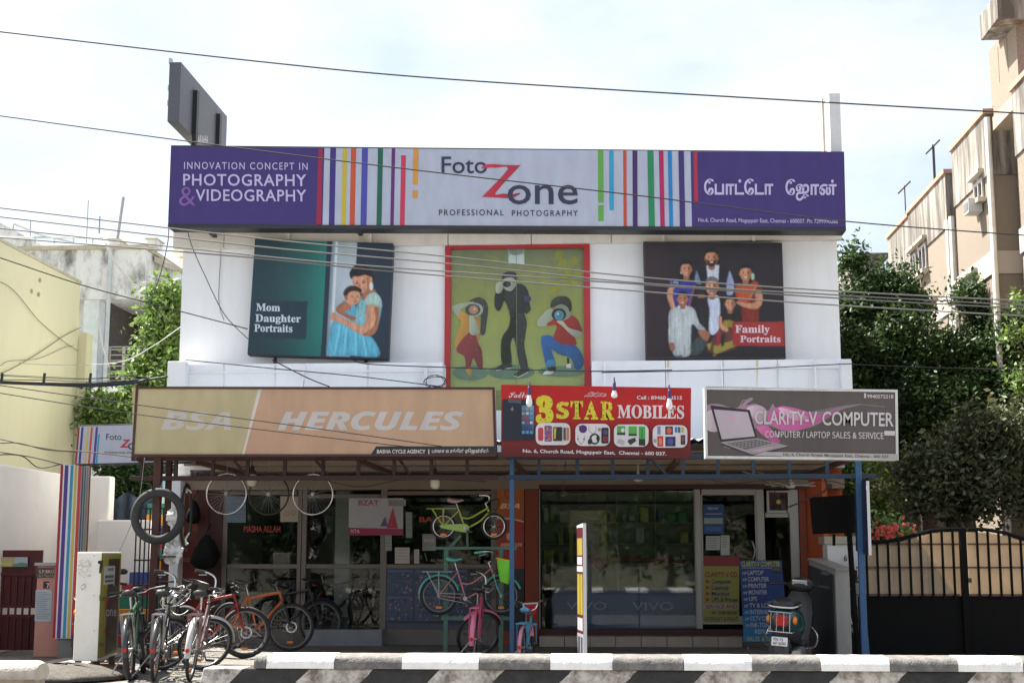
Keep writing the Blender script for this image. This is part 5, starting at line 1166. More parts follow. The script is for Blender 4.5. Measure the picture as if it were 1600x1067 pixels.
# ---- scooters
def _se(c, p): return math.copysign(abs(c) ** p, c)
def loft_x(secs, p=.75): return MB().loft([[Vector((x, hw * _se(math.cos(a), p), zc + hz * _se(math.sin(a), p))) for a in [2 * math.pi * j / 20 for j in range(20)]] for x, hw, zc, hz in secs])
def scooter(label, loc, heading, col, plate, lean=4, name='scooter', group='scooters'):
    T = Thing(name, label, 'scooter', (loc[0], loc[1], 0), (R(lean), 0, R(heading)), group)
    pm = M('scooter_paint_%d_%d' % (int(col[0] * 999), int(col[1] * 999)), col, .25, var=.05, coat=.6); gm = M('scooter_grey', (.055, .055, .058), .5)
    wl = 1.24
    for cx, mt in ((0, Matrix.Identity(4)), (wl, Matrix.Translation((wl, 0, .3)) @ Matrix.Rotation(R(14), 4, 'Z') @ Matrix.Translation((-wl, 0, -.3)))):
        w_ = T.part('wheel', MB().lathe([(.001, -.05), (.13, -.05), (.15, -.02), (.15, .02), (.13, .05), (.001, .05)], 22, (cx, 0, .22), 'y').xf(mt), m_steel, local=True, smooth='auto'); T.part('tyre', MB().ring((cx, 0, .22), .17, .05, 32, 10, flat=1.0).xf(mt), m_tyre, parent=w_, local=True, smooth=True)
    T.part('body', loft_x([(-.42, .09, .62, .07), (-.40, .12, .62, .10), (-.30, .175, .62, .135), (-.15, .195, .60, .165), (.05, .21, .57, .195), (.2, .19, .55, .21), (.34, .14, .52, .22), (.40, .11, .50, .2)], .85), pm, local=True, smooth='auto')
    T.part('tail_underside', loft_x([(-.34, .08, .46, .05), (-.1, .15, .42, .08), (.25, .15, .38, .08), (.4, .12, .34, .06)]), m_blkpl, local=True, smooth='auto')
    T.part('seat', loft_x([(-.38, .07, .79, .035), (-.34, .13, .80, .055), (-.1, .16, .81, .065), (.1, .155, .79, .06), (.25, .13, .775, .055), (.4, .10, .76, .05), (.46, .06, .75, .03)]), m_sad, local=True, smooth='auto')
    T.part('floorboard', MB().box(.36, .88, -.16, .16, .29, .33).merge(MB().box(.4, .86, -.13, .13, .22, .289)), gm, local=True, bevel=.015)
    sh = [[Vector((x + .06 * abs(u) ** 2 * -1, hw * u, z)) for u in (-1, -.7, -.35, 0, .35, .7, 1)] + [Vector((x + .035, hw * u, z)) for u in (1, .7, .35, 0, -.35, -.7, -1)] for x, hw, z in ((.86, .15, .32), (.92, .17, .5), (.95, .175, .68), (.96, .145, .84), (.94, .10, .92))]
    T.part('front_apron', MB().loft(sh), pm, local=True, smooth='auto')
    T.part('leg_shield_inner', MB().loft([[v + Vector((-.03, 0, 0)) for v in s_] for s_ in sh]), gm, local=True, smooth='auto')
    T.part('front_mudguard', guard((wl, 0, .22), .26, .075, 10, 150), pm, local=True, smooth='auto')
    T.part('fork', MB().tube((wl - .02, .08, .22), (.98, .03, .86), .022, 8).tube((wl - .02, -.08, .22), (.98, -.03, .86), .022, 8), m_steel, local=True, smooth='auto')
    hd = T.part('headlamp_cowl', MB().ell((.98, 0, 1.0), (.12, .17, .10), 16, 10), m_blkpl if col[1] > .05 else pm, local=True, smooth=True)
    T.part('instrument_panel', MB().obox((.875, 0, 1.03), (.02, .19, .09), Matrix.Rotation(R(-35), 3, 'Y')), M('dial_glass', (.6, .6, .6), .2), parent=hd, local=True, bevel=.01)
    hb = T.part('handlebar', MB().path(smooth_path([(.86, .36, 1.0), (.95, .2, 1.01), (.97, 0, 1.0), (.95, -.2, 1.01), (.86, -.36, 1.0)], 4), .014, 8), m_blkpl, local=True, smooth='auto')
    for s in (-1, 1):
        T.part('grip', MB().tube((.89, .26 * s, 1.005), (.85, .38 * s, .998), .019, 8), m_blkpl, parent=hb, local=True)
        mr = T.part('mirror', MB().ell((.90, .31 * s, 1.17), (.016, .065, .042), 14, 8), m_blkpl, local=True, smooth=True); T.part('mirror_stalk', MB().path([(.93, .2 * s, 1.02), (.92, .25 * s, 1.10), (.90, .30 * s, 1.15)], .006, 6), m_blkpl, parent=mr, local=True)
    tl = T.part('tail_lamp', MB().loft([[Vector((x, hw * u, z)) for u, z in ((-1, zc - hz), (1, zc - hz), (1.15, zc + hz), (-1.15, zc + hz))] for x, hw, zc, hz in ((-.45, .06, .61, .06), (-.38, .075, .61, .075))]), m_redref, local=True, bevel=.01)
    for s in (-1, 1): T.part('indicator', MB().ell((-.345, .155 * s, .62), (.07, .03, .05), 12, 8), m_amber, local=True, smooth=True)
    rl = [(-.05, .19, .80), (-.30, .20, .80), (-.43, .12, .77), (-.43, -.12, .77), (-.30, -.20, .80), (-.05, -.19, .80)]
    T.part('grab_rail', MB().path(smooth_path(rl, 5), .012, 8), m_chrome, local=True, smooth='auto')
    cg = T.part('rear_guard', MB().path([(-.40, .17, .72), (-.46, .14, .71), (-.46, -.14, .71), (-.40, -.15, .72)], .006, 6), m_chrome, local=True)
    T.part('guard_bar', MB().path([(-.40, .18, .47), (-.46, .15, .48), (-.46, -.15, .48), (-.40, -.16, .49)], .006, 6), m_chrome, parent=cg, local=True)
    for y in (-.11, -.04, .04, .11): T.part('guard_bar', MB().tube((-.46, y, .71), (-.46, y * 1.05, .48), .004, 6), m_chrome, parent=cg, local=True)
    for s in (-1, 1): T.part('side_guard', MB().path(smooth_path([(.1, .24 * s, .28), (.3, .31 * s, .30), (.45, .31 * s, .42), (.42, .24 * s, .52)], 4), .010, 6), m_chrome, local=True)
    pf = T.part('number_plate', MB().obox((-.45, 0, .37), (.008, .19, .105), Matrix.Rotation(R(8), 3, 'Y')), M('plate_white', (.75, .75, .73), .5), local=True, bevel=.004)
    v_, f_ = text_mesh('\n'.join(plate), .01)
    cx_, cy_ = (v_[:, 0].max() + v_[:, 0].min()) / 2, (v_[:, 1].max() + v_[:, 1].min()) / 2; kx, ky = .155 / np.ptp(v_[:, 0]), .075 / np.ptp(v_[:, 1])
    T.part('plate_lettering', MB().add([(-.4565 - (y - cy_) * ky * -.14, -(x - cx_) * kx, .37 + (y - cy_) * ky) for x, y in v_], f_), M('plate_black', (.01, .01, .01)), local=True, kind='stuff')
    T.part('rear_mudguard', guard((0, 0, .22), .30, .085, 120, 205, 8), gm, local=True, smooth='auto'); T.part('rear_reflector', MB().box(-.335, -.325, -.05, .05, .15, .185), m_redref, local=True)
    T.part('exhaust', loft_x([(-.28, .05, .20, .05), (-.25, .065, .20, .065), (.1, .06, .22, .06), (.2, .03, .22, .03)]).xf(Matrix.Translation((0, -.17, .02))), m_steel, local=True, smooth='auto')
    T.part('rear_hugger', MB().box(-.30, -.02, -.055, .055, .24, .44), m_blkpl, local=True, bevel=.03); T.part('engine', MB().box(-.06, .28, .08, .2, .14, .34), gm, local=True, bevel=.03); T.part('stand', MB().tube((.3, .15, .2), (.3, .26, .01), .01, 6), m_blkpl, local=True)
    return T
q = G(1226, 1047); scooter('teal scooter with chrome guards parked by the blue price board', (q.x, q.y), 73, (.006, .055, .066), ('TN 72', 'AF 5095'), lean=4)
q = G(120, 1032); scooter('red scooter half hidden behind the white steel cabinet', (q.x, q.y + .3), 105, (.32, .01, .02), ('TN 11', 'AF 4500'), lean=4)
q = G(1348, 1030); scooter('black scooter facing the road behind the blue canopy post', (q.x - .05, q.y + 1.0), -97, (.01, .01, .011), ('TN 02', 'BK 2210'), lean=4)
# ================================================================== PRINTS, BOARDS AND GOODS AT THE SHOPS
def flat(name, label, x0, y0, x1, y1, Y, base, cat='poster', th=.004, group=None, quad=None):
    c4 = quad or [(x0, y0), (x1, y0), (x1, y1), (x0, y1)]
    tl, tr, br, bl = [W(*p_, Y=Y) for p_ in c4]
    t = Thing(name, label, cat, (bl + br) / 2, group=group); t.part('sheet', slab_from_px(c4, Y, th), M('sheet_%d_%d_%d' % tuple(int(q * 99) for q in base), base, .6, var=.06))
    return t, Print((tl + br) / 2, step=.0003, base=.002)
U = lambda r, g, b: C(r, g, b, 2.2)        # under the canopy: print colours read off a darker place
# left pillar panel
t, p = flat('cycle_brand_panel', 'maroon and orange cycle brand panel beside the hanging black bags', 283, 752, 326, 985, -.06, (.16, .02, .015), 'panel')
p.rect(283, 752, 309, 830, U(80, 42, 22)); p.rect(309, 752, 326, 985, U(52, 20, 18)); p.rect(283, 830, 309, 985, U(72, 22, 18)); p.poly([(283, 838), (299, 838), (291, 862)], U(110, 95, 85)); p.text('HERCULES', 283, 296, 877, 6, U(110, 85, 75), .02)
p.build('print', t.o, t.loc)
t, p = flat('cycle_brand_panel', 'orange and red cycle brand panel on the pillar between the shops', 776, 748, 819, 985, -.05, (.30, .03, .02), 'panel')
p.poly([(776, 812), (819, 814), (819, 752), (776, 752)], U(125, 66, 26)); p.rect(776, 812, 819, 888, U(118, 34, 24)); p.poly([(776, 808), (800, 809), (819, 814), (819, 816), (800, 811), (776, 810)], U(170, 150, 130)); p.rect(776, 888, 819, 985, U(30, 28, 28))
p.ell(794, 771, 6, 8, U(60, 40, 22), n=16); p.ell(794, 771, 4.5, 6.5, U(125, 66, 26), n=16); p.text('𝘽𝙎𝘼', 781, 812, 794, 8, U(170, 140, 110), .02, shear=.1, ref='𝘽'); p.text('𝙃𝙀𝙍𝘾𝙐𝙇𝙀𝙎', 782, 816, 853, 5, U(165, 130, 110), .02, shear=.1, ref='𝙃'); p.ell(795, 838, 4, 6, U(150, 120, 105), n=10)
p.build('print', t.o, t.loc)
# posters on the cycle shop glass
t, p = flat('sale_poster', 'grey poster with a pink bottom band lettered MTA on the shop glass', 545, 778, 630, 836, -.012, (.45, .45, .48))
p.poly([(545, 836), (630, 836), (630, 826), (545, 824)], U(112, 28, 62)); p.text('MTA', 548, 562, 832.5, 6, U(170, 130, 145), .01); p.text('BZAT', 560, 592, 789, 8, U(120, 45, 80), .02); p.poly([(604, 825), (614, 792), (622, 825)], U(130, 40, 60)); p.poly([(594, 822), (602, 806), (606, 822)], U(60, 60, 90)); p.build('print', t.o, t.loc)
for i, (x0, y0, x1, y1, c_, lab) in enumerate(((354, 775, 384, 816, (.14, .19, .24), 'blue grey leaflet taped to the pane beside the maroon pillar'), (438, 775, 466, 815, (.42, .34, .27), 'tan bicycle drawing taped beside the door post'), (606, 780, 634, 790, (.4, .38, .36), 'small card above the red sale strip'),
        (602, 834, 612, 860, (.30, .32, .33), 'narrow notice stuck along the second post'), (617, 855, 640, 880, (.55, .50, .45), 'pale square paper on the pane above the blue posters'), (647, 858, 655, 880, (.50, .46, .42), 'thin pale paper strip on the pane above the blue posters'), (634, 800, 644, 840, (.25, .28, .27), 'greyish packet strip hanging above the pale square paper'), (660, 834, 681, 860, (.30, .28, .26), 'mask notice propped behind the child bicycle'))):
    t, p = flat('notice', lab, x0, y0, x1, y1, -.012, c_, 'notice')
    if i == 1: p.ell(448, 802, 4, 4, (.2, .15, .12), n=14); p.ell(448, 802, 3.2, 3.2, (.42, .34, .27), n=14); p.ell(458, 801, 4, 4, (.2, .15, .12), n=14); p.ell(458, 801, 3.2, 3.2, (.42, .34, .27), n=14)
    elif i == 7: p.text('MASK', 663, 679, 847, 6, (.6, .58, .55), .02)
    else:
        for k in range(4): p.rect(x0 + 1.5, y0 + 3 + k * (y1 - y0) / 5, x1 - 2, y0 + 3.8 + k * (y1 - y0) / 5, tuple(q * .55 for q in c_))
    p.build('print', t.o, t.loc)
Pg = Print(W(560, 850, Y=-.012), base=.002)
Pg.text('MASHA ALLAH', 381, 438, 831, 10, (.40, .05, .03), .015, ref='H'); Pg.text('BASA', 655, 697, 815, 8, (.5, .06, .03), .02); Pg.text('ALL MAJOR CARDS', 673, 716, 877, 4.5, (.35, .35, .34), .01); Pg.text('ACCEPTED', 680, 710, 881.5, 4, (.3, .3, .29), .01); Pg.build('glass_lettering', B.o, B.loc)
# busy blue product posters on the kick panel
p = Print(W(680, 930, Y=.019), base=.002)
rnd = random.Random(3)
for (x0, y0) in ((604, 889), (648, 889), (604, 930), (648, 930), (690, 889), (690, 930)):
    p.rect(x0, y0, x0 + 43, y0 + 40, rnd.choice([U(52, 60, 78), U(46, 54, 74), U(58, 62, 74)]))
    for k in range(70): p.ell(x0 + rnd.uniform(2, 41), y0 + rnd.uniform(4, 38), rnd.uniform(.6, 3.2), rnd.uniform(.5, 2), rnd.choice([U(28, 36, 55), U(95, 98, 112), U(70, 60, 78), U(40, 60, 92), U(110, 80, 85), U(60, 74, 100)]), rnd.uniform(0, 180), n=6)
    p.rect(x0 + 2, y0 + 1, x0 + 41, y0 + 5, U(60, 72, 96))
p.rect(733, 889, 766, 930, U(48, 48, 50)); p.text('VIVO', 742, 764, 908, 7, U(110, 110, 112), .005); p.build('poster_print', kick, B.loc)
# posters on the computer shop door
t, p = flat('door_poster', 'blue service poster high on the computer shop door', 1099, 788, 1131, 834, -.02, (.03, .08, .22)); p.text('FREE WIFI', 1106, 1122, 796, 4, (.5, .55, .6), .01); p.rect(1102, 802, 1128, 803, (.45, .5, .55)); p.rect(1100, 809, 1129, 818, (.30, .36, .34)); p.rect(1102, 823, 1126, 829, (.05, .14, .35)); p.build('print', t.o, t.loc)
for (x0, y0, x1, y1, lab) in ((1103, 837, 1125, 859, 'smaller square pale notice under the blue door poster'), (1126, 836, 1140, 867, 'taller pale notice under the blue door poster')):
    t, p = flat('notice', lab, x0, y0, x1, y1, -.02, (.42, .45, .42), 'notice')
    for k in range(5): p.rect(x0 + 2, y0 + 3 + k * 3.6, x1 - 4, y0 + 3.8 + k * 3.6, (.16, .17, .16))
    p.build('print', t.o, t.loc)
t, p = flat('door_poster', 'red and yellow price poster low on the computer shop door', 1099, 868, 1155, 972, -.02, (.30, .28, .06)); p.rect(1099, 868, 1155, 884, (.26, .03, .03)); p.rect(1099, 943, 1153, 951, (.40, .34, .30)); p.text('CLARITY-V CO', 1102, 1152, 901, 8, (.26, .02, .03), .02); p.text('SERVICE AND', 1102, 1152, 950, 6, (.2, .02, .04), .015); p.text('INTERNET & PRINT', 1101, 1153, 970, 6.5, (.05, .06, .12), .015)
for k, s_ in enumerate(('Computer', 'Laptop', 'Monitor', 'UPS & Printer')):
    p.text(s_, 1112, 1126 + len(s_) * 2.1, 911 + k * 9.5, 6.5, (.03, .04, .14), .02); p.poly([(1103, 905 + k * 9.5), (1110, 908 + k * 9.5), (1103, 911 + k * 9.5)], (.3, .05, .03))
p.text('INK - TONER REFILLING', 1112, 1152, 959.5, 5.5, (.04, .04, .12), .015); p.build('print', t.o, t.loc)
# standing price board
t, p = flat('price_board', 'blue standing board listing laptop and printer services beside the door', 0, 0, 0, 0, -.75, (.02, .05, .20), 'board', th=.03, quad=[(1155, 875), (1221, 875), (1233, 1003), (1163, 1003)])
p.poly([(1158, 888), (1221, 888), (1222, 875.5), (1156, 875.5)], (.05, .09, .20)); p.poly([(1162, 1002), (1230, 1002), (1226, 950), (1160, 950)], None, cols=[(.03, .22, .42), (.03, .15, .30), (.02, .08, .26), (.02, .12, .32)])
p.text('CLARITY-V COMPUTER', 1158.5, 1219, 884.5, 8, (.50, .47, .12), .02); p.rect(1160, 886.6, 1216, 887.2, (.5, .5, .5))
for k, s_ in enumerate(('LAPTOP', 'COMPUTER', 'PRINTER', 'MONITER', 'UPS', 'TV & LCD TV', 'INTERNET', 'CCTV CONNECT', 'INK-TONER', 'REFILLING')):
    y_ = 897.5 + k * 10.2; x_ = 1168 + k * .6 + (6 if k == 9 else 0); p.text(s_, x_, x_ + len(s_) * 4.1, y_, 6.8, (.48, .52, .56), .012)
    if k < 9: p.text('☞', x_ - 8, x_ - 1, y_, 5.2, (.45, .48, .5), .01, ref='☞')
p.text('SALES & SERVICE', 1167, 1226, 1001, 7, (.45, .47, .2), .012); p.build('print', t.o, t.loc)
for px in (1166, 1228): t.part('foot', MB().box(XY(px, -.75) - .015, XY(px, -.75) + .015, -.745, -.5, .001, .03), m_steel)
# ---- narrow standee near the road
YN = -6.3
t = Thing('standee', 'narrow red and yellow lettered standee seen edge on with a white edge', 'standee', W(912, 1040, Y=YN))
x0 = XY(911.5, YN, 920); zt_, zb_ = ZY(817, YN), .001
xb = XY(905, YN + .55, 920)
fr = [Vector((x0, YN, zb_)), Vector((x0, YN, zt_)), Vector((x0 - .075, YN + .45, zt_ - .02)), Vector((x0 - .075, YN + .45, zb_))]
ex_ = Vector((.036, .008, 0)); t.part('panel', MB().hexa([fr[0], fr[0] + ex_, fr[3] + ex_, fr[3], fr[1], fr[1] + ex_, fr[2] + ex_, fr[2]]), M('standee_white', (.55, .55, .57), .5, var=.03))
nrm = (fr[3] - fr[0]).normalized(); p = Print((fr[0] + fr[2]) / 2, -nrm, (0, 0, 1), base=.002)
p.n = Vector((-nrm.y, nrm.x, 0)) * 1.0
if p.n.x > 0: p.n = -p.n
L_ = .462; H_ = zt_
def srect(a, b, c0, c1, col): p.raw([(-a * L_ + L_ / 2, c0 * H_ - H_ / 2), (-b * L_ + L_ / 2, c0 * H_ - H_ / 2), (-b * L_ + L_ / 2, c1 * H_ - H_ / 2), (-a * L_ + L_ / 2, c1 * H_ - H_ / 2)], [(0, 1, 2, 3)], [col] * 4)
srect(.02, .98, .3, .98, (.08, .01, .014)); srect(.02, .98, .06, .30, (.3, .3, .34)); srect(.1, .9, .80, .91, (.3, .25, .04)); srect(.15, .9, .74, .79, (.45, .45, .5)); srect(.05, .95, .695, .73, (.5, .5, .52)); srect(.1, .42, .42, .68, (.32, .26, .03)); srect(.52, .9, .42, .68, (.32, .26, .03)); srect(.1, .9, .32, .40, (.4, .4, .42)); srect(.15, .4, .10, .28, (.05, .05, .07)); srect(.55, .85, .10, .28, (.05, .05, .07)); p.build('print', t.o, t.loc)  # print colours lowered to carry the shade on this face
t.part('foot', MB().box(x0 - .16, x0 + .1, YN + .1, YN + .3, .001, .03), m_blkpl)

# ---- mobile shop interior
t = Thing('shop_counter', 'glass topped mobile shop counter with a blue VIVO front panel', 'counter', (XY(970, .8), .8, zf))
y0 = .75; x0, x1 = XY(862, y0, 930), XY(1086, y0, 930); zc_ = ZY(922, y0)
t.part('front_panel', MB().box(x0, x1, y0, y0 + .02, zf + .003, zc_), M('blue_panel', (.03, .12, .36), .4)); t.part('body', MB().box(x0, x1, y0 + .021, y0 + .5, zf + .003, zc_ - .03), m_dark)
p = Print(W(970, 950, Y=y0 - .001), base=.002); p.text('VIVO', 885, 948, 952, 12, (.5, .56, .62), .006); p.text('VIVO', 988, 1052, 953, 13, (.5, .56, .62), .006); p.build('print', t.o, t.loc)
zg = ZY(880, y0)
gc = t.part('glass_case', MB().box(x0, x1, y0, y0 + .006, zc_ + .002, zg), GLASS); t.part('case_top', MB().box(x0, x1, y0, y0 + .48, zg + .001, zg + .008), GLASS, parent=gc); t.part('case_back', MB().box(x0, x1, y0 + .45, y0 + .47, zc_ + .002, zg), M('case_back', (.30, .30, .22), .8, var=.3, scale=9), parent=gc)
for px in (862, 965, 1000, 1085): t.part('case_post', MB().box(XY(px, y0) - .008, XY(px, y0) + .008, y0 - .004, y0 + .012, zc_, zg), m_alul, parent=gc)
rc = M('red_cloth', (.60, .05, .03), .8)
for px0, px1, py, lab in ((918, 950, 870, 'short crumpled red cloth hanging over the counter edge'), (955, 1078, 876, 'long red cloth draped along the counter top')):
    mb = MB(); n = 22; rnd = random.Random(px0); rows = []
    for j in range(6):
        rows.append([Vector((XY(px0 + (px1 - px0) * i / n, y0 + .2), y0 - .02 + .12 * j, zg + .015 + (.09 * (1 - i / n) + .04) * math.sin(math.pi * min(1, (j + .6) / 5)) * (.6 + .5 * rnd.random()) - (.12 * rnd.random() if j == 0 and px0 < 940 else .0))) for i in range(n + 1)])
    mb.loft(rows, cap=False, closed=False); solo('cloth', mb, rc, lab, 'cloth', origin=rows[0][0], smooth=True)
mb = MB().ell(W(885, 914, Y=y0 + .25), (.24, .15, .07), 18, 10); rnd = random.Random(5); c = W(885, 914, Y=y0 + .25); mb.v = [c + (v - c) * rnd.uniform(.8, 1.15) for v in mb.v]
solo('folded_cloth', mb, M('cream_cloth', (.6, .55, .45), .8), 'cream cloth heaped inside the glass counter', 'cloth', origin=c)
# wall shelves with packets
sh = Thing('wall_shelf', 'tall shelf unit of phone accessories on the rear wall of the mobile shop', 'shelf', (XY(900, 2.6), 2.7, zf))
ys = 1.55; xs_, xe_ = XY(845, ys), XY(1085, ys)
sh.part('back_board', MB().box(xs_, xe_, ys + .3, ys + .33, zf + .003, 2.45), M('shelf_back', (.24, .27, .20), .8))
for z in (.5, .85, 1.2, 1.55, 1.9, 2.2): sh.part('shelf_board', MB().box(xs_, xe_, ys, ys + .295, z, z + .02), M('shelf_wood', (.28, .26, .2), .6))
for i in range(5): sh.part('upright', MB().box(xs_ + (xe_ - xs_) * i / 4 - .012, xs_ + (xe_ - xs_) * i / 4 + .012, ys - .003, ys + .29, zf + .003, 2.44), M('shelf_wood'))
rnd = random.Random(11); pc = [(.5, .5, .46), (.30, .32, .05), (.05, .28, .10), (.35, .05, .04), (.06, .10, .25), (.4, .4, .38), (.10, .10, .10), (.45, .40, .12)]
cnt = 0
for z in (.85, 1.2, 1.55, 1.9):
    x = xs_ + .05
    while x < xe_ - .15:
        w_ = rnd.uniform(.07, .16); h_ = rnd.uniform(.12, .28); c_ = rnd.choice(pc)
        if abs(((x - xs_) / (xe_ - xs_) * 4 + .5) % 1 - .5) * (xe_ - xs_) / 4 < .03: x += .05
        if rnd.random() < .85:
            cnm = {0: 'white', 1: 'yellow', 2: 'green', 3: 'red', 4: 'blue', 5: 'grey', 6: 'black', 7: 'gold'}[pc.index(c_)]
            solo('accessory_box', MB().box(x, x + w_, ys + .04, ys + .2, z + .021, z + .021 + h_), M('box_%s' % cnm, c_, .5, var=.2, scale=20), '%s accessory box on the mobile shop wall shelf' % cnm, 'box', 'accessory boxes on the mobile shop shelves', bevel=.004); cnt += 1
        x += w_ + rnd.uniform(.03, .12)
t = Thing('hanging_display', 'yellow green framed poster stand inside the mobile shop', 'display', W(920, 980, Y=1.3)); m_yg = M('yellow_green_board', (.30, .33, .04), .6)
for (x0, y0_, x1, y1) in ((890, 797, 948, 812), (890, 812, 896, 900), (940, 812, 948, 900)): t.part('frame_board', MB().box(XY(x0, 1.3), XY(x1, 1.3), 1.3, 1.33, ZY(y1, 1.3), ZY(y0_, 1.3)), m_yg)
t.part('pole', MB().tube((XY(919, 1.32), 1.32, zf), (XY(919, 1.32), 1.32, ZY(812, 1.3)), .015, 6), m_steel); p = Print(W(920, 805, Y=1.3), base=.002); p.text('SONICA', 901, 938, 808, 6, (.03, .05, .06), .01); p.build('print', t.o, t.loc)
# bicycle shop interior
t = Thing('workbench', 'dim bench inside the bicycle shop', 'bench', (XY(450, 3.2), 3.2, zf)); mw = M('bench_wood', (.14, .09, .06), .7)
x0, x1 = XY(360, 3), XY(600, 3); t.part('bench_top', MB().box(x0, x1, 2.9, 3.5, .9, .95), mw)
for x in (x0 + .05, x1 - .05): t.part('leg', MB().box(x - .04, x + .04, 2.95, 3.45, zf + .002, .899), mw)
t = Thing('reflection_column', 'pale column behind the bicycle shop door standing in for a pillar reflection', 'column', (XY(535, 1.6), 1.6, zf)); t.part('shaft', MB().box(XY(523, 1.6), XY(546, 1.6), 1.6, 1.85, zf + .002, zcan - .19), M('column_plaster', (.72, .70, .67), .8, var=.15, bump=.2)); t.part('base', MB().box(XY(520, 1.58), XY(549, 1.58), 1.57, 1.9, zf + .002, .35), M('column_base', (.3, .3, .29), .8))  # solid column stands in for a white pillar reflected in the door glass
YK_ = YK
bike('dark bicycle standing inside behind the shop door', (XY(478, .9), .9), 5, col=BK, z0=zf, guard_col=BK, lean=0, group='bicycles inside the shop')
bike('dark bicycle inside behind the pane with the bicycle drawing', (XY(372, 1.4), 1.4), 8, col=(.1, .1, .12), z0=zf, lean=0, steer=15, group='bicycles inside the shop')
bike('dark red bicycle on a low platform inside the shop', (XY(640, 1.6), 1.6), 4, col=(.12, .03, .03), z0=zf + .35, lean=0, group='bicycles inside the shop')
solo('stock_shelf', MB().box(XY(610, 1.4), XY(760, 1.4), 1.35, 2.0, zf + .002, zf + .35), mw, 'low dark platform under the dark red bicycle inside', 'platform')
# ================================================================== LEFT SIDE
m_cw = M('cream_white_wall', (.84, .79, .72), .85, var=.06, scale=1.5, bump=.12, streak=.3, sscale=(.8, .8, .5), spos=.56, dirt=(.5, .46, .40))
m_yel = M('pale_yellow_wall', (.58, .55, .36), .85, var=.05, scale=.8, bump=.06, streak=.4, sscale=(2, 2, .2), spos=.5, dirt=(.52, .47, .29))
# yellow house
Xy = W(128, 500, Y=3.8).x
t = Thing('yellow_house', 'plain pale yellow house beside the stained white building', 'house', (Xy - 4, 1, 0))
zy = W(126, 443, X=Xy).z
t.part('wall', MB().box(Xy - 9, Xy, -1.6, W(126, 443, X=Xy).y, 0, zy), m_yel)
t.part('parapet_coping', MB().box(Xy - 9.02, Xy + .02, -1.62, W(126, 443, X=Xy).y + .02, zy + .002, zy + .05), M('grey_coping', (.45, .42, .33), .9, bump=.3, streak=.4))
t.part('buttress', MB().box(Xy - .3, Xy + .16, W(126, 443, X=Xy).y + .021, W(126, 443, X=Xy).y + .35, 0, ZY(512, W(126, 443, X=Xy).y)), m_yel)
pv = Print((Xy + .0, 2, 4), (0, 1, 0), (0, 0, 1), base=.004)
for px, py in ((62, 438), (49, 455), (60, 460)): pv.ell(px, py, 2.4, 4, (.30, .26, .15), n=12)
pv.build('pipe_hole', t.o, t.loc)
# white stained building behind
m_st = M('stained_white_wall', (.66, .68, .68), .9, var=.1, bump=.15, streak=.9, sscale=(1.1, 1.1, .5), spos=.47, dirt=(.10, .095, .09))
t = Thing('stained_building', 'weather stained white building with a dark balcony behind the yellow house', 'building', (XY(100, 11), 13, 0))
Yb = 10.0
xl_, xm, xr = XY(-40, Yb, 420), XY(156, Yb, 420), XY(226, Yb, 420); zt_ = ZY(380, Yb); zo = ZY(459, Yb)
t.part('wall', MB().box(xl_, xm - .002, Yb + .5, Yb + 8, 0, zt_ - .1), m_st)
t.part('parapet', MB().box(xl_, xr, Yb, Yb + 8.5, zo, zt_), m_st)
t.part('roof_edge', MB().box(xl_, xr + .05, Yb - .06, Yb + 8.5, zt_ + .002, zt_ + .1), M('grey_coping'))
t.part('pillar', MB().box(XY(126, Yb, 560), XY(150, Yb, 560), Yb + .05, Yb + .49, 0, zo - .002), M('pale_blue_pillar', (.62, .68, .70), .85, streak=.2, dirt=(.4, .42, .42)))
t.part('balcony_back', MB().box(xm, xr + .3, Yb + 2.2, Yb + 8, 0, zo - .002), M('dark_brown_wood', (.03, .016, .014), .9, var=.5, sscale=(9, 9, .1), streak=.6, dirt=(.2, .05, .04)))
t.part('balcony_side', MB().box(xm - .001, xm + .12, Yb + .51, Yb + 2.19, 0, zo - .002), M('stone_cladding', (.08, .068, .06), .9, var=.5, scale=14, bump=.8))
zb0 = ZY(592, Yb); t.part('balcony_slab', MB().box(xm - .1, XY(240, Yb, 600), Yb - .02, Yb + 2.2, zb0 - .6, zb0), M('white_wall_paint'))
for k in range(7):
    z = zb0 + .12 + k * .13 if k < 6 else ZY(536, Yb); t.part('rail', MB().box(XY(156, Yb), XY(240, Yb), Yb, Yb + .03, z, z + .025), m_alul)
for px in (157, 180, 203, 212): t.part('rail_post', MB().box(XY(px, Yb) - .03, XY(px, Yb) + .03, Yb - .01, Yb + .04, zb0, ZY(536, Yb)), m_alul)
for px in (159, 220): t.part('roof_post', MB().box(XY(px - 8, Yb + .3), XY(px + 8, Yb + .3), Yb + .2, Yb + .7, zt_ + .1, ZY(365, Yb + .2)), m_st); 
for px in (159, 220): t.part('post_cap', MB().box(XY(px - 10, Yb + .3), XY(px + 10, Yb + .3), Yb + .15, Yb + .75, ZY(365, Yb + .2), ZY(363, Yb + .2)), M('grey_coping'))
t.part('wing', MB().box(xr + .02, XY(300, Yb + 6), Yb + 4.5, Yb + 9, 0, ZY(410, Yb + 4.5)), m_cw); t.part('wing_roof', MB().hexa([(xr + .06, Yb + .5, zt_ - .2), (xr + .35, Yb + .5, zt_ - .35), (XY(283, 15), 15, ZY(424, 15)), (XY(276, 15), 15, ZY(420, 15)), (xr + .06, Yb + .5, zt_ - .05), (xr + .35, Yb + .5, zt_ - .2), (XY(283, 15), 15, ZY(418, 15)), (XY(276, 15), 15, ZY(414, 15))]), M('grey_coping'))
t.part('drain_pipe', MB().tube((XY(154, Yb), Yb - .08, 3), (XY(154, Yb), Yb - .08, zt_), .05, 8), M('grey_pvc', (.45, .5, .52), .5))
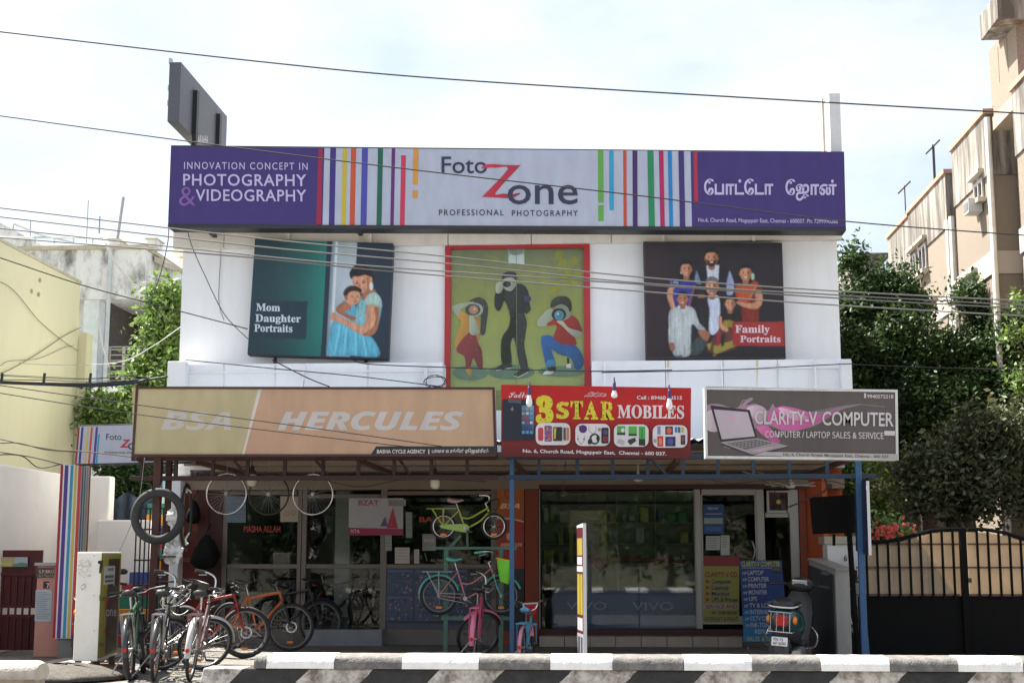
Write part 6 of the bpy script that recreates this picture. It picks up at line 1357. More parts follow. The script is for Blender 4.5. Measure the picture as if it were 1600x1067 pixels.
for a, b, r_ in (((135, 380), (138, 313), .012), ((183, 378), (193, 308), .035), ((155, 365), (156, 338), .02), ((47, 378), (48, 345), .012)):
    solo('antenna_pole', MB().tube(W(*a, Y=Yb + .5), W(*b, Y=Yb + .5), r_, 6), m_steel, {135: 'tall thin aerial rod on the stained roof', 183: 'leaning thick aerial pole on the stained roof', 155: 'short rod on the roof post cap', 47: 'short thin rod near the roof railing'}[a[0]], 'aerial')
t2 = Thing('roof_railing', 'thin pipe railing along the stained building roof', 'railing', W(80, 378, Y=Yb + .3))
t2.part('rail', MB().tube(W(-20, 371, Y=Yb + .3), W(160, 372, Y=Yb + .3), .03, 6), M('grey_pvc'))
for px in (5, 30, 55, 85, 115, 145): t2.part('rail_post', MB().tube(W(px, 381, Y=Yb + .3), W(px, 371, Y=Yb + .3), .02, 6), M('grey_pvc'))
t2.part('sloping_pipe', MB().path([W(20, 360, Y=Yb + .3), W(22, 350, Y=Yb + .3), W(60, 366, Y=Yb + .3), W(115, 380, Y=Yb + .3)], .03, 6), M('grey_pvc'))
t = Thing('grey_roof_block', 'grey stained stair head with a sloping top behind the roof railing', 'roof block', W(10, 380, Y=Yb + 3))
t.part('wall', MB().hexa([(XY(-60, 13), 13, 7), (XY(38, 13), 13, 7), (XY(38, 13), 15, 7), (XY(-60, 13), 15, 7), (XY(-60, 13), 13, ZY(318, 13)), (XY(38, 13), 13, ZY(370, 13)), (XY(38, 13), 15, ZY(370, 13)), (XY(-60, 13), 15, ZY(318, 13))]), m_st)
# far small white house seen over the shrubs
t = Thing('far_house', 'small white upper storey far behind the leafy tree', 'house', (XY(285, 22), 22, 0)); t.part('wall', MB().box(XY(262, 20), XY(330, 20), 20, 24, 0, ZY(395, 20)), m_cw); t.part('roof', MB().box(XY(255, 19.8), XY(335, 19.8), 19.7, 24.2, ZY(393, 20), ZY(382, 20)), m_cw); t.part('window', MB().box(XY(281, 19.9), XY(290, 19.9), 19.95, 20.05, ZY(408, 20), ZY(400, 20)), m_black)
# compound walls
def wall_seg(name, a, b, z, th=.2, mat=m_cw, parent=None):
    a, b = Vector((a.x, a.y, 0)), Vector((b.x, b.y, 0)); n = Vector((-(b - a).y, (b - a).x, 0)).normalized() * th
    if n.y < 0: n = -n
    return MB().hexa([a, b, b + n, a + n] + [v + Vector((0, 0, z)) for v in (a, b, b + n, a + n)])
zw = 2.66; wa, wb_ = W(0, 728, Z=zw), W(97, 743, Z=zw); ext = wa + (wa - wb_) * 1.2
cw = Thing('compound_wall', 'tall cream white compound wall with a round vent beside the maroon gate', 'wall', Vector((wb_.x, wb_.y, 0)))
cw.part('wall_panel', wall_seg('w', ext, wb_, zw), m_cw, bevel=.02)
u_ = (wb_ - wa).normalized(); u_.z = 0
pw = Print(Vector((wa.x, wa.y, 1.5)), u_, (0, 0, 1), base=.004)
pw.blob([(92, 752), (84, 760), (80, 773), (77, 785), (78, 800), (83, 812), (88, 816), (96, 812), (96, 752)], (.36, .34, .31)); pw.blob([(90, 762), (84, 775), (84, 795), (90, 803), (95, 795), (95, 765)], (.42, .39, .36)); pw.build('cement_patch', cw.o, cw.loc)
def onw(px, py): a, b = pw.uv(px, py); return pw.P + pw.u * a + pw.v * b
v0 = onw(67, 783); n_ = pw.n
vt = cw.part('vent_plate', MB().hexa([onw(59.5, 800), onw(74.5, 800), onw(74.5, 800) + n_ * .03, onw(59.5, 800) + n_ * .03, onw(60, 765), onw(75.5, 765), onw(75.5, 765) + n_ * .03, onw(60, 765) + n_ * .03]), M('vent_concrete', (.5, .46, .38), .9, var=.2))
rg = MB(); e1 = onw(74, 783) - v0; e2 = onw(67, 768) - v0
rg.path([v0 + n_ * .035 + e1 * math.cos(a) * .85 + e2 * math.sin(a) * .95 for a in [2 * math.pi * i / 24 for i in range(24)]], .03, 8, closed=True); cw.part('vent_ring', rg, M('vent_ring_grey', (.40, .38, .33), .9), parent=vt, smooth=True)
cw.part('vent_mesh', MB().add([v0 + n_ * .034 + e1 * math.cos(a) * .8 + e2 * math.sin(a) * .9 for a in [2 * math.pi * i / 20 for i in range(20)]], [tuple(range(20))]), M('vent_mesh_grey', (.28, .27, .25), .8), parent=vt)
cw2 = Thing('compound_wall', 'stepped cream white wall between the striped pillar and the painted stairs', 'wall', (XY(170, .3), .3, 0))
cw2.part('wall_panel', MB().box(XY(98, .2), XY(168, .2, 850), .2, .45, 0, ZY(741, .2)), m_cw, bevel=.03)
cw2.part('wall_panel', MB().box(XY(153, .1, 850), XY(236, .1, 850), .02, .19, 0, ZY(811, .02)), m_cw, bevel=.02)
# gate of the left house
Yg = -2.3; m_mar = M('maroon_gate_paint', (.085, .012, .014), .6, var=.25, streak=.3, dirt=(.05, .03, .03))
t = Thing('maroon_gate', 'maroon sheet metal gate with an open barred band', 'gate', (XY(20, Yg), Yg, 0))
gx0, gx1 = XY(-70, Yg, 930), XY(63, Yg, 930)
t.part('gate_panel', MB().box(gx0, XY(66, Yg, 875), Yg, Yg + .03, ZY(897, Yg), ZY(859, Yg)), m_mar); t.part('gate_panel', MB().box(gx0, gx1, Yg, Yg + .03, ZY(949, Yg), ZY(898, Yg) - .003), m_mar); t.part('gate_panel', MB().box(gx0, gx1, Yg, Yg + .03, .05, ZY(964, Yg)), m_mar)
for py in (897, 949, 964): t.part('gate_rail', MB().box(gx0, gx1, Yg - .03, Yg - .002, ZY(py, Yg) - .02, ZY(py, Yg) + .02), m_mar)
for px in range(-62, 64, 11): t.part('gate_rib', MB().box(XY(px, Yg, 930) - .012, XY(px, Yg, 930) + .012, Yg - .028, Yg - .001, .06, ZY(899, Yg) - .02), m_mar)
t, p = flat('banner', 'small green and blue printed banner tied to the maroon gate', -20, 870, 43, 885, Yg - .05, (.4, .42, .45), 'banner'); p.poly([(-20, 885), (20, 885), (24, 870), (-20, 870)], (.42, .40, .12)); p.poly([(-20, 876), (22, 876), (24, 870), (-20, 870)], (.45, .35, .22)); p.poly([(20, 885), (43, 885), (43, 880), (34, 878), (20, 881)], (.10, .28, .20)); p.text('CIVIC CLEAN ROAD', -14, 18, 883, 4, (.6, .6, .3), .01); p.build('print', t.o, t.loc)
solo('blue_crate', MB().box(XY(-30, Yg + .4), XY(9, Yg + .4), Yg + .3, Yg + .7, ZY(862, Yg + .3), ZY(844, Yg + .3)), M('dark_blue_box', (.03, .08, .14), .5), 'dark blue box showing above the maroon gate', 'box', bevel=.02)
# pink gate pillar
Yp = -3.0; m_pk = M('pink_pillar_paint', (.52, .25, .20), .8, var=.07, streak=.2, dirt=(.35, .17, .14))
t = Thing('gate_pillar', 'salmon pink gate pillar with a name plaque and number seven', 'pillar', (XY(75, Yp), Yp, 0))
px0, px1 = XY(55, Yp, 950), XY(98, Yp, 950); t.part('shaft', MB().box(px0, px1, Yp, Yp + .4, 0, ZY(884, Yp)), m_pk, bevel=.015); t.part('cap', MB().box(px0 - .03, px1 + .03, Yp - .03, Yp + .43, ZY(884, Yp) + .002, ZY(879, Yp)), M('pillar_cap', (.35, .34, .34), .9))
pq = t.part('name_plaque', MB().box(XY(58, Yp), XY(86, Yp), Yp - .015, Yp - .002, ZY(903, Yp), ZY(887, Yp)), M('brown_granite', (.07, .035, .03), .3)); p = Print(W(72, 895, Y=Yp - .015), base=.002); p.text('S.P.BRO', 61, 85, 895, 5, (.5, .48, .44), .01); p.text('No.7 Church Ro', 60, 85, 901, 4, (.35, .33, .3), .005); p.build('plaque_lettering', pq, t.loc)
nq = t.part('number_plate', MB().box(XY(70.5, Yp), XY(79, Yp), Yp - .012, Yp - .002, ZY(920, Yp), ZY(909, Yp)), m_black); p = Print(W(75, 914, Y=Yp - .012), base=.002); p.text('7', 72.5, 77, 918, 7.5, (.7, .7, .68), .01); p.build('plate_lettering', nq, t.loc)
t, p = flat('paper_notice', 'pale blue handwritten notice pasted on the pink pillar', 0, 0, 0, 0, Yp - .006, (.42, .46, .50), 'notice', quad=[(56, 921), (81, 921), (80, 971), (54, 970)])
for k in range(13): p.rect(57, 925 + k * 3.3, 57 + random.uniform(14, 22), 926 + k * 3.3, (.2, .23, .3))
p.build('print', t.o, t.loc)
# striped pillar sign
Yv = -3.3
t = Thing('striped_pillar_sign', 'tall white pillar sign with red, purple, blue and yellow stripes', 'sign', W(105, 997, Y=Yv))
c4 = [(95, 725), (127.5, 726), (115, 997), (82, 997)]
tl, tr, br, bl = [W(*q, Y=Yv) for q in c4]; dp = Vector((0, .36, 0)); m_ps = M('sign_white_face', (.62, .63, .68), .5, var=.05)
t.part('case', MB().hexa([bl, br, br + dp, bl + dp, tl, tr, tr + dp, tl + dp]), m_ps)
p = Print((tl + br) / 2)
cols = [(0, .13, A(150, 30, 50)), (.2, .38, A(70, 50, 130)), (.48, .62, A(40, 140, 175)), (.68, .80, A(190, 170, 70)), (.86, 1.0, A(185, 55, 45))]
for a, b, c_ in cols: p.poly([(82 + 33 * a, 996.5), (82 + 33 * b, 996.5), (95 + 32.5 * b, 726.5), (95 + 32.5 * a, 726.5)], c_)
p.build('print', t.o, t.loc)
p = Print((tr + br + dp) / 2, (0, 1, 0), (0, 0, 1))
H2 = (tr - br).length / 2
for a, b, c_ in [(.1, .2, A(60, 45, 120)), (.34, .46, A(50, 150, 180)), (.6, .7, A(200, 180, 90)), (.86, 1, A(170, 50, 45))]:
    q = [br + dp * a, br + dp * b, tr + dp * b, tr + dp * a]; o = len(p.vs); p.h += .0003; nn = Vector((1, 0, .0)) * .004; p.vs += [v + nn for v in q]; p.fs.append((o, o + 1, o + 2, o + 3)); p.cs += [c_] * 4
p.build('print', t.o, t.loc)
t.part('base', MB().box(bl.x + .06, br.x - .03, Yv + .05, Yv + .3, .001, bl.z - .002), M('grey_base', (.18, .18, .17), .8))
# small studio sign
t, p = sign('small_studio_sign', 'small white photo studio sign with colour stripes behind the cycle shop sign', [(122, 664.5), (300, 659), (300, 722), (117, 726)], -3.6, .25, m_case)
def sl(x, y): return x - (y - 666) * .085
p.poly([(118, 724.5), (299, 720.5), (299, 661), (122.5, 666)], A(170, 174, 190))
for x0, x1, c_, y0 in ((122.5, 125, A(140, 25, 50), 667), (127.5, 131, A(65, 48, 125), 667), (136.5, 139.5, A(190, 170, 70), 667), (142.5, 145.5, A(190, 65, 45), 667), (150, 153.5, A(70, 55, 135), 667), (154.5, 157.2, A(45, 145, 180), 678)): p.poly([(sl(x0, 724), 724), (sl(x1, 724), 724), (sl(x1, y0), y0), (sl(x0, y0), y0)], c_)
p.text('Foto', 166, 190, 687, 9.5, DK, .006); p.poly([(187, 699), (202, 699), (202, 697), (194, 696.5), (203, 688), (203, 686), (192, 687), (194, 689), (198, 689)], A(175, 40, 50)); p.text('one', 200, 236, 702, 15, DK, .004); p.text('PROFESSIONAL PHOTOGRAPHY', 163, 236, 709, 3.6, A(60, 60, 75), .002)
p.build('print', t.o, t.loc)
# steel cabinet
nc = W(152, 1033, Y=-6.0); fcn = W(183, 1020, Y=-4.85); Lc = W(113.5, 1031.5, Y=-5.92)
zt_, zb_ = W(152, 862, Y=-6.0).z, nc.z
nc, fcn, Lc = [Vector((v.x, v.y, 0)) for v in (nc, fcn, Lc)]; bk = Lc + (fcn - nc)
t = Thing('light_box_cabinet', 'white steel light box cabinet with a yellow and brown studio print', 'cabinet', (nc + bk) / 2)
m_cab = M('cabinet_white', (.72, .70, .64), .5, var=.06, streak=.3, sscale=(3, 3, 2), spos=.6, dirt=(.4, .36, .3))
up = Vector((0, 0, 1)); t.part('body', MB().hexa([v + up * zb_ for v in (Lc, nc, fcn, bk)] + [v + up * zt_ for v in (Lc, nc, fcn, bk)]), m_cab, bevel=.01)
for q in (nc.lerp(bk, .12), Lc.lerp(fcn, .12), fcn.lerp(Lc, .12), bk.lerp(nc, .12)): t.part('leg', MB().box(q.x - .03, q.x + .03, q.y - .03, q.y + .03, .001, zb_ - .002), M('rusty_leg', (.11, .07, .05), .8))
uf = (nc - Lc).normalized(); p = Print((Lc + nc) / 2 + up * .8, uf, (0, 0, 1), base=.003)
for k in range(60): x_ = random.uniform(122, 146); p.ell(x_, random.uniform(874, 903), random.uniform(.8, 3), .35, (.35, .34, .33), random.uniform(-15, 15), n=5)
p.line([(128, 915), (134, 912), (136, 916), (130, 921), (128, 917)], .8, (.2, .2, .2))
for x_, y_ in ((118, 868), (149, 868), (117, 930), (149, 930), (117, 985), (149, 985)): p.ell(x_, y_, .9, .9, (.15, .12, .1), n=6)
p.build('scribble', t.o, t.loc)
us = (fcn - nc).normalized(); p = Print((nc + fcn) / 2 + up * .8, us, (0, 0, 1), base=.003)
h0, h1 = zb_ + .03 - .8, zt_ - .02 - .8; Ls = (fcn - nc).length / 2
def sr(a, b, c0, c1, col): p.raw([(-Ls + 2 * Ls * a, h0 + (h1 - h0) * c0), (-Ls + 2 * Ls * b, h0 + (h1 - h0) * c0), (-Ls + 2 * Ls * b, h0 + (h1 - h0) * c1), (-Ls + 2 * Ls * a, h0 + (h1 - h0) * c1)], [(0, 1, 2, 3)], [col] * 4)
sr(.0, 1, 0, 1, (.30, .26, .035)); sr(.34, .93, .02, .95, (.055, .035, .028)); sr(.12, .68, .70, .88, (.45, .45, .43)); sr(.3, .62, .83, .86, (.2, .2, .2)); sr(.18, .62, .76, .79, (.12, .12, .12)); sr(.18, .62, .72, .745, (.12, .12, .12)); sr(.64, .68, .68, .76, (.4, .4, .4))
p.text('Foto', 154, 163, 938, 9, (.10, .09, .02), .01); p.poly([(163, 957), (168, 956), (165, 953), (169, 934), (163, 933), (165, 938)], (.4, .03, .03)); p.text('one', 165, 181, 962, 16, (.42, .40, .38), .005); p.text('STUDIO', 162, 175, 988, 5, (.4, .04, .03), .02); p.text('OPEN', 154, 161, 1009, 5, (.10, .08, .02), .01); p.ell(157, 885, 2.5, 12, (.05, .05, .03), 10, n=8); p.ell(155, 878, 3.4, 3, (.05, .05, .03), n=8)
p.build('print', t.o, t.loc)
t.part('base_slab', MB().hexa([Vector((v.x, v.y, z)) for z in (.023, .06) for v in (Lc.lerp(fcn, -.1) + Vector((.15, .3, 0)), nc + Vector((.1, .2, 0)), fcn + Vector((.1, .2, 0)), bk)]), M('rusty_leg'))
# painted stairs
Yt = -.9
t = Thing('painted_stairs', 'outdoor stairs with red, blue, orange and green painted risers', 'stairs', (XY(225, Yt), Yt, 0))
sc_ = [('red', (.45, .03, .04)), ('blue', (.04, .09, .30)), ('orange', (.72, .28, .03)), ('green', (.02, .20, .14))]
lefts = [178, 180, 182, 184, 190, 202, 212, 216, 219, 222, 224, 226]
zz = 0
for i in range(12):
    y = Yt + .16 * i; h_ = .185; c_ = sc_[i % 4]
    t.part('step', MB().box(XY(lefts[i], y, 900), XY(268, y, 900), y, Yt + 2.4, zz + .001, zz + h_), M('step_' + c_[0], c_[1], .6, var=.1, streak=.2, dirt=(.3, .28, .25)), bevel=.008); zz += h_
rt = Thing('stair_railing', 'black barred railing in front of the painted stairs', 'railing', (XY(235, -1.3), -1.3, 0))
Yq = -1.1
for px in range(212, 266, 7): rt.part('bar', MB().tube((XY(px, Yq, 850), Yq, .02), (XY(px, Yq, 850), Yq, ZY(793, Yq)), .012, 6), m_black)
for py in (793, 826, 875, 915): rt.part('rail', MB().box(XY(210, Yq), XY(264, Yq), Yq - .02, Yq + .02, ZY(py, Yq) - .012, ZY(py, Yq) + .012), m_black)
t = Thing('stair_wall', 'white stair wall with a pale blue sloping band beside the shop', 'wall', (XY(260, 1.7), 1.7, 0)); t.part('wall_panel', MB().box(XY(246, 1.7), XY(283, 1.7), 1.7, 1.9, 0, ZY(738, 1.7)), M('white_wall_paint')); a, b, c_, d_ = [W(*q, Y=1.69) for q in ((222, 838), (230, 838), (268, 740), (258, 740))]; t.part('painted_band', MB().hexa([a, b, b + Vector((0, .009, 0)), a + Vector((0, .009, 0)), d_, c_, c_ + Vector((0, .009, 0)), d_ + Vector((0, .009, 0))]), M('pale_blue_paint', (.35, .48, .60), .7))
# dark blue tarpaulin in front of the shrubs
mb = MB(); rows = []
for j in range(6): rows.append([Vector((XY(166 + 80 * i / 14, 1.0), 1.0 + .06 * math.sin(i * 1.7) + .03 * math.sin(j * 2 + i), ZY(772 + 46 * j / 5 + (6 if j == 0 else 0) * math.sin(i * .9), 1.0))) for i in range(15)])
solo('tarpaulin', mb.loft(rows, cap=False, closed=False), M('navy_tarpaulin', (.03, .05, .08), .5, var=.2), 'dark blue tarpaulin hung behind the low cream wall', 'tarpaulin', origin=rows[-1][0], smooth=True)
rnd = random.Random(21); mb = MB()
for i in range(90):
    q = G(rnd.uniform(20, 420), rnd.uniform(1012, 1066)); q.z = .006; s_ = rnd.uniform(.012, .04); a = rnd.uniform(0, 3)
    d = Vector((math.cos(a), math.sin(a), 0)) * s_; e = Vector((-math.sin(a), math.cos(a), 0)) * s_ * rnd.uniform(.4, .9)
    if G(150, 1040).x - .8 < q.x < G(150, 1040).x + .1: q.z = .03
    mb.quad(q - d - e, q + d - e + Vector((0, 0, .012)), q + d + e, q - d + e + Vector((0, 0, .008)))
o = mb.build('litter', M('litter_mix', (.34, .29, .22), .8, var=.7, scale=9), None, G(200, 1040), kind='stuff'); tag(o, 'scattered dry leaves and paper scraps on the forecourt', 'litter')
# rubble at the gap in the barrier
rnd = random.Random(4); mb = MB(); c0 = G(105, 1060)
for i in range(160):
    a, r_ = rnd.uniform(0, 6.28), rnd.uniform(0, 1) ** .6; s = rnd.uniform(.012, .045); c = Vector((c0.x + .62 * r_ * math.cos(a), c0.y + .55 * r_ * math.sin(a), .02 + .14 * (1 - r_) * rnd.random()))
    q = MB().obox(c, (s * 2, s * 1.4, s), Matrix.Rotation(rnd.uniform(0, 3), 3, 'Z') @ Matrix.Rotation(rnd.uniform(-.5, .5), 3, 'X')); q.v = [v + Vector((rnd.uniform(-.01, .01),) * 3) for v in q.v]; mb.merge(q)
o = mb.build('rubble', M('rubble_mix', (.15, .135, .12), .9, var=.5, scale=18), None, (c0.x, c0.y, 0), kind='stuff'); tag(o, 'small heap of broken rubble by the barrier gap', 'rubble')
hp = []
for j in range(7):
    for i in range(20): a = 2 * math.pi * i / 20; hp.append((j, a))
mb = MB().lathe([(.75, 0), (.6, .05), (.4, .10), (.2, .14), (.001, .15)], 22, (c0.x, c0.y, .022)); mb.v = [v + Vector((rnd.uniform(-.04, .04), rnd.uniform(-.04, .04), rnd.uniform(-.015, .015) if v.z > .03 else 0)) for v in mb.v]
o = mb.build('earth_heap', M('dark_debris_earth', (.085, .075, .062), .95, var=.4, scale=14, bump=.8), None, (c0.x, c0.y, 0), smooth=True); tag(o, 'low heap of earth under the rubble', 'earth', kind='stuff')
# ================================================================== RIGHT SIDE
m_peb = M('pebble_dash_beige', (.26, .215, .17), .95, var=.35, scale=60, bump=.9, bscale=70)
m_bei = M('smooth_beige', (.34, .28, .22), .85, var=.06, streak=.25, dirt=(.35, .26, .18))
m_par = M('stained_parapet', (.34, .315, .28), .9, var=.1, bump=.15, streak=.95, sscale=(1.4, 1.4, .16), spos=.36, dirt=(.075, .065, .055))
m_band = M('pale_concrete_band', (.42, .37, .31), .85, var=.06, streak=.35, dirt=(.3, .24, .18))
AP = Thing('apartment_block', 'beige pebble dashed apartment block with stained parapets and red copings', 'apartment block', (9, 6, 0))
def yX(px, X, py=866): return W(px, py, X=X).y
def block(X, y0, y1, z, name='wall', X2=14):
    AP.part(name, MB().box(X, X2, y0, y1, 0, z - 1.15), m_peb); AP.part('parapet', MB().box(X - .03, X2, y0 - .03, y1 + .03, z - 1.148, z), m_par); AP.part('coping', MB().box(X - .07, X2, y0 - .07, y1 + .07, z + .002, z + .09), M('red_coping', (.42, .24, .17), .8))
    for zb in (3.2, 6.4): AP.part('floor_band', MB().box(X - .035, X2, y0 - .035, y1 + .035, zb, zb + .42), m_band)
XA, XB, XD = 7.45, 7.2, 7.2
yA0, yA1 = yX(1478, XA, 272), yX(1421, XA, 335); block(XA, yA0, yA1, W(1478, 272, X=XA).z)
yA2, yA3 = yX(1419, XA, 338), yX(1388, XA, 378); block(XA + .02, yA2, yA3, W(1420, 335, X=XA).z - .05)
yB0, yB1 = yX(1540, XB, 179), yX(1489, XB, 237); block(XB, yB0, yB1, W(1540, 179, X=XB).z)
yD1 = yX(1584, XD, 143); block(XD, -2, yD1, W(1584, 143, X=XD).z)
# recessed smooth bay and the stair tower over it
AP.part('recess_wall', MB().box(XB + .5, 14, yD1 + .05, yB0 - .05, 0, 9.6), m_bei)
zt0 = W(1588, 98, X=7.28).z; yC0, yC1 = yX(1588, 7.28, 60), yX(1549, 7.28, 110)
zo_ = W(1534, 62, X=6.9).z
tw = AP.part('tower', MB().box(7.28, 12, yC0, yC1, zt0 - .5, zo_ - .002), m_peb); AP.part('tower_soffit', MB().box(7.26, 12, yC0 - .02, yC1 + .02, zt0 - .75, zt0 - .502), m_bei); AP.part('tower_side', MB().box(7.45, 12, yC1 + .02, yC1 + .7, zt0 - .1, zt0 + 1.0), m_peb)
zo_ = W(1534, 62, X=6.9).z; AP.part('tower_roof', MB().box(6.9, 12, yC0 - .3, yX(1532, 6.9, 47), zo_, zo_ + .45), m_par)
for dy in (.35, .7): AP.part('tower_joint', MB().box(7.274, 7.279, yC0 + (yC1 - yC0) * dy - .012, yC0 + (yC1 - yC0) * dy + .012, zt0, zo_ - .01), M('joint_dark', (.2, .16, .12), .9), parent=tw)
def win(X, y0, y1, z0, z1, frame=m_alul, parent=None):
    g = AP.part('window', MB().box(X - .01, X + .1, y0, y1, z0, z1), M('window_dark', (.03, .03, .035), .15)); fr = .06
    for a in ((y0, y0 + fr, z0, z1), (y1 - fr, y1, z0, z1), (y0 + fr, y1 - fr, z0, z0 + fr), (y0 + fr, y1 - fr, z1 - fr, z1), ((y0 + y1) / 2 - .03, (y0 + y1) / 2 + .03, z0 + fr, z1 - fr)): AP.part('frame', MB().box(X - .05, X - .012, *a), frame, parent=g)
    AP.part('sill', MB().box(X - .16, X - .013, y0 - .08, y1 + .08, z0 - .09, z0 - .003), m_band, parent=g)
    AP.part('hood', MB().box(X - .14, X - .013, y0 - .1, y1 + .1, z1 + .08, z1 + .15), m_band, parent=g)
zq = lambda px, py, X: W(px, py, X=X).z
for (X, pa, pb, ya, yb) in ((XB, 1539, 1525, 283, 315), (XA, 1450, 1438, 383, 425), (XA, 1434, 1426, 397, 430), (7.28, 1572, 1560, 15, 42)):
    y0, y1 = yX(pa, X, (ya + yb) / 2), yX(pb, X, (ya + yb) / 2); win(X, y0, y1, zq((pa + pb) / 2, yb, X), zq((pa + pb) / 2, ya, X))
for (X, pa, pb, ya, yb) in ((XB, 1530, 1505, 440, 480), (XA, 1465, 1450, 480, 520)):
    y0, y1 = yX(pa, X, (ya + yb) / 2), yX(pb, X, (ya + yb) / 2); win(X, y0, y1, zq((pa + pb) / 2, yb, X), zq((pa + pb) / 2, ya, X))
# AC unit
y0, y1 = yX(1537, XB, 322), yX(1529, XB, 322); z0, z1 = zq(1533, 335, XB), zq(1533, 312, XB)
ac = Thing('air_conditioner', 'white window air conditioner sticking out of the beige apartment wall', 'air conditioner', (XB - .2, y0, z0)); ac.part('case', MB().box(XB - .28, XB - .02, y0, y1, z0, z1), M('ac_white', (.5, .5, .48), .5), bevel=.01)
for k in range(6): ac.part('grille_slat', MB().box(XB - .29, XB - .281, y0 + .03, y1 - .03, z0 + .05 + k * (z1 - z0 - .1) / 6, z0 + .07 + k * (z1 - z0 - .1) / 6), M('ac_grey', (.2, .2, .2), .6))
# drain pipes on the block
for px, X in ((1487, XA), (1493, XA), (1548, 7.28)):
    y = yX(px, X, 350 if px < 1500 else 160); AP.part('drain_pipe', MB().tube((X - .08, y, 0), (X - .08, y, 8.3 if px < 1500 else 9.3), .055, 8), M('white_pvc', (.7, .68, .64), .5), smooth='auto')
# beige apartments ground floor, shade painted in as grey, and the far flat roof
t = Thing('shaded_ground_floor', 'ground floor of the beige apartments, shade put into its grey colour, with a pale beam behind the gate and trees', 'house', (XY(1390, 8), 9, 0)); t.part('wall', MB().box(XY(1316, 8), XY(1480, 8), 8, 12, 0, ZY(640, 8)), M('shade_grey_plaster', (.24, .22, .20), .9, streak=.4)); t.part('beam', MB().box(XY(1335, 7.8), XY(1470, 7.8), 7.7, 7.99, ZY(768, 7.8), ZY(752, 7.8)), m_band)
for px in (1375, 1440): t.part('column', MB().box(XY(px, 7.8), XY(px + 14, 7.8), 7.72, 7.98, 0, ZY(769, 7.8)), m_band)
t.part('window', MB().box(XY(1395, 7.9), XY(1425, 7.9), 7.95, 8.02, ZY(815, 7.9), ZY(780, 7.9)), m_black)
t = Thing('far_roof', 'dark far roof showing over the tree tops', 'roof', (XY(1380, 30), 30, 0)); t.part('wall', MB().box(XY(1345, 30), XY(1400, 30), 30, 34, 0, ZY(412, 30)), m_par); t.part('roof', MB().box(XY(1340, 30), XY(1405, 30), 29.6, 34.5, ZY(411, 30), ZY(404, 30)), M('dark_roof', (.09, .07, .06), .9))
for px, ya, yb, lab in ((1460, 224, 270, 'dark aerial with a cross bar on the apartment parapet'), (1415, 288, 330, 'thin aerial rod farther along the apartment parapet')):
    t = Thing('aerial', lab, 'aerial', W(px, yb, X=XA + .2)); a, b = W(px, yb, X=XA + .2), W(px, ya, X=XA + .2); b = Vector((a.x, a.y, b.z)); t.part('mast', MB().tube(a - Vector((0, 0, .3)), b, .03 if px == 1460 else .015, 6), m_black); t.part('cross_bar', MB().tube(b + Vector((-.12, .2, -.15)), b + Vector((.1, -.2, .05)), .02, 6), m_black)
# house gate
YG = -3.4
t = Thing('house_gate', 'tall black iron gate with beige panels behind vertical bars and arched top', 'gate', (XY(1505, YG), YG, 0))
top = [(1336, 848), (1385, 846), (1420, 838), (1455, 828), (1480, 826), (1512, 826), (1540, 827), (1570, 832), (1600, 841), (1640, 848), (1700, 848)]
def gy(px):
    for a, b in zip(top, top[1:]):
        if a[0] <= px <= b[0]: return a[1] + (b[1] - a[1]) * (px - a[0]) / (b[0] - a[0])
    return 848
m_fib = M('beige_fibre_sheet', (.66, .54, .39), .7, var=.12, scale=2.5, streak=.35, sscale=(1.5, 1.5, .6), dirt=(.30, .23, .16), trans=.45); m_gb2 = M('black_gate_paint', (.006, .006, .006), .7, var=.2, spec=.08)
zl0 = ZY(930, YG)
t.part('lower_sheet', MB().box(XY(1338, YG), XY(1700, YG), YG, YG + .02, .06, zl0), m_gb2)
pxs = list(range(1340, 1700, 24))
for leaf in ((1340, 1502), (1510, 1690)):
    x = leaf[0]
    while x < leaf[1] - 2:
        x2 = min(x + 54, leaf[1]); n = 6; pts = [W(x + (x2 - x) * i / n, gy(x + (x2 - x) * i / n) + 5, Y=YG + .03) for i in range(n + 1)]
        mb = MB().prism([Vector((pts[0].x + .002, YG + .03, zl0 + .003))] + [Vector((pts[-1].x - .002, YG + .03, zl0 + .003))] + [v - Vector((.002 if i == 0 else 0, 0, 0)) for i, v in enumerate(reversed(pts))], (0, .008, 0)); t.part('infill_panel', mb, m_fib); x = x2
for leaf in ((1338, 1500), (1512, 1700)):
    pts = [W(x, gy(x), Y=YG - .01) for x in range(leaf[0], leaf[1] + 1, 6)]; t.part('top_rail', MB().path(pts, .026, 6), m_gb2)
    for py in (850, 886, 928): t.part('cross_rail', MB().box(XY(leaf[0], YG, py), XY(leaf[1], YG, py), YG - .012, YG + .012, ZY(py, YG) - .012, ZY(py, YG) + .012), M('rusty_rail', (.10, .06, .045), .7))
    x = leaf[0] + 16
    while x < leaf[1] - 6:
        t.part('bar', MB().box(XY(x, YG, 890) - .014, XY(x, YG, 890) + .014, YG - .04, YG - .013, zl0 - .03, W(x, gy(x), Y=YG).z), m_gb2)
        for py in (850, 886, 928): pass
        x += 17
t.part('meeting_post', MB().box(XY(1501, YG, 890), XY(1511, YG, 890), YG - .05, YG + .03, .05, ZY(826, YG)), m_gb2); t.part('latch', MB().box(XY(1511, YG, 905), XY(1516, YG, 905), YG - .07, YG - .051, ZY(909, YG), ZY(902, YG)), m_black)
t.part('lock', MB().box(XY(1344, YG, 900), XY(1350, YG, 900), YG - .06, YG - .041, ZY(908, YG), ZY(899, YG)), m_black)
